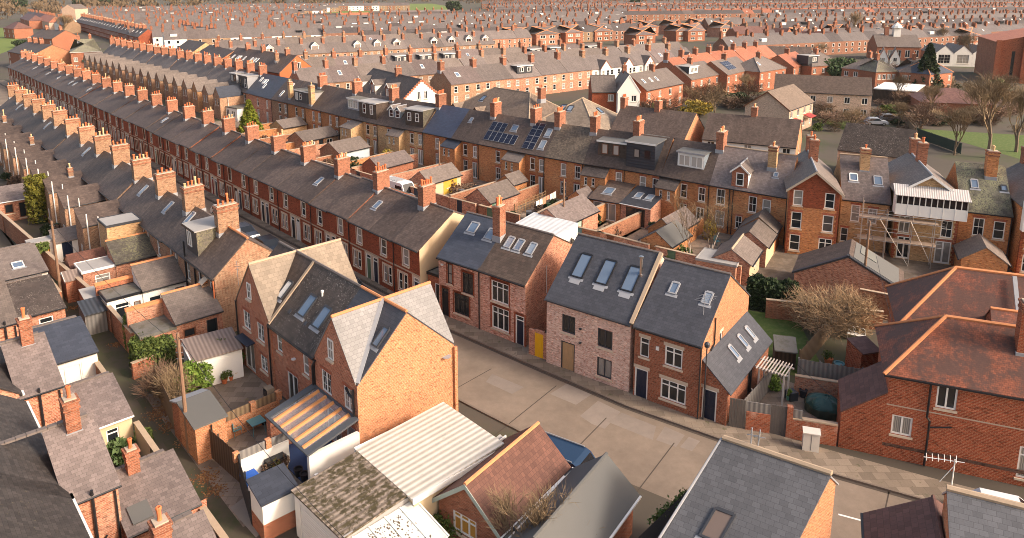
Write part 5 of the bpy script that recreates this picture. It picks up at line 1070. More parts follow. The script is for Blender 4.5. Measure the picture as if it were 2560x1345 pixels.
for i in range(3):
    x = h.W*(.06+.31*i); h.dormer(x, x+1.9, .4, 3.6, 5.9, 7.7, B_RED2, WREND, S_WARM, [(x+.5, 6.1, .9, 1.4, 'two')], 'gable')
h.vol(h.W+.003, .3, 2.0, 8.4, 0, 2.9, 3.7, 'ml', B_RED2, T_ORG, [('r', .5, .8, 1.3, 1.5, 'twot'), ('r', 3, .5, 1.2, 1.8, 'twot'), ('r', 6.2, .5, 1.5, 1.9, 'twot')])
b = MB()
for i in range(12): b.box(h.W-.05, h.W+.1, i*.38, i*.38+.36, 5.6+i*.33, 6.05+i*.33); b.box(h.W-.05, h.W+.1, 9.2-i*.38-.36, 9.2-i*.38, 5.6+i*.33, 6.05+i*.33)
h.part('stepped_coping', b, [B_RED2])
s2_ = empty('scaffold', 'small scaffold deck below the dormers of the white gabled house', 'scaffold', inl(P(884, 222, 5.6), P(1000, 258, 5.6), h.W*.55, -1.5), ang(P(884, 222, 5.6), P(1000, 258, 5.6)))
b = MB(); [b.tube((x, y, 0), (x, y, 7), .05) for x in (0, 2.5, 5) for y in (0, 1.2)]; b.build('poles', [STEEL], s2_); b = MB(); b.box(-.3, 5.3, 0, 1.2, 4.9, 5.0); b.build('plank_deck', [plain('plank', (0, 0, 0))], s2_)
HT = brick('half_timber_render', (.78, .74, .66), (.76, .72, .64), (.78, .74, .66))
def halft(h, xs):
    for x in xs:
        h.vol(x, -1.0, 2.6, 3.5, 0, 4.6, 5.9, 'y', B_RED2, CONCB, [('f', .4, 3.1, 1.8, 1.2, 'thr')], gut=None, fascia=BLACK, oe=.2, ov=.2)
        b = MB(); b.face([V((x+.2, -1.02, 4.65)), V((x+2.4, -1.02, 4.65)), V((x+1.3, -1.02, 5.75))]); p = h.part('gable_panel', b, [WREND]); b = MB()
        for u in (.75, 1.25, 1.75): b.box(x+u, x+u+.1, -1.06, -1.02, 4.6, 5.25+.4*(u == 1.25))
        b.box(x+.1, x+2.5, -1.07, -1.02, 4.55, 4.68); h.part('timber_framing', b, [BLACK], parent=p)
h = hs('half timbered house with dark hipped tile roof behind the blue slate roof', (1132, 268), (1322, 306), 11, 4.9, 8.6, 'h', WREND, CONCB, 3, 0, ridge=RIDGE_B, chim=((.9, .45),), gut=BLACK); halft(h, (.3, 6.6)); h.sky('xf', 5, 2.8, .9, 1.2)
h = hs('half timbered house with big brown hipped roof and three skylights behind the solar panels', (1330, 311), (1490, 332), 12, 4.9, 9.0, 'h', WREND, T_BEIGE, 3, 2, ridge=RIDGE_B, gut=BLACK); halft(h, (.4, 4.5)); h.sky('xf', 3.2, 4.0, .8, 1.1); h.sky('xf', 4.6, 3.9, .8, 1.1); h.sky('hr', 6.5, 3.2, .7, 1.1)
h = hs('white house with steep gable facing the buff terrace, red brick flank', (1545, 228), (1600, 228), 10, 5.4, 8.8, 'y', WREND, S_WARM, 2, 0, ridge=RIDGE_G, fascia=WHITE, gut=None, chim=((.5, .7),)); h.vol(-5.2, 2, 5.19, 7, 0, 5.0, 8.0, 'x', B_RED, S_WARM, [('f', 3.4, 3, 1.2, 1.4, 'two')], ridge=RIDGE_G)
h = hs('brick house with plain slate roof and row of skylights right of the white gable', (1616, 226), (1708, 207), 9, 5.2, 8.3, 'x', B_RED2, S_WARM, 4, 0, z=5.2, chim=((.6, .5),), gm=B_RED, gmat='l')
for u in (2, 5, 7.5): h.sky('xf', u, 2.2, .6, .9, WHITE)
def semi(label, a, c, D, rm, kind='x', wm=B_RED2, **kw): return hs(label, a, c, D, 5.2, 8.2, kind, wm, rm, kw.pop('nf', 4), 0, z=5.2, chim=kw.pop('chim', ((.5, .5),)), gut=None, **kw)
h = semi('brick semi with white flat dormer on its grey roof', (1728, 199), (1799, 185), 9, S_WARM); h.dormer(1, 5.5, 1.2, 4.4, 6.3, 8.0, WREND, CHAR, FELT2, [(2, 6.6, 1.2, 1.1, 'two'), (3.6, 6.6, 1.2, 1.1, 'two')])
h = semi('brick semi with rack of solar panels on its grey roof', (1818, 187), (1880, 172), 9, S_WARM); solar(h, 3.5, 1.2, 5, 2, 1., 1.6)
h = semi('brick house with hipped grey roof right of the solar panels', (1900, 180), (1965, 170), 9, S_WARM, 'h', ridge=RIDGE_G); h.sky('xf', 3, 2.5, .8, 1.0, WHITE)
h = semi('brick house with plain red tiled roof and bright gable', (1984, 168), (2026, 157), 9, T_ORG)
h = semi('brick house with dark boarded loft box and hipped grey roof', (2030, 166), (2110, 160), 9, S_WARM, 'h', ridge=RIDGE_G); h.dormer(-.5, 3.5, 1.0, 5, 5.6, 8.0, CHAR, CHAR, FELT2, [(1.2, 6.4, 1.6, 1.1, 'two')])
h = semi('low hipped house with worn brown roof behind the green dome tree', (2105, 170), (2200, 178), 10, S_WARM, 'h', ridge=RIDGE_G)
h = semi('brick house with patchy hipped roof and square bay', (2190, 180), (2245, 178), 8, S_OLD, 'h', ridge=RIDGE_G)
h = semi('brick house with long hipped roof behind the dark conifer', (2250, 180), (2325, 183), 10, S_WARM, 'h', ridge=RIDGE_G)
h = semi('brick house with blue slate hip edged in red ridge tiles', (2325, 186), (2382, 180), 8, S_BLUE, 'h', ridge=RIDGE_O, nf=2)
h = hs('buff brick house with lichen roof, gable end facing the terrace', (1863, 263), (1974, 275), 13, 4.9, 7.9, 'y', B_TAN, CONCB, 0, 4, fascia=BROWN, ov=.3); h.vol(h.W+.003, 1.5, 1.2, 2, 2.4, 2.5, 2.9, 'ml', B_TAN, plain('red_canopy', (.3, .04, .03), .5), gut=None); h.vol(h.W+.003, 8, 1.2, 3, 2.4, 2.5, 2.9, 'ml', B_TAN, MATS['red_canopy'], gut=None)
h = hs('long buff brick block with dark mossy tile roof behind the lichen gable', (1935, 226), (2180, 238), 9, 5.2, 8.2, 'x', B_TAN, T_CONC, 6, 2, gm=B_TAN)
h = hs('terrace house with brown slate roof and orange gable behind the grey dormers', (1526, 322), (1712, 346), 8, 4.8, 8.0, 'x', WREND, S_BRN, 4, 0, gm=B_ORG, chim=((.5, .5), (.02, .5)))
h = hs('house with brown slate roof and orange gable behind the white framed dormer', (1756, 346), (1990, 368), 8, 4.8, 8.0, 'x', WREND, S_BRN, 3, 1, gm=B_ORG, chim=((.5, .55),))
h = hs('house with speckled dark tile roof and pink gable behind the mauve slates', (2095, 372), (2272, 395), 7.5, 4.2, 7.4, 'x', B_TAN, T_DARK, 0, 0, gm=plain('pink_wall', (.6, .33, .2), .8), gut=None, z=4.2)
h = hs('flat white roofed hall with timber sides beside the dark conifer', (2185, 222), (2290, 230), 14, 3.2, 3.3, 'flat', WOODD, WREND, 0, 0, name='hall', fascia=WHITE)
h = hs('low building with dull red hipped roof among the bare trees', (2305, 255), (2490, 262), 12, 2.8, 5.2, 'h', B_RED2, T_MAR, 0, 0, gut=None)
hs('long low dark slate roofed hall behind the plain red gabled house', (1905, 146), (2030, 149), 9, 4.0, 7.6, 'x', B_RED2, S_BRN, 3, 0, z=4., gut=None, name='hall')
# church block at the right edge
A_, B_ = P(2478, 205, 0), P(2640, 212, 0); h = House('church', 'tall plain brick church block with slit windows at the right edge', 'church', A_, B_); W = h.W
h.vol(0, 0, W, 26, 0, 11.5, 15, 'mr', B_BLD, T_ORG, [('f', 9, 2, 2.2, 8, 'thr', GLASSD), ('f', 4, 2, .9, 7, 'plain', GLASSD)], gut=None, gm=B_STK, gmat='l'); b = MB(); [b.box(x, x+1.2, -.9, 0, 0, 12+x*.2) for x in (0, 6.5, 13)]; h.part('buttress', b, [B_BLD])
# school with white gables and cupola
A_, B_ = P(2335, 165, 0), P(2475, 168, 0); h = House('school', 'school range with white gables and big gridded windows near the church', 'school', A_, B_); W = h.W
for i in range(3): h.vol(i*W/3, 0, W/3-.01, 15, 0, 4.4, 7.0, 'y', WREND, S_WARM, [('f', 1, 1.0, W/3-2, 3, 'grid')], gut=None, gm=B_RED2, gmat='rl')
A_, B_ = P(2190, 150, 0), P(2300, 152, 0); h = House('school', 'school hall with white cupola on its grey ridge', 'school', A_, B_); W = h.W
h.vol(0, 0, W, 13, 0, 5, 9, 'x', B_RED2, S_WARM, aw('f', W, 5, (1.2,), 1.6, 2.6), gut=None)
b = MB(); b.box(W*.45, W*.45+2.4, 5.3, 7.7, 8.3, 11.6); b.lathe((W*.45+1.2, 6.5, 11.6), [(2, 0), (1.6, .8), (.2, 2)], 8); h.part('cupola', b, [WREND]); h.chim(W*.3, 6.5, 8, 12, 1.4, 1.4, 2)
for i, x in enumerate((2195, 2225)):
    h = hs(('small white gable with red roof edge before the school hall', 'second small white gable beside the school hall')[i], (x, 146), (x+26, 147), 9, 4.2, 7.4, 'y', WREND, S_WARM, 1, 0, z=4.2, gut=None, fascia=B_RED2)
# red brick houses in the side streets, left of centre
h = hs('red brick terrace end with bright orange red gable and many skylights', (553, 157), (699, 182), 10, 5.6, 9.6, 'x', B_RED, S_BRN, 4, 0, gm=plain('rust_render', (.50, .13, .045), .8, .1), gmat='r', chim=((.2, .5), (.47, .5), (.86, .5)), ext_=[('r', 5.0, 6.2, 1.0, 1.7, 'two'), ('r', 8, 2.8, 1.0, 1.5, 'two')])
for u in (3, 6, 7.3, 10, 14.2, 16, 17.5): h.sky('xf', u, 2.2, .6, 1.2, WHITE)
h = hs('brick house with wide pale brick gable left of the skylit terrace', (477, 142), (533, 160), 12, 5.4, 8.8, 'x', B_RED, S_BRN, 2, 0, gm=B_ORG, gmat='r', chim=((.3, .5),), ext_=[('r', 8, 3, 1, 1.6, 'two')])
h = hs('brick house with grey roof behind the wide pale gable', (436, 125), (478, 133), 10, 5.4, 8.6, 'x', B_RED, S_GREY, 2, 0, gm=B_YEL, gmat='r')
h = hs('public house with mossy hipped roof and white bay windows at the corner', (176, 131), (252, 128), 14, 6.2, 9.8, 'h', B_RED2, slate('slate_moss_hip', (.2, .18, .13), .2, lichen=(.25, .24, .14), lich_t=.5), 3, 3, chim=((.3, .5), (.7, .6)), gut=WHITE)
b = MB(); b.box(3, 9, -.5, 0, 3.05, 3.7); h.part('fascia_board', b, [plain('pub_green', (.03, .06, .035), .5)])
h = hs('brick house with grey roof beside the pub yard at top left', (72, 94), (130, 97), 12, 5.4, 8.6, 'x', B_RED2, S_GREY, 2, 0, gm=B_RED2, chim=((.2, .5), (.8, .5)))
h = hs('end house with orange gable standing behind the long street terrace', (20, 128), (80, 139), 12, 5.2, 8.2, 'x', B_RED2, S_GREY, 3, 0, gm=B_ORG, chim=((.1, .5), (.35, .5), (.6, .5)))
for lb, a, c in (('low bungalow with brown red roof by the green field', (8, 70), (34, 72)), ('red brick house with tiled roof under bare trees at top left', (50, 45), (72, 52)), ('pair of pale houses with red roofs on the far avenue', (76, 42), (100, 50)), ('house with orange roof on the far avenue', (92, 48), (122, 56))):
    hs(lb, a, c, 9, 5.2, 8.4, 'h', B_RED2 if 'red' in lb else B_TAN, T_ORG if 'orange' in lb else T_MAR, 3, 0, gut=None)
hs('tall buff gabled block beyond the far avenue', (154, 22), (187, 22), 16, 11, 14, 'y', B_TAN, S_WARM, 2, 0, z=11, gut=None)
# ------------------------------------------------------------------ rows of terraces to the horizon
def proto_f(wm, rm, kind=0, W=7.5, sk=0.):
    """house of a distant row: a wall, a roof, a stack, a few windows, a dormer on some"""
    h = House('terraced_house', 'x', 'house', Z0, V((W, 0, 0)), None, sk)
    h.vol(0, 0, W, 8.4, 0, 5.1, 8.3, 'x', wm, rm, aw('f', W, 3, (.9, 3.1), .9, 1.4, 'sash', .7), gut=None, ov=0)
    h.chim(.2, 4.2, 7.2, 9.9, .9, 1.3, 3, ph=.45, m=rr.choice((B_STK, B_STK, B_STKB)))
    if kind == 1: h.dormer(2.7, 5.2, 1.4, 3.9, 6.1, 7.5, WREND, WREND, S_WARM, [(3.0, 6.3, .9, 1, 'plain'), (4.0, 6.3, .9, 1, 'plain')], 'gable')
    if kind == 2: h.sky('xf', 2.4, 2.2, .7, 1.1, WHITE)
    if kind == 3: h.vol(2.2, -.6, 3.2, 4, 0, 5.2, 7.3, 'y', WREND, rm, [('f', .4, 3.0, .8, 1.6, 'sash'), ('f', 1.9, 3.0, .8, 1.6, 'sash')], gut=None, fascia=B_RED2)
    if kind == 4: h.dormer(1.6, 5.6, .8, 4.1, 5.9, 7.8, CHAR, CHAR, FELT2, [(2.2, 6.3, 1, 1.1, 'two'), (4.2, 6.3, 1, 1.1, 'two')])
    return h
S_FAR = slate('slate_far', (.155, .127, .114), .16, streak=.3, lichen=(.3, .25, .2), lich_t=.72, rnd=.2)
S_FARM = slate('slate_far_mauve', (.15, .115, .105), .16, streak=.3, rnd=.2)
FP = {k: proto_f(*a) for k, a in {'a': (B_REC, S_FAR, 0), 'b': (B_BRN, S_FARM, 2), 'c': (B_REC, S_WARM, 0), 'd': (B_BRN, S_FAR, 1), 'e': (WREND, S_FAR, 3), 'f': (B_RED2, S_BLUE, 0), 'g': (B_RED2, T_ORG, 0), 'h': (B_RED, S_BRN, 2), 'i': (B_REC, S_FAR, 4), 'm': (B_RED2, T_MAR, 0)}.items()}
used = {}
def fplace(k, A, B, label, grp=None):
    h = FP[k]
    if k not in used: used[k] = 1; o = h.o
    else: o = copy_tree(h.o)
    o.location = (A[0], A[1], 0); o.rotation_euler.z = ang(A, B); o.scale.x = (B-A).length/h.W; o['label'] = label; vary(o)
    if grp: o['group'] = grp
    return o
def row(desc, a, c, kinds, z=8.3, W=7.5, half=4.2, anchor='left end'):
    """a terrace whose ridge runs between two photo points"""
    A, B = P(*a, z), P(*c, z); A.z = B.z = 0; d = (B-A).normalized(); nn = V((d.y, -d.x, 0)); A = A+nn*half; n = max(1, round((B-P(*a, z)).length/W)); B = A+d*n*W
    for i in range(n):
        k = rr.choice(kinds); fplace(k, A+d*W*i, A+d*W*(i+1), '%s house from the %s of the %s' % (nth(i+1), anchor, desc), desc)
    return n
tot = 0
for desc, a, c, kinds, W in (('terrace with stepped white and brick gables', (1100, 172), (1710, 118), 'acebicea', 9.3),
    ('first long grey terrace behind the stepped gables', (735, 172), (1700, 104), 'abcca', 7.5), ('second grey terrace behind the stepped gables', (690, 149), (1480, 108), 'aabci', 7.5),
    ('terrace with small white gabled dormers', (575, 116), (1240, 86), 'ddda', 7.5), ('grey terrace just behind the white dormers', (545, 100), (1300, 74), 'abc', 7.5),
    ('first maroon roofed terrace beyond the orange one', (1828, 66), (1930, 64), 'm', 8), ('second maroon roofed terrace beyond the orange one', (1985, 76), (2090, 80), 'm', 8), ('short maroon terrace between the two others', (1932, 70), (1976, 72), 'm', 8),
    ('terrace with plain orange tiled roofs', (1665, 145), (1915, 112), 'g', 7.5), ('dark slated red terrace on the left avenue', (205, 40), (372, 74), 'h', 8.),
    ('short orange roofed terrace before the field', (850, 33), (928, 31), 'g', 7.5), ('grey terrace with gables before the field', (930, 28), (1120, 24), 'aai', 7.5)):
    tot += row(desc, a, c, kinds, W=W)
print('row houses', tot)
# hipped semis between the rows, right of centre
HP = [hs('x', (1000, 600), (1100, 600), 9, 5.1, 8.4, 'h', w_, r_, 2, 0, z=0, gut=None, ridge=g_, chim=((.5, .5),), name='hipped_house') for w_, r_, g_ in ((B_REC, S_FAR, RIDGE_O), (B_RED2, S_FARM, RIDGE_O), (B_RED2, T_MAR, RIDGE_B))]
hu = [0, 0, 0]
def hplace(i, px, py, az, w_, label):
    h = HP[i]
    if hu[i]: o = copy_tree(h.o)
    else: o = h.o; hu[i] = 1
    q = P(px, py, 0); az = R(az); o.location = (q.x, q.y, 0); o.rotation_euler.z = math.pi/2-az; o.scale.x = w_/h.W; o['label'] = label; o['group'] = 'hipped roof houses among the far terraces'
    return o
k = 0
for (xa, ya, xb, yb, n) in ((1268, 118, 1560, 100, 5), (1590, 116, 1690, 104, 2), (1545, 96, 1800, 78, 5), (1440, 40, 1720, 26, 8), (1700, 48, 2080, 40, 9), (1990, 118, 2180, 96, 3), (2240, 108, 2420, 120, 4), (1720, 104, 1800, 94, 2)):
    for i in range(n):
        k += 1; t = i/max(1, n-1); hplace(rr.choice((0, 1)) if yb > 60 else 2, lerp(xa, xb, t), lerp(ya, yb, t), 62+rr.uniform(-6, 6), rr.uniform(9, 12), '%s hipped roof house in the line near the %s' % (nth(i+1), {100: 'middle grey terraces', 104: 'stepped gables', 78: 'long orange terrace', 26: 'far playing field', 40: 'red roofed far estate', 96: 'red brick terrace on the right', 120: 'school', 94: 'orange terrace end'}[yb]))
# remaining distant terraces: past the count of single houses, one mass of rows
mass = MB(); MM = [slate('slate_mass', (.155, .13, .12), .16, streak=.3), brick('brick_far_buff', (.38, .24, .14), (.28, .16, .09), (.33, .24, .16)), brick('brick_far_red', (.33, .14, .085), (.25, .1, .06), (.3, .2, .14)), brick('brick_far_stack', (.34, .12, .065), (.24, .08, .045), (.28, .16, .1)), slate('slate_mass_mauve', (.14, .112, .102), .16, streak=.3), slate('slate_mass_brown', (.095, .078, .073), .16, streak=.3), T_ORG, WREND, GLASSD]
def mrow(A, az, n, W=7.5, roofs=(0, 4, 0, 5), walls=(1, 2), H=5.1, rg=8.2, D=8.4):
    az = R(az); d = V((math.sin(az), math.cos(az), 0)); nn = V((-d.y, d.x, 0)); u = V((0, 0, 1)); A = A+d*rr.uniform(0, 9)+nn*rr.uniform(-2, 2); W = rr.uniform(6.2, 9.4); n = int(n*7.5/W); main = rr.choice(roofs); H = H+rr.uniform(-.4, .5); rg = rg+rr.uniform(-.5, .6)
    for i in range(n):
        a = A+d*W*i; c = a+d*W; e = a+nn*D; g = c+nn*D; wi = rr.choice(walls); ri = main if rr.random() < .86 else rr.choice(roofs); m1 = (a+e)/2+u*rg; m2 = (c+g)/2+u*rg; hh = u*H
        mass.face([a, c, c+hh, a+hh], wi); mass.face([g, e, e+hh, g+hh], wi); mass.face([a+hh, c+hh, m2, m1], ri); mass.face([g+hh, e+hh, m1, m2], ri)
        if i in (0, n-1): mass.face([e, a, a+hh, m1, e+hh], wi); mass.face([c, g, g+hh, m2, c+hh], wi)
        fr = (m1, d, nn, u); ch_ = rr.uniform(1.0, 1.7)
        if rr.random() < .85: mass.fbox(fr, -.45, .5, -.6, .6, -.9, ch_, 3, 'd'); [mass.fbox(fr, -.1, .15, y, y+.25, ch_, ch_+.4, 3, 'd') for y in (-.5, -.1, .3)]
        for x in (1.2, 4.6):
            for z in (.9, 3.1): mass.fbox((a, d, nn, u), x, x+1.1, -.05, .0, z, z+1.4, 7, 'b'); mass.fbox((a, d, nn, u), x+.12, x+.98, -.06, -.05, z+.12, z+1.28, 8, 'b')
        q = rr.random()
        if q < .16: mass.fbox((a+nn*1.4+hh, d, nn, u), 2.5, 5.2, 0, 2.6, .6, 2.3, 7 if q < .1 else 8, 'd')
        if q > .8: s_ = (m1-(a+hh)); L_ = s_.length; s_ = s_.normalized(); mass.fbox((a+hh, d, s_, d.cross(s_)), 3, 3.8, 2.4, 3.4, 0, .08, 7, 'd')
for k in range(20):
    ya = 338+k*33+8*(k % 2); xa, xb = -66-(ya-338)*.36-10*(k % 3), 66+(ya-338)*.12
    if ya > 600: xa = -24
    mrow(V((xa, ya+xa*.53, 0)), 62, max(4, int((xb-xa)/6.6)))
for i, (x0, y0, az, n, roofs, walls) in enumerate(((75, 262, 64, 22, (5, 4, 0), (2,)), (95, 292, 66, 24, (5, 0), (2,)), (110, 322, 70, 26, (5, 4), (2,)), (120, 352, 70, 28, (5, 5, 0), (2, 1)), (120, 384, 72, 34, (5, 4), (2,)), (110, 420, 72, 40, (5, 0), (2, 7)), (150, 455, 74, 44, (4, 0), (1, 2)), (200, 490, 76, 44, (4, 0), (1, 2)), (180, 530, 78, 50, (0, 5), (2, 1)),
        (60, 560, 74, 60, (6, 5, 4, 0), (2,)), (90, 585, 75, 60, (6, 4, 0), (2,)), (100, 610, 76, 64, (6, 0, 5), (2, 1)), (90, 635, 76, 70, (0, 4), (2,)), (60, 660, 76, 70, (6, 4, 0), (2,)), (110, 690, 78, 70, (0, 5), (1, 2)), (160, 720, 80, 70, (0, 4), (1, 2)), (100, 755, 81, 80, (0, 4), (1, 2)), (60, 790, 82, 90, (0, 5, 6), (1, 2)), (20, 835, 83, 100, (0, 4), (1, 2)), (-40, 880, 84, 120, (0, 4, 5), (1, 2)), (-40, 930, 84, 120, (0, 4, 5), (1, 2)))):
    mrow(V((x0, y0, 0)), az, n, 7.5, roofs, walls)
for x0, y0, az, n in ((-150, 300, 60, 10), (-175, 330, 58, 13), (-200, 362, 58, 14), (-225, 395, 58, 15), (-250, 430, 58, 16), (-275, 470, 60, 16), (-300, 510, 60, 20), (-330, 560, 62, 24), (-380, 610, 66, 30), (-420, 680, 70, 34), (-330, 760, 74, 30), (-250, 420, -40, 26), (-175, 372, 140, 8), (-163, 315, 60, 9), (-188, 346, 58, 12), (-212, 378, 58, 14), (-237, 412, 58, 15), (-262, 450, 58, 16), (-290, 490, 60, 18), (-315, 535, 62, 22), (-350, 585, 64, 26), (-400, 645, 68, 30)):
    mrow(V((x0, y0, 0)), az, n, 7.5, (0, 4, 0), (1, 1, 2, 7))
o = mass.build('distant_terraces', MM); o['kind'] = 'stuff'; o['label'] = 'mass of grey roofed terraces filling the far town'; o['category'] = 'terraces'
# ------------------------------------------------------------------ trees, hedges and gardens
def rawmesh(name, v, f, mats):
    me = bpy.data.meshes.new(name); me.from_pydata(v, [], f)
    for m in mats: me.materials.append(m)
    return me
def leaves(r, pts, size, name, mat):
    """small leaf faces at points, turned every way"""
    v, f = [], []
    for p in pts:
        a = V((r.gauss(0, 1), r.gauss(0, 1), r.gauss(0, 1))); a.normalize(); b_ = a.orthogonal().normalized(); s = size*r.uniform(.6, 1.4); c = a.cross(b_)
        q = r.uniform(0, 6.28); x = b_*math.cos(q)+c*math.sin(q); y = a.cross(x); i = len(v)
        v += [p-x*s, p+y*s*.55, p+x*s, p-y*s*.55]; f.append((i, i+1, i+2, i+3))
    return rawmesh(name, [tuple(q) for q in v], f, [mat])
def blob(r, n, rx, ry, rz, cl=14, z0=0.):
    """points in clumps through an uneven crown"""
    cs = []
    while len(cs) < cl:
        p = V((r.uniform(-1, 1), r.uniform(-1, 1), r.uniform(-1, 1)))
        if .25 < p.length < 1: cs.append(p)
    out = []
    for i in range(n):
        c = r.choice(cs); q = V((r.gauss(0, 1), r.gauss(0, 1), r.gauss(0, 1))); q.normalize(); q *= r.uniform(.7, 1)*.42
        p = c*.72+q; out.append(V((p.x*rx, p.y*ry, z0+rz+p.z*rz)))
    return [p for p in out if p.z > .02]
def bush(name, label, loc, rx, rz, n, size, mat, cat='bush', ry=None, group=None, seed=1):
    r = random.Random(seed*7+n); o = empty(name, label, cat, loc, 0, group)
    inst('foliage', leaves(r, blob(r, n, rx, ry or rx, rz), size, 'foliage', mat), o)
    b = MB(); [b.tube((r.uniform(-.2, .2)*rx, r.uniform(-.2, .2)*rx, 0), (r.uniform(-.5, .5)*rx, r.uniform(-.5, .5)*rx, rz*1.3), .04, .015, 4) for _ in range(5)]; b.build('stem', [BARK], o); return o
def hedge(label, A, B, t, hgt, n, size, mat, seed=5, name='hedge'):
    r = random.Random(seed); A, B = V((A.x, A.y, 0)), V((B.x, B.y, 0)); Ln = (B-A).length; o = empty(name, label, 'hedge', A, ang(A, B)); pts = []
    for i in range(n):
        x, y, z = r.uniform(0, Ln), r.uniform(0, t), r.uniform(.05, hgt); k = r.randrange(4); w_ = .12*math.sin(x*2.1)+.1*math.sin(x*5.3+y*3)
        if k < 2: z = hgt+w_+r.gauss(0, .1)
        elif k == 2: y = r.choice((0, t))+r.gauss(0, .1)
        else: x = r.choice((0, Ln, x))+r.gauss(0, .06)
        pts.append(V((x, y, z)))
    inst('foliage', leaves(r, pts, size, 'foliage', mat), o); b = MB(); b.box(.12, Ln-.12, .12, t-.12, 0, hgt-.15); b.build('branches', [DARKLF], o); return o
def bare(r, h, spread, lev=5, r0=.16, up=.5, split=3, lean=0., trunk=.28, mr=.02, tw=2):
    """branching bare tree: two meshes, trunk and twigs"""
    tb, cb = MB(), MB()
    def grow(p, d, L_, rad, l):
        q = p+d*L_; (tb if l <= 1 else cb).tube(p, q, rad, rad*.68, 5 if l < 2 else 3, cap=False)
        if l >= lev:
            for k in range(tw):                               # last fine twigs
                a = V((r.gauss(0, 1), r.gauss(0, 1), r.gauss(.4, 1))).normalized(); e = (d*.9+a*.8).normalized(); w_ = e.orthogonal().normalized()*mr*.6; t_ = q+e*L_*r.uniform(.6, 1.5); cb.face([q-w_, q+w_, t_])
            return
        for k in range(split+(l > 1)):
            a = r.uniform(0, 6.28); s = spread*r.uniform(.5, 1.15); o = d.orthogonal().normalized(); y = d.cross(o); e = (d+(o*math.cos(a)+y*math.sin(a))*s+V((0, 0, up*.35))).normalized()
            grow(p+d*L_*r.uniform(.3 if l < 2 else .55, 1), e, L_*(r.uniform(.74, .95) if l < 3 else r.uniform(.6, .85)), max(rad*.56, mr), l+1)
    grow(V((0, 0, 0)), V((lean, 0, 1)).normalized(), h*trunk, r0, 0); return tb, cb
TREES = {}
def tree(label, loc, h, kind=0, seed=1, name='bare_tree', group=None, sp=.75, lev=5, mat=None, bark=None, rz=0., split=3, trunk=.28, up=.5):
    k = (kind, seed, lev)
    o = empty(name, label, 'tree', loc, rz, group)
    if k not in TREES:
        r = random.Random(seed); tb, cb = bare(r, 10, sp, lev, .17 if kind < 2 else .09, up, split, .03, trunk, .017 if kind < 2 else .045 if kind == 2 else .02); TREES[k] = (rawmesh('trunk', tb.v, tb.f, [bark or BARK]), rawmesh('crown', cb.v, cb.f, [mat or TWIG]))
    for nm, me in zip(('trunk', 'crown'), TREES[k]): c = inst(nm, me, o); c.scale = (h/10,)*3
    return o
def conifer(label, loc, r0, hgt, n, size, mat, col=False, seed=3):
    r = random.Random(seed); o = empty('conifer', label, 'tree', loc); pts = []
    for i in range(n):
        t = r.random()**.7; a = r.uniform(0, 6.28); rad = r0*((1-.12*t if t < .9 else .8) if col else (1-t)*.95+.05)*(1+.15*math.sin(a*5+t*20))*r.uniform(.75, 1.03); pts.append(V((rad*math.cos(a), rad*math.sin(a), .2+t*(hgt-.2))))
    inst('crown', leaves(r, pts, size, 'crown', mat), o); b = MB(); b.tube((0, 0, 0), (0, 0, hgt*.9), r0*.55 if col else .15, r0*.4 if col else .03, 8); b.build('trunk', [DARKLF if col else BARK], o); return o
TAN = leafm('tan_twigs', (.33, .22, .12), (.22, .14, .075))
def tangle(label, loc, rx, rz, n, mat, seed=2, wd=.022):
    """leafless shrub: a cloud of crossing thin twigs around a few stems"""
    r = random.Random(seed); o = empty('bare_shrub', label, 'shrub', loc); v, f = [], []
    for p in blob(r, n, rx, rx, rz, 22):
        d = V((p.x, p.y, p.z*.7)).normalized()+V((r.gauss(0, .7), r.gauss(0, .7), r.gauss(.1, .7))); d.normalize(); w_ = d.orthogonal().normalized()*wd; q = p+d*r.uniform(.4, 1.0); i = len(v); v += [tuple(p-w_), tuple(p+w_), tuple(q+w_*.4), tuple(q-w_*.4)]; f.append((i, i+1, i+2, i+3))
    inst('crown', rawmesh('crown', v, f, [mat]), o); b = MB(); [b.tube((r.uniform(-.3, .3), r.uniform(-.3, .3), 0), (r.uniform(-.6, .6)*rx, r.uniform(-.6, .6)*rx, rz*1.4), .06, .02, 5) for _ in range(9)]; b.build('stem', [BARK], o); return o
YEL = leafm('golden_leaves', (.20, .20, .02), (.10, .14, .015)); CYP = leafm('cypress_leaves', (.10, .10, .015), (.17, .15, .02)); YTW = leafm('yellow_blossom', (.45, .30, .03), (.25, .2, .06))
conifer('golden yellow conifer in the yards behind the long street terrace', P(628, 347), 2.6, 7.0, 2600, .28, YEL)
conifer('clipped golden cypress column in a yard by the back lane', P(104, 556), 1.25, 5.6, 3600, .16, CYP, True)
conifer('dark green conifer beside the flat white roofed hall', P(2313, 232), 4.2, 12.5, 2600, .5, DARKLF)
conifer('slim dark conifer left of the flat roofed hall', P(2187, 200), 2.2, 8, 1200, .4, DARKLF)
bush('evergreen_tree', 'round domed evergreen tree behind the long buff block', P(2087, 205), 7.5, 3.6, 3800, .5, leafm('blue_green_leaves', (.05, .085, .03), (.09, .13, .05)), 'tree')
hedge('tall overgrown green hedge beside the brown corrugated lean-to', P(318, 880), P(535, 838), 2.0, 2.2, 9000, .13, HEDGE)
hedge('overgrown end of the green hedge above the lane wall', P(345, 942), P(440, 912), 1.8, 2.0, 5000, .13, HEDGE, 6)
bush('laurel_bush', 'bright green laurel bush beside the telegraph pole', P(488, 985), 1.25, 1.15, 2600, .13, LAUREL)
bush('ivy', 'dark ivy climbing the garden wall below the brown lean-to roof', P(560, 925), 1.5, 1.2, 2600, .12, HEDGE, ry=.7)
hedge('ivy trailing along the garden fence beside the end townhouse', P(545, 930), P(600, 905), .5, 1.7, 2200, .1, HEDGE, 8, 'ivy')
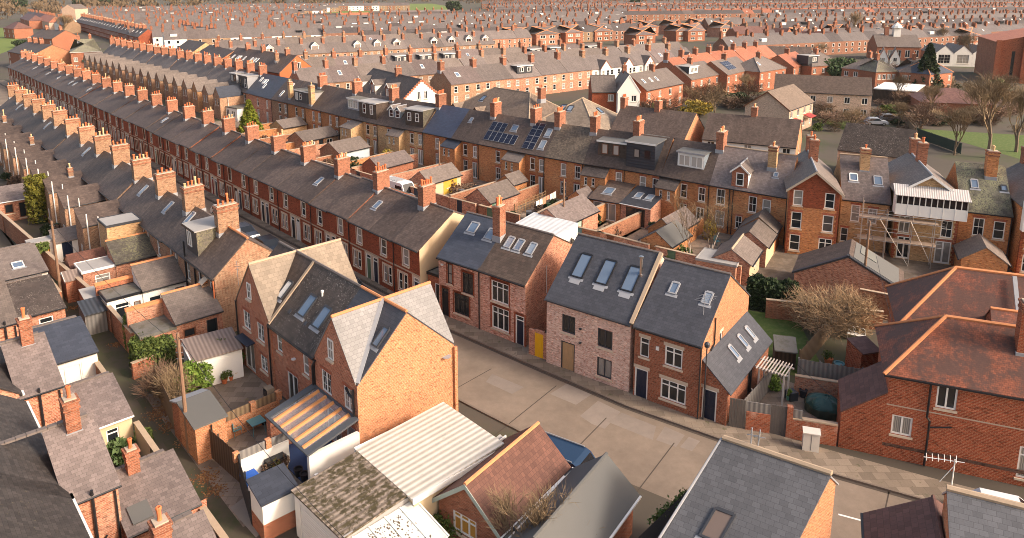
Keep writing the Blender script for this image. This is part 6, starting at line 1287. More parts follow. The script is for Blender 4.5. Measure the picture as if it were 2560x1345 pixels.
tangle('tangled brown shrub overhanging the lane beside the hedge', P(400, 985), 1.3, 1.0, 900, TWIGB, 4, .014); tangle('bare lilac shrub in front of the laurel bush', P(440, 1010), 1.0, 1.2, 700, TWIG, 5, .014)
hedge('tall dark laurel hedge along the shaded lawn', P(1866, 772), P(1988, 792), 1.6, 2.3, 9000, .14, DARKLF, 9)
tangle('big tangled bare tan shrub between the lawn and the workshop', P(2055, 835), 2.9, 1.75, 2300, TAN); tangle('second tangled bare shrub leaning over the garden fence', P(2115, 832), 2.2, 1.7, 2000, TAN, 3)
for i, (x, y, h_) in enumerate(((1722, 668, 6.2), (1776, 665, 6.4))): tree(('thin silver birch nearest the slate roofed store', 'thin silver birch beside the teal garden chair')[i], P(x, y), h_, 3, 40+i, 'birch_tree', bark=plain('birch_bark', (.62, .52, .42), .8, .2, 8), sp=.5, lev=4, up=.9, trunk=.36)
bush('shrub', 'olive green shrub under the silver birches', P(1700, 662), 2.0, .9, 1500, .15, HEDGE, 'shrub'); bush('shrub', 'yellow flowering shrub against the wide brick house', P(1772, 600), 1.0, 1.5, 700, .12, YTW, 'shrub')
bush('laurel_bush', 'glossy green bush beside the blue door of the workshop', P(2282, 778), 1.3, 1.35, 2200, .15, leafm('mid_green_leaves', (.04, .075, .015), (.08, .12, .03)))
tree('leafless sapling in front of the red tiled garage', P(1312, 1470), 6.6, 3, 51, 'bare_sapling', mat=TWIG, sp=.62, lev=5, up=.6, trunk=.2)
tangle('pale dead shrub before the grey felt garage', P(1425, 1420), 1.2, 1.3, 700, TAN, 6, .014)
bush('bramble', 'straggling bramble beside the red tiled garage at the bottom edge', P(1120, 1340), 1.5, .8, 1300, .1, HEDGE, 'bush')
r = random.Random(12); q0_, q1_ = P(1640, 1300, 3.1), P(1728, 1222, 3.1); o = empty('ivy', 'ivy creeper hanging over the edge of the black shed roof', 'ivy', (q0_.x, q0_.y, 0)); inst('foliage', leaves(r, [(q1_-q0_)*r.random()+V((r.gauss(-.1, .13), r.gauss(0, .13), 3.1-abs(r.gauss(0, .4)))) for _ in range(1300)], .08, 'foliage', HEDGE), o)
bush('spiky_plant', 'spiky green cordyline in a bottom left yard', P(305, 1152), .85, .7, 1200, .3, leafm('blade_leaves', (.06, .10, .03), (.11, .16, .06)), 'plant'); bush('shrub', 'green shrub beside the spiky plant in the bottom left yard', P(352, 1118), .8, .6, 900, .1, HEDGE, 'shrub')
bush('shrub', 'yellow winter jasmine on the wall beside the white shed doors', P(218, 925), .8, .7, 700, .1, YTW, 'shrub'); bush('fern', 'leafy green fern growing from the lane wall', P(100, 632, 1.9), .9, .55, 900, .16, HEDGE, 'plant')
bush('shrub', 'dark green bush in the yards left of the camper van', P(878, 430), 2.2, 1.1, 1300, .2, DARKLF, 'shrub'); bush('shrub', 'pale twiggy shrub in the yard left of the camper van', P(985, 405), 2.0, 1.4, 900, .16, YTW, 'shrub')
bush('shrub', 'green shrub behind the trellis by the laundry', P(1305, 497), 1.4, .8, 900, .14, HEDGE, 'shrub'); bush('shrub', 'green clump below the yellow conifer', P(690, 375), 2, .8, 700, .2, HEDGE, 'shrub'); bush('shrub', 'brown green creeper over the low yard wall', P(1165, 485), 2.2, .7, 900, .15, TWIGB, 'shrub')
for (a, c, dx, dy, nm) in ((P(1866, 775), P(1990, 792), -1.5, -10, 'lawn'), (P(2290, 322), P(2560, 338), 4, -34, 'lawn'), (P(2020, 295), P(2120, 302), 2, -14, 'lawn')):
    sheet(nm, [(a.x+dx, a.y+dy), (c.x+dx, c.y+dy), (c.x, c.y), (a.x, a.y)], .012, GRASS)
sheet('playing_field', [P(735, 38), P(990, 32), P(1160, 22), P(1080, 9), P(700, 12)], .02, plain('field_grass', (.13, .17, .03), .95, .2, .02))
sheet('playing_field', [P(-40, 150), P(34, 122), P(60, 72), P(-30, 68)], .02, MATS['field_grass'])
BT = 'bare winter trees'
for i, (x, y, h_, sd, lb) in enumerate(((2385, 388, 11, 61, 'bare spreading tree on the lawn beside the buff terrace roofs'), (2470, 395, 17, 62, 'tallest bare tree at the right edge of the lawn'), (2540, 380, 15, 61, 'bare tree cut by the right edge of the photo'), (1786, 296, 9, 63, 'pale bare birch left of the lichen gabled house'),
    (2135, 330, 6.5, 64, 'low bushy bare tree before the long buff block'), (2245, 318, 7, 61, 'small bare tree over the parked cars'), (2330, 300, 9, 62, 'bare tree in front of the dull red hipped roof'), (2440, 300, 10, 64, 'bare tree behind the dull red hipped roof'),
    (2240, 262, 9, 62, 'bare tree beside the flat white roofed hall'), (1870, 245, 8, 61, 'bare tree left of the long buff block'), (1915, 215, 8, 64, 'bare bush tree at the end of the long buff block'), (1720, 270, 7, 64, 'bare shrub beside the white gabled house'), (2132, 108, 19, 62, 'great bare tree rising among the red terraces'),
    (2420, 165, 15, 61, 'bare tree in front of the school gables'), (2050, 150, 9, 64, 'bare tree beside the hipped grey semis'), (1990, 110, 12, 61, 'bare tree by the red terraces left of the great one'), (2215, 110, 13, 64, 'bare tree right of the great bare tree'), (160, 98, 17, 61, 'large pale bare tree behind the public house'),
    (135, 62, 15, 64, 'bare tree in front of the far avenue'), (60, 58, 15, 62, 'bare tree above the low bungalow'), (20, 48, 17, 61, 'bare tree in the top left corner'), (95, 36, 16, 64, 'bare tree beside the pale far houses'), (2350, 120, 12, 62, 'bare tree left of the school gables'), (2300, 205, 9, 64, 'bare bush beside the dark conifer'), (2010, 262, 6, 64, 'bare bush in front of the long buff block'))):
    tree(lb, P(x, y), h_*1.15, 0 if sd != 64 else 1, sd, group=BT, mat=TWIG, rz=i*1.3, lev=5, split=3, sp=.55 if sd != 64 else .75, trunk=.2, up=.7)
bush('shrub', 'green bush beside the pale bare birch', P(1740, 290), 4, 1.6, 1400, .3, YTW, 'shrub'); bush('shrub', 'dark garden shrubs left of the lichen gabled house', P(1845, 262), 4, 1.5, 1200, .3, DARKLF, 'shrub'); bush('shrub', 'dark shrub by the far brick houses near the lane', P(66, 118), 5, 2, 900, .5, DARKLF, 'shrub'); bush('shrub', 'green hedge clump right of the public house', P(140, 122), 5, 2, 900, .5, DARKLF, 'shrub')
for i, (x, y) in enumerate(((205, 22), (262, 14), (52, 22), (700, 10), (1590, 22), (1135, 30))): bush('evergreen_tree', '%s evergreen tree from the left along the far edge of town' % nth(i+1) if i else 'dark evergreen tree beside the tall buff gabled block', P(x, y), 9, 7, 900, 1.3, DARKLF, 'tree', group='far evergreen trees')
# far belt of woodland, one mass
r = random.Random(77); wv, wf = [], []
for i in range(420):
    x = r.uniform(-1000, 1000); y = r.uniform(1080, 1700)+.05*x
    if r.random() < .14: x = r.uniform(-620, -330); y = r.uniform(560, 900)
    c = V((x, y, 0)); hh = r.uniform(8, 14)
    for k in range(70):
        p = c+V((r.gauss(0, 4), r.gauss(0, 4), abs(r.gauss(hh*.55, hh*.28)))); s = r.uniform(.6, 1.7); a = r.uniform(0, 3.14); t = V((math.cos(a), math.sin(a), 0)); u = V((0, 0, 1)); i0 = len(wv)
        wv += [tuple(p-t*s), tuple(p-u*s), tuple(p+t*s), tuple(p+u*s*1.6)]; wf.append((i0, i0+1, i0+2, i0+3))
o = inst('far_woodland', rawmesh('far_woodland', wv, wf, [leafm('winter_wood', (.11, .075, .045), (.17, .115, .065))])); o['kind'] = 'stuff'; o['label'] = 'brown leafless woodland along the top of the photo'; o['category'] = 'woodland'
# ------------------------------------------------------------------ yards and patios by the townhouses
def paved(nm, px, z, m): 
    pts = [P(*q) for q in px]
    if (pts[1]-pts[0]).cross(pts[2]-pts[0]).z < 0: pts = pts[::-1]
    sheet(nm, pts, z, m)
PAT = slate('patio_slabs', (.20, .155, .12), .25, w=.6, h=.6, streak=.15, rough=.9, gap=.5, spec=.2, lichen=(.20, .16, .07), lich_t=.6, lsc=1.5)
sheet('patio', [tp(-.2, -6.6), tp(TL, -6.9), tp(TL, -.02), tp(-.2, -.02)], .006, PAT)
YW = [P(440, 925), P(600, 880), P(690, 1010)]
ws_ = dict(cop=RIDGE_B)
g = House('lean_to', 'brown corrugated lean-to roof between the hedge and the townhouse', 'shed', P(478, 900, 2.3), P(604, 866, 2.3)); g.vol(0, 0, g.W, 2.9, 0, 2.2, 2.5, 'mb', WREND, CORRB, nof='l', gut=None); b = MB(); [b.box(-.12, -.04, y, y+.1, 2.3, 2.42) for y in [k*.2 for k in range(14)]]; g.part('sheet_end', b, [WHITE])
def fence(label, A, B, hgt, m, posts=4, name='garden_fence'):
    A, B = V((A[0], A[1], 0)), V((B[0], B[1], 0)); Ln = (B-A).length; o = empty(name, label, 'fence', A, ang(A, B)); b = MB(); n = int(Ln/.16)
    for i in range(n): b.box(i*Ln/n, (i+.94)*Ln/n, 0, .025, .06, hgt+.02*((i*7) % 3))
    b.box(0, Ln, .025, .06, hgt*.25, hgt*.25+.08); b.box(0, Ln, .025, .06, hgt*.8, hgt*.8+.08); b.build('boards', [m], o)
    for k in range(posts): c = MB(); x = k*Ln/(posts-1); c.box(x-.05, x+.05, .03, .13, 0, hgt+.08); c.build('post', [m], o)
    return o
fence('weathered board fence along the lane beside the laurel bush', P(392, 985), P(446, 1098), 1.9, WOODF)
a_, c_ = P(500, 1110), P(700, 1010)
g = House('garden_store', 'brick garden store with two-tone grey sheet roof behind the telegraph pole', 'shed', P(487, 1068, 2.4), P(564, 1037, 2.4)); W = g.W
g.vol(0, 0, W, 2.6, 0, 2.3, 2.75, 'mb', B_ORG, GRP, gut=None, ov=.1, oe=.1); g.vol(0, 2.603, W, 1.2, 0, 2.3, 2.72, 'mf', B_RED2, LEAD, gut=None, ov=.1, oe=.1); g.pipe([(W*.5, -.1, 2.2), (W*.5, -.1, .2)], .04)
A_, B_ = P(562, 1036, 1.75).xy.to_3d(), P(697, 979, 1.75).xy.to_3d(); d2 = ang(A_, B_); L2 = (B_-A_).length
o = empty('garden_wall', 'low brick wall with fence panels and piers between the two patios', 'wall', A_, d2); b = MB(); b.box(0, L2, 0, .22, 0, 1.15); [b.box(x, x+.35, -.06, .28, 1.15, 1.75) for x in (1.6, 3.3)]; b.build('wall', [B_ORG], o)
for x0, x1 in ((.1, 1.58), (1.97, 3.28), (3.67, L2)): b = MB(); b.box(x0, x1, .08, .13, 1.17, 1.75); b.build('fence_panel', [WOODF], o)
A_, B_ = P(598, 1132, 2.0).xy.to_3d(), P(720, 1080, 2.0).xy.to_3d(); o = empty('garden_wall', 'white rendered yard wall topped with grey slats beside the glass lean-to', 'wall', A_, ang(A_, B_)); L2 = (B_-A_).length
b = MB(); b.box(0, L2, 0, .2, 0, 1.5); b.build('wall', [WREND], o); b = MB(); [b.box(x, x+.3, -.03, .23, 1.5, 2.05) for x in (-.3, 1.5, 3.1)]; b.build('pier', [B_ORG], o)
for x0, x1 in ((.02, 1.48), (1.82, 3.08)): b = MB(); b.box(x0, x1, .07, .12, 1.5, 2.0); b.build('slat_panel', [WOODG], o)
fence('dark brown board fence closing the table patio', P(518, 1070, 1.9), P(592, 1132, 1.9), 1.9, WOODD)
fence('black steel fence along the edge of the white yard', P(594, 1140, 1.9), P(622, 1232, 1.9), 1.9, plain('black_fence', (.03, .032, .036), .6), 3)
g = House('garden_store', 'white and brick bin store with dark slate roof beside the lane', 'shed', P(655, 1258, 2.2), P(742, 1216, 2.2)); W = g.W
g.vol(0, 0, W, 1.7, .95, 2.1, 2.5, 'mb', WREND, S_BLUE, gut=None, ov=.1, oe=.12); b = MB(); b.box(-.01, W+.01, -.01, 1.71, 0, .95); g.part('brick_base', b, [B_RED2])
b = MB(); [b.box(W+.1+k*.15, W+.24+k*.15, .0, .04, .05, 1.7) for k in range(6)]; g.part('gate', b, [WOODD])
b = MB(); b.box(W+1.02, W+1.2, -.05, .15, 0, 2.3); g.part('gate_post', b, [WREND])
sheet('yard_concrete', [P(575, 1270), P(640, 1345), P(655, 1330), P(615, 1240)][::1] if (P(640, 1345)-P(575, 1270)).cross(P(615, 1240)-P(575, 1270)).z > 0 else [P(575, 1270), P(615, 1240), P(655, 1330), P(640, 1345)], .012, plain('concrete', (.24, .21, .18), .9, .15, 1))
def table(label, loc, rz):
    o = empty('garden_table', label, 'table', loc, rz); T = plain('teal_paint', (.10, .24, .26), .4, .1, 3); b = MB(); b.box(-.7, .7, -.45, .45, .72, .75); b.build('table_top', [T], o)
    for x in (-.62, .62):
        for y in (-.38, .38): b = MB(); b.tube((x, y, 0), (x*.9, y*.9, .72), .022); b.build('leg', [T], o)
def chair(label, loc, rz, m):
    o = empty('garden_chair', label, 'chair', loc, rz, 'patio chairs'); b = MB(); b.box(-.25, .25, -.25, .25, .42, .45); b.build('seat', [m], o); b = MB(); [b.box(-.24+k*.1, -.18+k*.1, .24, .28, .45, .92) for k in range(5)]; b.box(-.26, .26, .235, .285, .9, .95); b.build('backrest', [m], o)
    for x in (-.23, .23):
        for y in (-.23, .23): b = MB(); b.tube((x, y, 0), (x, y, .42), .018); b.build('leg', [m], o)
    for x in (-.27, .27): b = MB(); b.box(x-.02, x+.02, -.22, .26, .64, .67); b.tube((x, -.2, .44), (x, -.2, .65), .015); b.build('armrest', [m], o)
q = P(636, 1047, .75); q.z = 0; TE = plain('teal_paint', (.1, .24, .26)); GC = plain('grey_weave', (.13, .13, .12), .7, .1, 8); e_ = ang(TA, TB)
table('teal metal garden table on the middle patio', q, e_)
for lb, dx, dy, rz, m in (('grey woven chair at the far side of the teal table', .3, 1.0, 0, GC), ('grey woven chair left behind the teal table', -1.0, .75, .9, GC), ('teal chair at the left end of the teal table', -1.25, -.3, 1.7, TE), ('teal chair in front of the teal table', -.25, -1.05, 3.1, TE)):
    chair(lb, q+rot2(e_, (dx, dy)), e_+rz, m)
def pot(label, loc, r_, hgt, m, plant=None, name='plant_pot', seed=1, ph=.4):
    o = empty(name, label, 'pot', loc); b = MB(); b.lathe((0, 0, 0), [(r_*.7, 0), (r_, hgt), (r_*1.08, hgt), (r_*1.08, hgt+.04), (r_*.85, hgt+.04), (r_*.8, hgt-.06)], 12); b.build('pot', [m], o)
    if plant: r = random.Random(seed); inst('plant', leaves(r, [p+V((0, 0, hgt-.1)) for p in blob(r, 260, r_*1.5, r_*1.5, ph)], .07, 'plant', plant), o)
POTS = [('terracotta pot by the ivy wall of the left patio', 562, 958, .22, .35, TERRA, HEDGE), ('pale clay pot nearest the french door of the left patio', 590, 943, .22, .4, BUFFP, None), ('small red pot between the two patio pots', 578, 950, .15, .25, TERRA, HEDGE),
        ('black tub in the white yard, left of its pair', 747, 1190, .25, .45, BLACK, None), ('black tub in the white yard, right of its pair', 762, 1202, .25, .45, BLACK, None), ('pale pot with dry plant against the white yard wall', 714, 1178, .18, .4, BUFFP, TWIGB), ('black pot with heather in the white yard', 668, 1190, .28, .35, BLACK, TWIGB), ('pot with reddish shrub in the middle of the white yard', 690, 1190, .35, .4, BLACK, leafm('red_green_leaves', (.14, .07, .03), (.07, .09, .02))),
        ('yellow glazed pot by the double door at bottom left', 470, 1335, .22, .3, plain('yellow_glaze', (.45, .26, .03), .4), HEDGE), ('dark pot under the teal table end', 660, 1060, .2, .3, BLACK, None), ('green pot with leafy plant on the shaded patio right', 1970, 1000, .14, .28, DG, LAUREL), ('grey round bin like tub on the shaded patio', 2007, 992, .26, .5, CHAR, None), ('terracotta planter beside the raised deck', 2070, 912, .3, .5, TERRA, HEDGE), ('teal bowl planter on the raised deck', 2097, 918, .35, .3, TE, None), ('bright steel tub on the raised deck', 2135, 920, .3, .35, LEAD, None)]
for i, (lb, x, y, r_, hg, m, pl) in enumerate(POTS): pot(lb, P(x, y), r_, hg, m, pl, seed=i)
q = P(676, 1030); o = empty('crate_shelf', 'tall shelf of dark crates standing against the patio wall', 'shelf', q, e_); b = MB()
b.box(-.3, -.26, -.25, .25, 0, 1.75); b.box(.26, .3, -.25, .25, 0, 1.75); [b.box(-.26, .26, -.25, .25, z, z+.05) for z in (.02, .6, 1.15, 1.7)]; b.build('frame', [plain('grey_timber', (.22, .17, .12), .8)], o)
for z in (.08, .66, 1.21): b = MB(); b.box(-.24, .24, -.28, .2, z, z+.42); b.build('crate', [BLACK], o); 
def bin_(label, loc, m, rz=0.):
    o = empty('wheelie_bin', label, 'bin', loc, rz); b = MB(); b.slab([V((-.3, -.33, .95)), V((.3, -.33, .95)), V((.3, .37, .95)), V((-.3, .37, .95))], .9); b.build('body', [m], o); b = MB(); b.box(-.33, .33, -.38, .42, .953, 1.03); b.build('lid', [m], o)
    for x in (-.27, .27): b = MB(); b.tube((x-.04, .4, .1), (x+.04, .4, .1), .1, n=10); b.build('wheel', [BLACK], o)
    return o
bin_('bright blue recycling bin in the white yard', P(626, 1228), plain('blue_plastic', (.015, .11, .48), .4, .05), e_)
q = tp(12.6, -3.9); o = empty('barbecue_bench', 'dark boxy barbecue bench with mint tray under the glass lean-to', 'barbecue', q, e_); b = MB(); b.box(-.7, .9, -.4, .7, .06, .95); b.build('cabinet', [BLACK], o); b = MB(); b.box(-.5, .1, -.2, .3, .953, 1.08); b.build('tray', [plain('mint_plastic', (.35, .58, .45), .5)], o)  # black box barbecue with a tray on top
# ------------------------------------------------------------------ shaded yard on the right
sheet('patio', [(p.x, p.y) for p in (YA+V((.6, .5, 0)), YB+V((0, .5, 0)), YB+V((2.2, 5.0, 0)), YA+V((3.6, 7.6, 0)))], .006, PAT)
wall('old brick wall with board top across the back of the shaded yard', P(1985, 985), P(2140, 1010), 1.3, B_REC); fence('grey board fence above the old brick wall of the shaded yard', P(1992, 965), P(2150, 992), 2.0, WOODG)
fence('long mossy leaning board fence beside the shaded lawn', P(1998, 935), P(2082, 835), 1.8, WOODF, 6); fence('pale board fence beside the white pergola', inl(dA, dB, 6.9, .9), inl(dA, dB, 7.3, 7), 1.5, WOODG)
q = P(1930, 998); pr = ang(dA, dB); o = empty('pergola', 'small white slatted pergola in the shaded yard', 'pergola', q, pr)
PGW = plain('pergola_paint', (.58, .52, .45), .6)
for x in (-.8, .8):
    for y in (-.6, .6): b = MB(); b.box(x-.05, x+.05, y-.05, y+.05, 0, 2.25); b.build('post', [PGW], o)
for y in (-.6, .6): b = MB(); b.box(-1.1, 1.1, y-.03, y+.03, 2.25, 2.35); b.build('beam', [PGW], o)
for k in range(10): b = MB(); x = -.9+k*.2; b.box(x-.025, x+.025, -.95, .95, 2.353, 2.44); b.build('slat', [PGW], o)
bush('shrub', 'leafy green climber inside the white pergola', P(1932, 975), .8, .6, 800, .1, LAUREL, 'shrub')
r = random.Random(5); q = P(2066, 1030); b = MB(); N1, N2 = 14, 22; gr = []
for i in range(N1):
    t = i/(N1-1)
    for j in range(N2):
        a = 2*math.pi*j/N2; rr_ = (1.25*(1-t**3)+.02)*(1+.10*math.sin(a*3+1)+.06*math.sin(a*7+t*6)); gr.append(V((1.15*rr_*math.cos(a), .75*rr_*math.sin(a), 1.15*t**.7+.06*math.sin(a*5+t*9)*t)))
for i in range(N1-1):
    for j in range(N2): b.face([gr[i*N2+j], gr[i*N2+(j+1) % N2], gr[(i+1)*N2+(j+1) % N2], gr[(i+1)*N2+j]], 0 if i > 3 else 1)
o = b.build('tarpaulin', [plain('green_tarp', (.02, .07, .06), .35, .3, 3), plain('dark_tarp', (.035, .045, .03), .4, .3, 4)], None, 0, q, pr); tag(o, 'crumpled dark green tarpaulin over a heap in the shaded yard', 'tarpaulin')
chair('white slatted folding chair beside the green tarpaulin', P(2112, 1035), 2.0, PGW); chair('teal wooden chair under the silver birches', P(1792, 612), .4, TE)
pl_ = P(1978, 998); o = empty('planter', 'square grey planter tub on the shaded patio', 'planter', pl_, .3); b = MB(); b.slab([V((-.3, -.3, .6)), V((.3, -.3, .6)), V((.3, .3, .6)), V((-.3, .3, .6))], .6); b.build('tub', [CHAR], o)
q = P(2140, 850); o = empty('garden_bench', 'ornate white scrolled metal bench above the shaded yard', 'bench', q, pr+.1)
b = MB(); b.box(-.65, .65, -.22, .22, .42, .46); b.build('seat', [WHITE], o); b = MB()
for cx_, rr_ in ((-.35, .22), (0, .28), (.35, .22)):
    for k in range(12): a0, a1 = k*math.pi/6, (k+1)*math.pi/6; b.tube((cx_+rr_*math.cos(a0), .24, .75+rr_*math.sin(a0)), (cx_+rr_*math.cos(a1), .24, .75+rr_*math.sin(a1)), .02, n=4)
b.build('scroll_back', [WHITE], o)
for x in (-.6, .6): b = MB(); b.tube((x, -.2, 0), (x, -.2, .44), .025); b.tube((x, .2, 0), (x, .22, .7), .025); b.build('leg', [WHITE], o)
g = House('garden_store', 'small red brick store with brown tile roof in the shaded yard', 'shed', P(2148, 945), P(2192, 938)); g.vol(0, 0, g.W, 1.5, 0, 1.9, 2.2, 'mb', B_BLD, T_MAR, gut=None)
g = House('shed', 'little dark felt roofed shed behind the pergola', 'shed', P(1935, 915), P(1988, 922)); g.vol(0, 0, g.W, 1.6, 0, 1.3, 1.6, 'mb', WOODD, FELT, gut=None)
o = empty('utility_cabinet', 'pale grey street utility cabinet against the red yard wall', 'cabinet', P(2008, 1134), ang(YA, YB)); b = MB(); b.box(-.05, .85, .15, .6, .12, 1.25); b.build('body', [plain('cabinet_grey', (.58, .53, .46), .6, .06, 2)], o); b = MB(); b.slab([V((-.09, .1, 1.3)), V((.89, .1, 1.3)), V((.89, .64, 1.4)), V((-.09, .64, 1.4))], .06); b.build('lid', [plain('cabinet_grey', (0, 0, 0))], o); b = MB(); b.box(.39, .41, .14, .15, .2, 1.2); b.build('door_gap', [CHAR], o)
# ------------------------------------------------------------------ vehicles
RUB = plain('tyre_rubber', (.02, .02, .02), .9); HUB = plain('wheel_rim', (.35, .34, .33), .4, .1, 3, .6)
def paint(n, c): return plain(n, c, .25, .03, 2, spec=.6, rnd=0)
def vehicle(label, loc, rz, m, Ln=4.3, Wd=1.75, Hh=1.45, van=False, group=None, name='parked_car', cat='car', logo=False):
    o = empty(name, label, cat, loc, rz, group); h_ = Wd/2
    pf = [(-Ln/2, .35), (-Ln/2, .85), (-Ln/2+.25, Hh if van else .95), (-Ln/2+.75, Hh+.02 if van else Hh), (Ln*.08 if not van else Ln*.22, Hh if not van else Hh+.04), (Ln*.24 if not van else Ln*.36, .98 if not van else 1.2), (Ln/2-.1, .85), (Ln/2, .65), (Ln/2, .35)]
    if van: pf = [(-Ln/2, .35), (-Ln/2, Hh-.15), (-Ln/2+.12, Hh), (Ln*.24, Hh+.02), (Ln*.30, Hh-.1), (Ln*.40, 1.15), (Ln/2-.08, .98), (Ln/2, .7), (Ln/2, .35)]
    b = MB(); n = len(pf); ins = lambda z: h_*(1 if z < 1 else 1-.13*(z-1)/max(.4, Hh-1))
    Lp = [V((x, -ins(z), z)) for x, z in pf]; Rp = [V((x, ins(z), z)) for x, z in pf]
    b.face(Lp[::-1]); b.face(Rp)
    for k in range(n): b.face([Lp[k], Lp[(k+1) % n], Rp[(k+1) % n], Rp[k]])
    body = b.build('body', [m], o)
    g_ = MB(); a, c = (4, 5) if not van else (4, 5)
    for s_ in (.0,):
        p0, p1, p2, p3 = Lp[a].lerp(Rp[a], .06), Lp[a].lerp(Rp[a], .94), Lp[c].lerp(Rp[c], .95), Lp[c].lerp(Rp[c], .05); nn = (p1-p0).cross(p3-p0).normalized()
        if nn.x < 0: nn = -nn
        g_.face([p+nn*.012 for p in (p3, p2, p1, p0)])
    g_.build('windscreen', [GLASSD], o); g_ = MB()
    for sg in (-1, 1):
        ys = lambda z: sg*(ins(z)+.012)
        x0, x1, x2, x3 = ((-Ln/2+.55, -Ln/2+.95, Ln*.07, Ln*.2) if not van else (Ln*.05, Ln*.05, Ln*.26, Ln*.36)); zt, zb = Hh-.1, .98 if not van else 1.15
        if van: zt = Hh-.35
        q_ = [V((x0, ys(zb), zb)), V((x3, ys(zb), zb)), V((x2, ys(zt), zt)), V((x1, ys(zt), zt))]; g_.face(q_ if sg < 0 else q_[::-1])
    g_.build('side_window', [GLASSD], o)
    for x in (-Ln*.31, Ln*.31):
        for s_ in (-1, 1): b = MB(); b.tube((x, s_*(h_-.2), .32), (x, s_*(h_+.01), .32), .32, n=14, m=0); b.tube((x, s_*(h_+.01), .32), (x, s_*(h_+.02), .32), .2, n=10, m=1); b.build('wheel', [RUB, HUB], o)
    for s_ in (-.62, .62): b = MB(); b.box(Ln/2-.02, Ln/2+.015, s_*h_-.15, s_*h_+.15, .62, .76); b.build('headlight', [LEAD], o)
    for s_ in (-.75, .75): b = MB(); b.box(-Ln/2-.012, -Ln/2+.02, s_*h_-.1, s_*h_+.1, .7, .9); b.build('tail_light', [plain('red_lens', (.3, .01, .01), .3)], o)
    return o
q = P(1448, 1180, 0); v_ = vehicle('blue van with white roof rails parked beside the red tiled garage', V((2.75, 35.55, 0)), R(90-122), paint('van_blue', (.016, .038, .08)), 4.6, 1.9, 1.9, True, cat='van', name='parked_van')
for s_ in (-.8, .8): b = MB(); b.tube((-2.1, s_, 1.98), (1.0, s_, 1.98), .035); b.build('roof_rail', [LEAD], v_)
v_ = vehicle('white camper van with roof rack parked in the yards behind the terrace', P(998, 455, 2.2).xy.to_3d(), R(90-133), paint('van_white', (.75, .74, .72)), 5.6, 2.0, 2.4, True, cat='van', name='camper_van')
b = MB(); [b.box(-1.9+k*.35, -1.75+k*.35, -.7, .7, 2.46, 2.52) for k in range(7)]; b.build('roof_rack', [LEAD], v_); b = MB(); b.box(-1.9, -1.5, -1.012, -1.0, 1.2, 1.5); b.build('emblem', [plain('blue_emblem', (.03, .12, .4), .5)], v_)
for lb, x, y, z, az, c, hh in (('white car half hidden behind the slate roof at bottom right', 2535, 1262, 1.4, 112, (.7, .7, .69), 1.45), ('silver car under the bare trees by the buff block', 2190, 300, 1, 100, (.42, .42, .44), 1.5), ('grey car right of the silver one under the bare trees', 2222, 290, 1, 95, (.16, .17, .19), 1.5), ('black car parked below the brick terrace beside the beige gable', 672, 603, 1.2, 137, (.015, .016, .02), 1.45), ('dark car on the street behind the three townhouses', 873, 704, 1.2, 136, (.03, .032, .04), 1.45),
    ('white car far up the street below the red terrace', 560, 520, 1.2, 137, (.7, .7, .7), 1.45), ('slate blue car on the terrace street behind the lane houses', 610, 570, 1.2, 137, (.05, .055, .07), 1.45)):
    vehicle(lb, P(x, y, z).xy.to_3d(), R(90-az), paint('car_paint_%d' % x, c), 4.2, 1.75, hh, group='parked cars')
# ------------------------------------------------------------------ poles, wires, laundry
POLE = plain('pole_timber', (.22, .13, .08), .9, .3, 4, stretch=(1, 1, .2))
poles = {}
for lb, x, y, hg in (('rust stained telegraph pole beside the brick garden store', 473, 1130, 7.6), ('telegraph pole by the lane wall near the little outhouse', 155, 755, 7.4), ('telegraph pole in front of the brick workshop gable', 2153, 762, 7.6), ('telegraph pole behind the pale brick house', 1408, 590, 6.5), ('telegraph pole in the yards near the solar panels', 1100, 470, 6.5), ('black lamp post on the corner pavement by the red house', 1757, 1052, 5.0)):
    q = P(x, y); lamp = 'lamp' in lb; o = empty('lamp_post' if lamp else 'telegraph_pole', lb, 'lamp post' if lamp else 'pole', q); b = MB(); b.tube((0, 0, 0), (0, 0, hg), .13 if not lamp else .06, .09 if not lamp else .04, 8); b.build('pole', [POLE if not lamp else CHAR], o); poles[x] = q+V((0, 0, hg-.2))
    b = MB()
    if lamp: b.lathe((0, 0, hg), [(.05, 0), (.16, .08), (.18, .3), (.05, .42)], 8); b.build('lantern', [CHAR], o)
    else: [b.tube((-.2, 0, z), (.2, 0, z), .02) for z in [hg-.4-k*.4 for k in range(4)]]; b.build('step_iron', [LEAD], o)
def cable(label, a, c, sag=.5):
    a, c = V(a), V(c); o = empty('cable', label, 'cable', a); b = MB(); pr_ = V((0, 0, 0))
    for k in range(1, 13): t = k/12; p = (c-a)*t-V((0, 0, sag*4*t*(1-t))); b.tube(pr_, p, .014, n=4); pr_ = p
    b.build('wire', [BLACK], o)
cable('black cable from the stained pole down to the mossy garage', poles[473], P(860, 1345, 2.6), .6); cable('black cable from the lane pole over the flat felt roof', poles[155], P(452, 868, 3), .6); cable('cable from the workshop pole over the shaded yard', poles[2153], P(2240, 840, 5.2), .3); cable('cable from the workshop pole to the bay beside it', poles[2153], P(2230, 510, 5.0), .4); cable('pale washing cord across the shaded yard', P(1993, 910, 2.2), P(2105, 1008, 1.6), .1)
o = empty('washing_line', 'washing line of white and peach cloths in a back yard', 'laundry', P(1335, 545, 0)); a, c = V((0, 0, 1.9)), P(1392, 515, 0)-P(1335, 545, 0)+V((0, 0, 2.0)); b = MB(); b.tube(a, c, .012, n=4); b.build('cord', [LEAD], o)
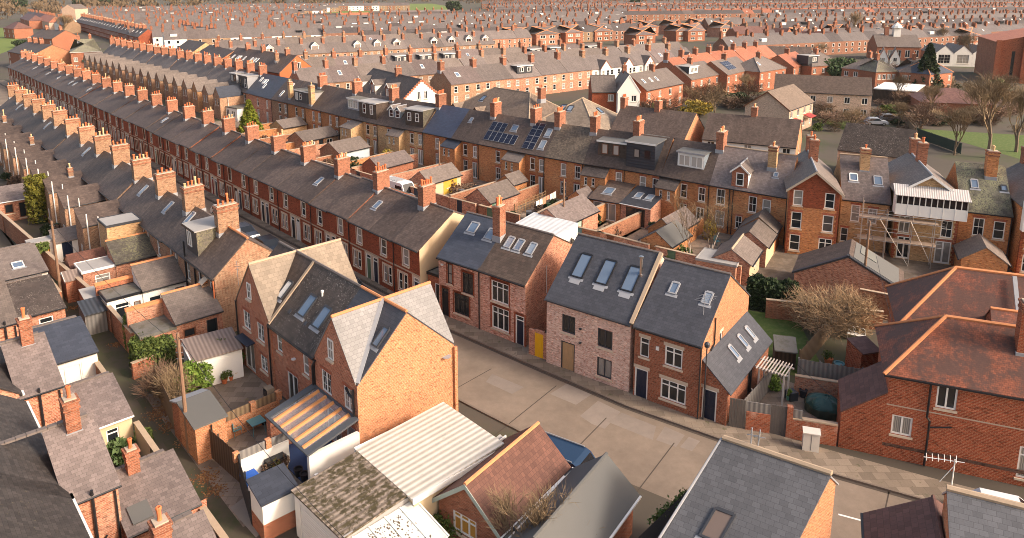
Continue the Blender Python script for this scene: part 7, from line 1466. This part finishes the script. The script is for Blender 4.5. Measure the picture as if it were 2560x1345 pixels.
for i, m in enumerate((WHITE, WREND, plain('peach_cloth', (.7, .3, .18), .9), plain('peach_cloth', (0, 0, 0)), WHITE, WREND)):
    p = a.lerp(c, .08+i*.15); q_ = a.lerp(c, .2+i*.15); b = MB(); u = V((0, 0, -.55-.15*(i % 3))); b.face([p, q_, q_+u+V((.05, .05, 0)), p+u]); b.face([p+V((0, .02, 0)), p+u+V((0, .02, 0)), q_+u+V((.05, .07, 0)), q_+V((0, .02, 0))]); b.build('cloth', [m], o)
A_, B_ = P(1288, 545), P(1365, 510); o = empty('trellis', 'lattice trellis fence beside the laundry', 'fence', A_, ang(A_, B_)); L2 = (B_-A_).length; TW_ = plain('trellis_wood', (.36, .22, .11), .9); b = MB(); [b.box(x*.3, x*.3+.045, 0, .02, .3, 1.7) for x in range(int(L2/.3))]; [b.box(0, L2, .02, .04, z, z+.045) for z in (.4, .7, 1.0, 1.3, 1.65)]; b.build('lattice', [TW_], o)
for k in range(4): b = MB(); b.box(k*L2/3-.04, k*L2/3+.04, .04, .12, 0, 1.75); b.build('post', [TW_], o)
fence('grey board fence round the yard behind the brown pantiled house', P(1395, 610), P(1440, 640), 1.6, WOODG, 3)
r = random.Random(9); b = MB()
for (x, y, sp, n) in ((402, 1030, .35, 380), (425, 1065, .3, 260), (512, 1195, .3, 260), (535, 1228, .25, 160), (290, 862, .22, 120), (185, 770, .2, 100), (456, 1105, .2, 100)):
    for k in range(n): q = P(x, y)+V((r.gauss(0, sp)*.6-r.gauss(0, sp), r.gauss(0, sp)+r.gauss(0, sp)*.6, 0)); s = r.uniform(.03, .09); b.box(q.x, q.x+s, q.y, q.y+s*.8, .006, .02+r.random()*.03, 0 if k % 3 else 1, 'd')
o = b.build('fallen_leaves', [plain('leaf_brown', (.17, .075, .03), .9, .3, 5), plain('leaf_tan', (.28, .15, .06), .9, .3, 5)]); o['kind'] = 'stuff'

drop_later = []
r = random.Random(31); GS = [bush('garden_shrub', 'garden shrub among the gardens behind the buff terrace', V((0, 0, 0)), 1.6, 1.1, 500, .3, m, 'shrub', seed=i) if i < 2 else tangle('garden shrub among the gardens behind the buff terrace', V((0, 0, 0)), 2.3, 1.6, 650, m, i, .04) for i, m in enumerate((DARKLF, HEDGE, TWIGB, TWIG))]
for o in GS: o['group'] = 'garden shrubs behind the terrace'
for i in range(124):
    x, y = (r.uniform(2090, 2560), r.uniform(236, 318)) if i > 83 else r.choice(((r.uniform(1700, 1880), r.uniform(235, 285)), (r.uniform(1990, 2330), r.uniform(262, 330)), (r.uniform(2240, 2560), r.uniform(215, 330)), (r.uniform(1960, 2330), r.uniform(180, 200)), (r.uniform(1560, 1700), r.uniform(262, 300)))); o = GS[i % 4] if i < 4 else copy_tree(GS[(0, 1, 2, 3, 2, 3, 2)[i % 7]]); o.location = P(x, y); s_ = r.uniform(.6, 1.6); o.scale = (s_, s_, s_*r.uniform(.45, 1.0)); o.rotation_euler.z = r.uniform(0, 6)
bn = [bin_('wheelie bin standing in a back yard behind the terraces', V((0, 0, 0)), plain(n_, c_, .5)) for n_, c_ in (('bin_green', (.02, .06, .03)), ('bin_black', (.025, .026, .028)), ('bin_grey', (.12, .12, .12)))]
for o in bn: o['group'] = 'wheelie bins in the back yards'
YS = [bush('yard_shrub', 'small shrub growing in a back yard behind the terraces', V((0, 0, 0)), .9, .7, 420, .14, m, 'shrub', group='shrubs in the back yards', seed=40+i) for i, m in enumerate((HEDGE, DARKLF, TWIGB))]
for i in range(46):
    k = r.randrange(1, 17); d_ = (BW[k+1]-BW[k]).normalized(); nn = V((d_.y, -d_.x, 0)); p = BW[k].lerp(BW[k+1], r.uniform(.15, .85))+nn*r.uniform(3, 12); src = bn if i % 3 == 0 else YS; j = i//3 % 3 if i % 3 == 0 else i % 3
    o = src[j] if (i < 3 and i % 3 == 0) or i in (1, 2) else copy_tree(src[j]); o.location = p; o.rotation_euler.z = r.uniform(0, 6); s_ = r.uniform(.7, 1.4); o.scale = (s_,)*3 if src is YS else (1, 1, 1)
for i in range(26):
    p = dp(r.uniform(0, 70), r.uniform(3.6, 6)); src = bn if i % 3 == 0 else YS; o = copy_tree(src[i//3 % 3 if i % 3 == 0 else i % 3]); o.location = p+dn*.0; o.rotation_euler.z = r.uniform(0, 6)
for o in bn+YS:
    if o.location.length < .1: drop_later.append(o)
fence('curved pale board fence beside the right hand lawn', P(2255, 305), P(2285, 345), 1.8, WOODF, 4); fence('dark green fence along the back of the right hand lawn', P(2290, 345), P(2400, 385), 1.8, plain('green_fence', (.02, .04, .03), .7), 4); fence('board fence by the hipped house right of the dark conifer', P(2335, 222), P(2385, 205), 1.8, WOODF, 4)
def drop(o):
    for c in list(o.children): drop(c)
    bpy.data.objects.remove(o)
for o in [o for o in COL.objects if o.get('label') == 'x']+drop_later: drop(o)

# ------------------------------------------------------------------ thin winter haze over the whole town
hm_ = bpy.data.materials.new('haze'); hm_.use_nodes = True; t = hm_.node_tree; t.nodes.clear(); vo = N(t, 'ShaderNodeVolumePrincipled'); vo.inputs['Color'].default_value = (.95, .9, .85, 1); vo.inputs['Density'].default_value = .00006; vo.inputs['Anisotropy'].default_value = .2
ou = N(t, 'ShaderNodeOutputMaterial'); L(t, vo.outputs[0], ou.inputs['Volume'])
b = MB(); b.box(-6000, 6000, -400, 6500, -1, 45); o = b.build('haze', [hm_]); o['kind'] = 'stuff'
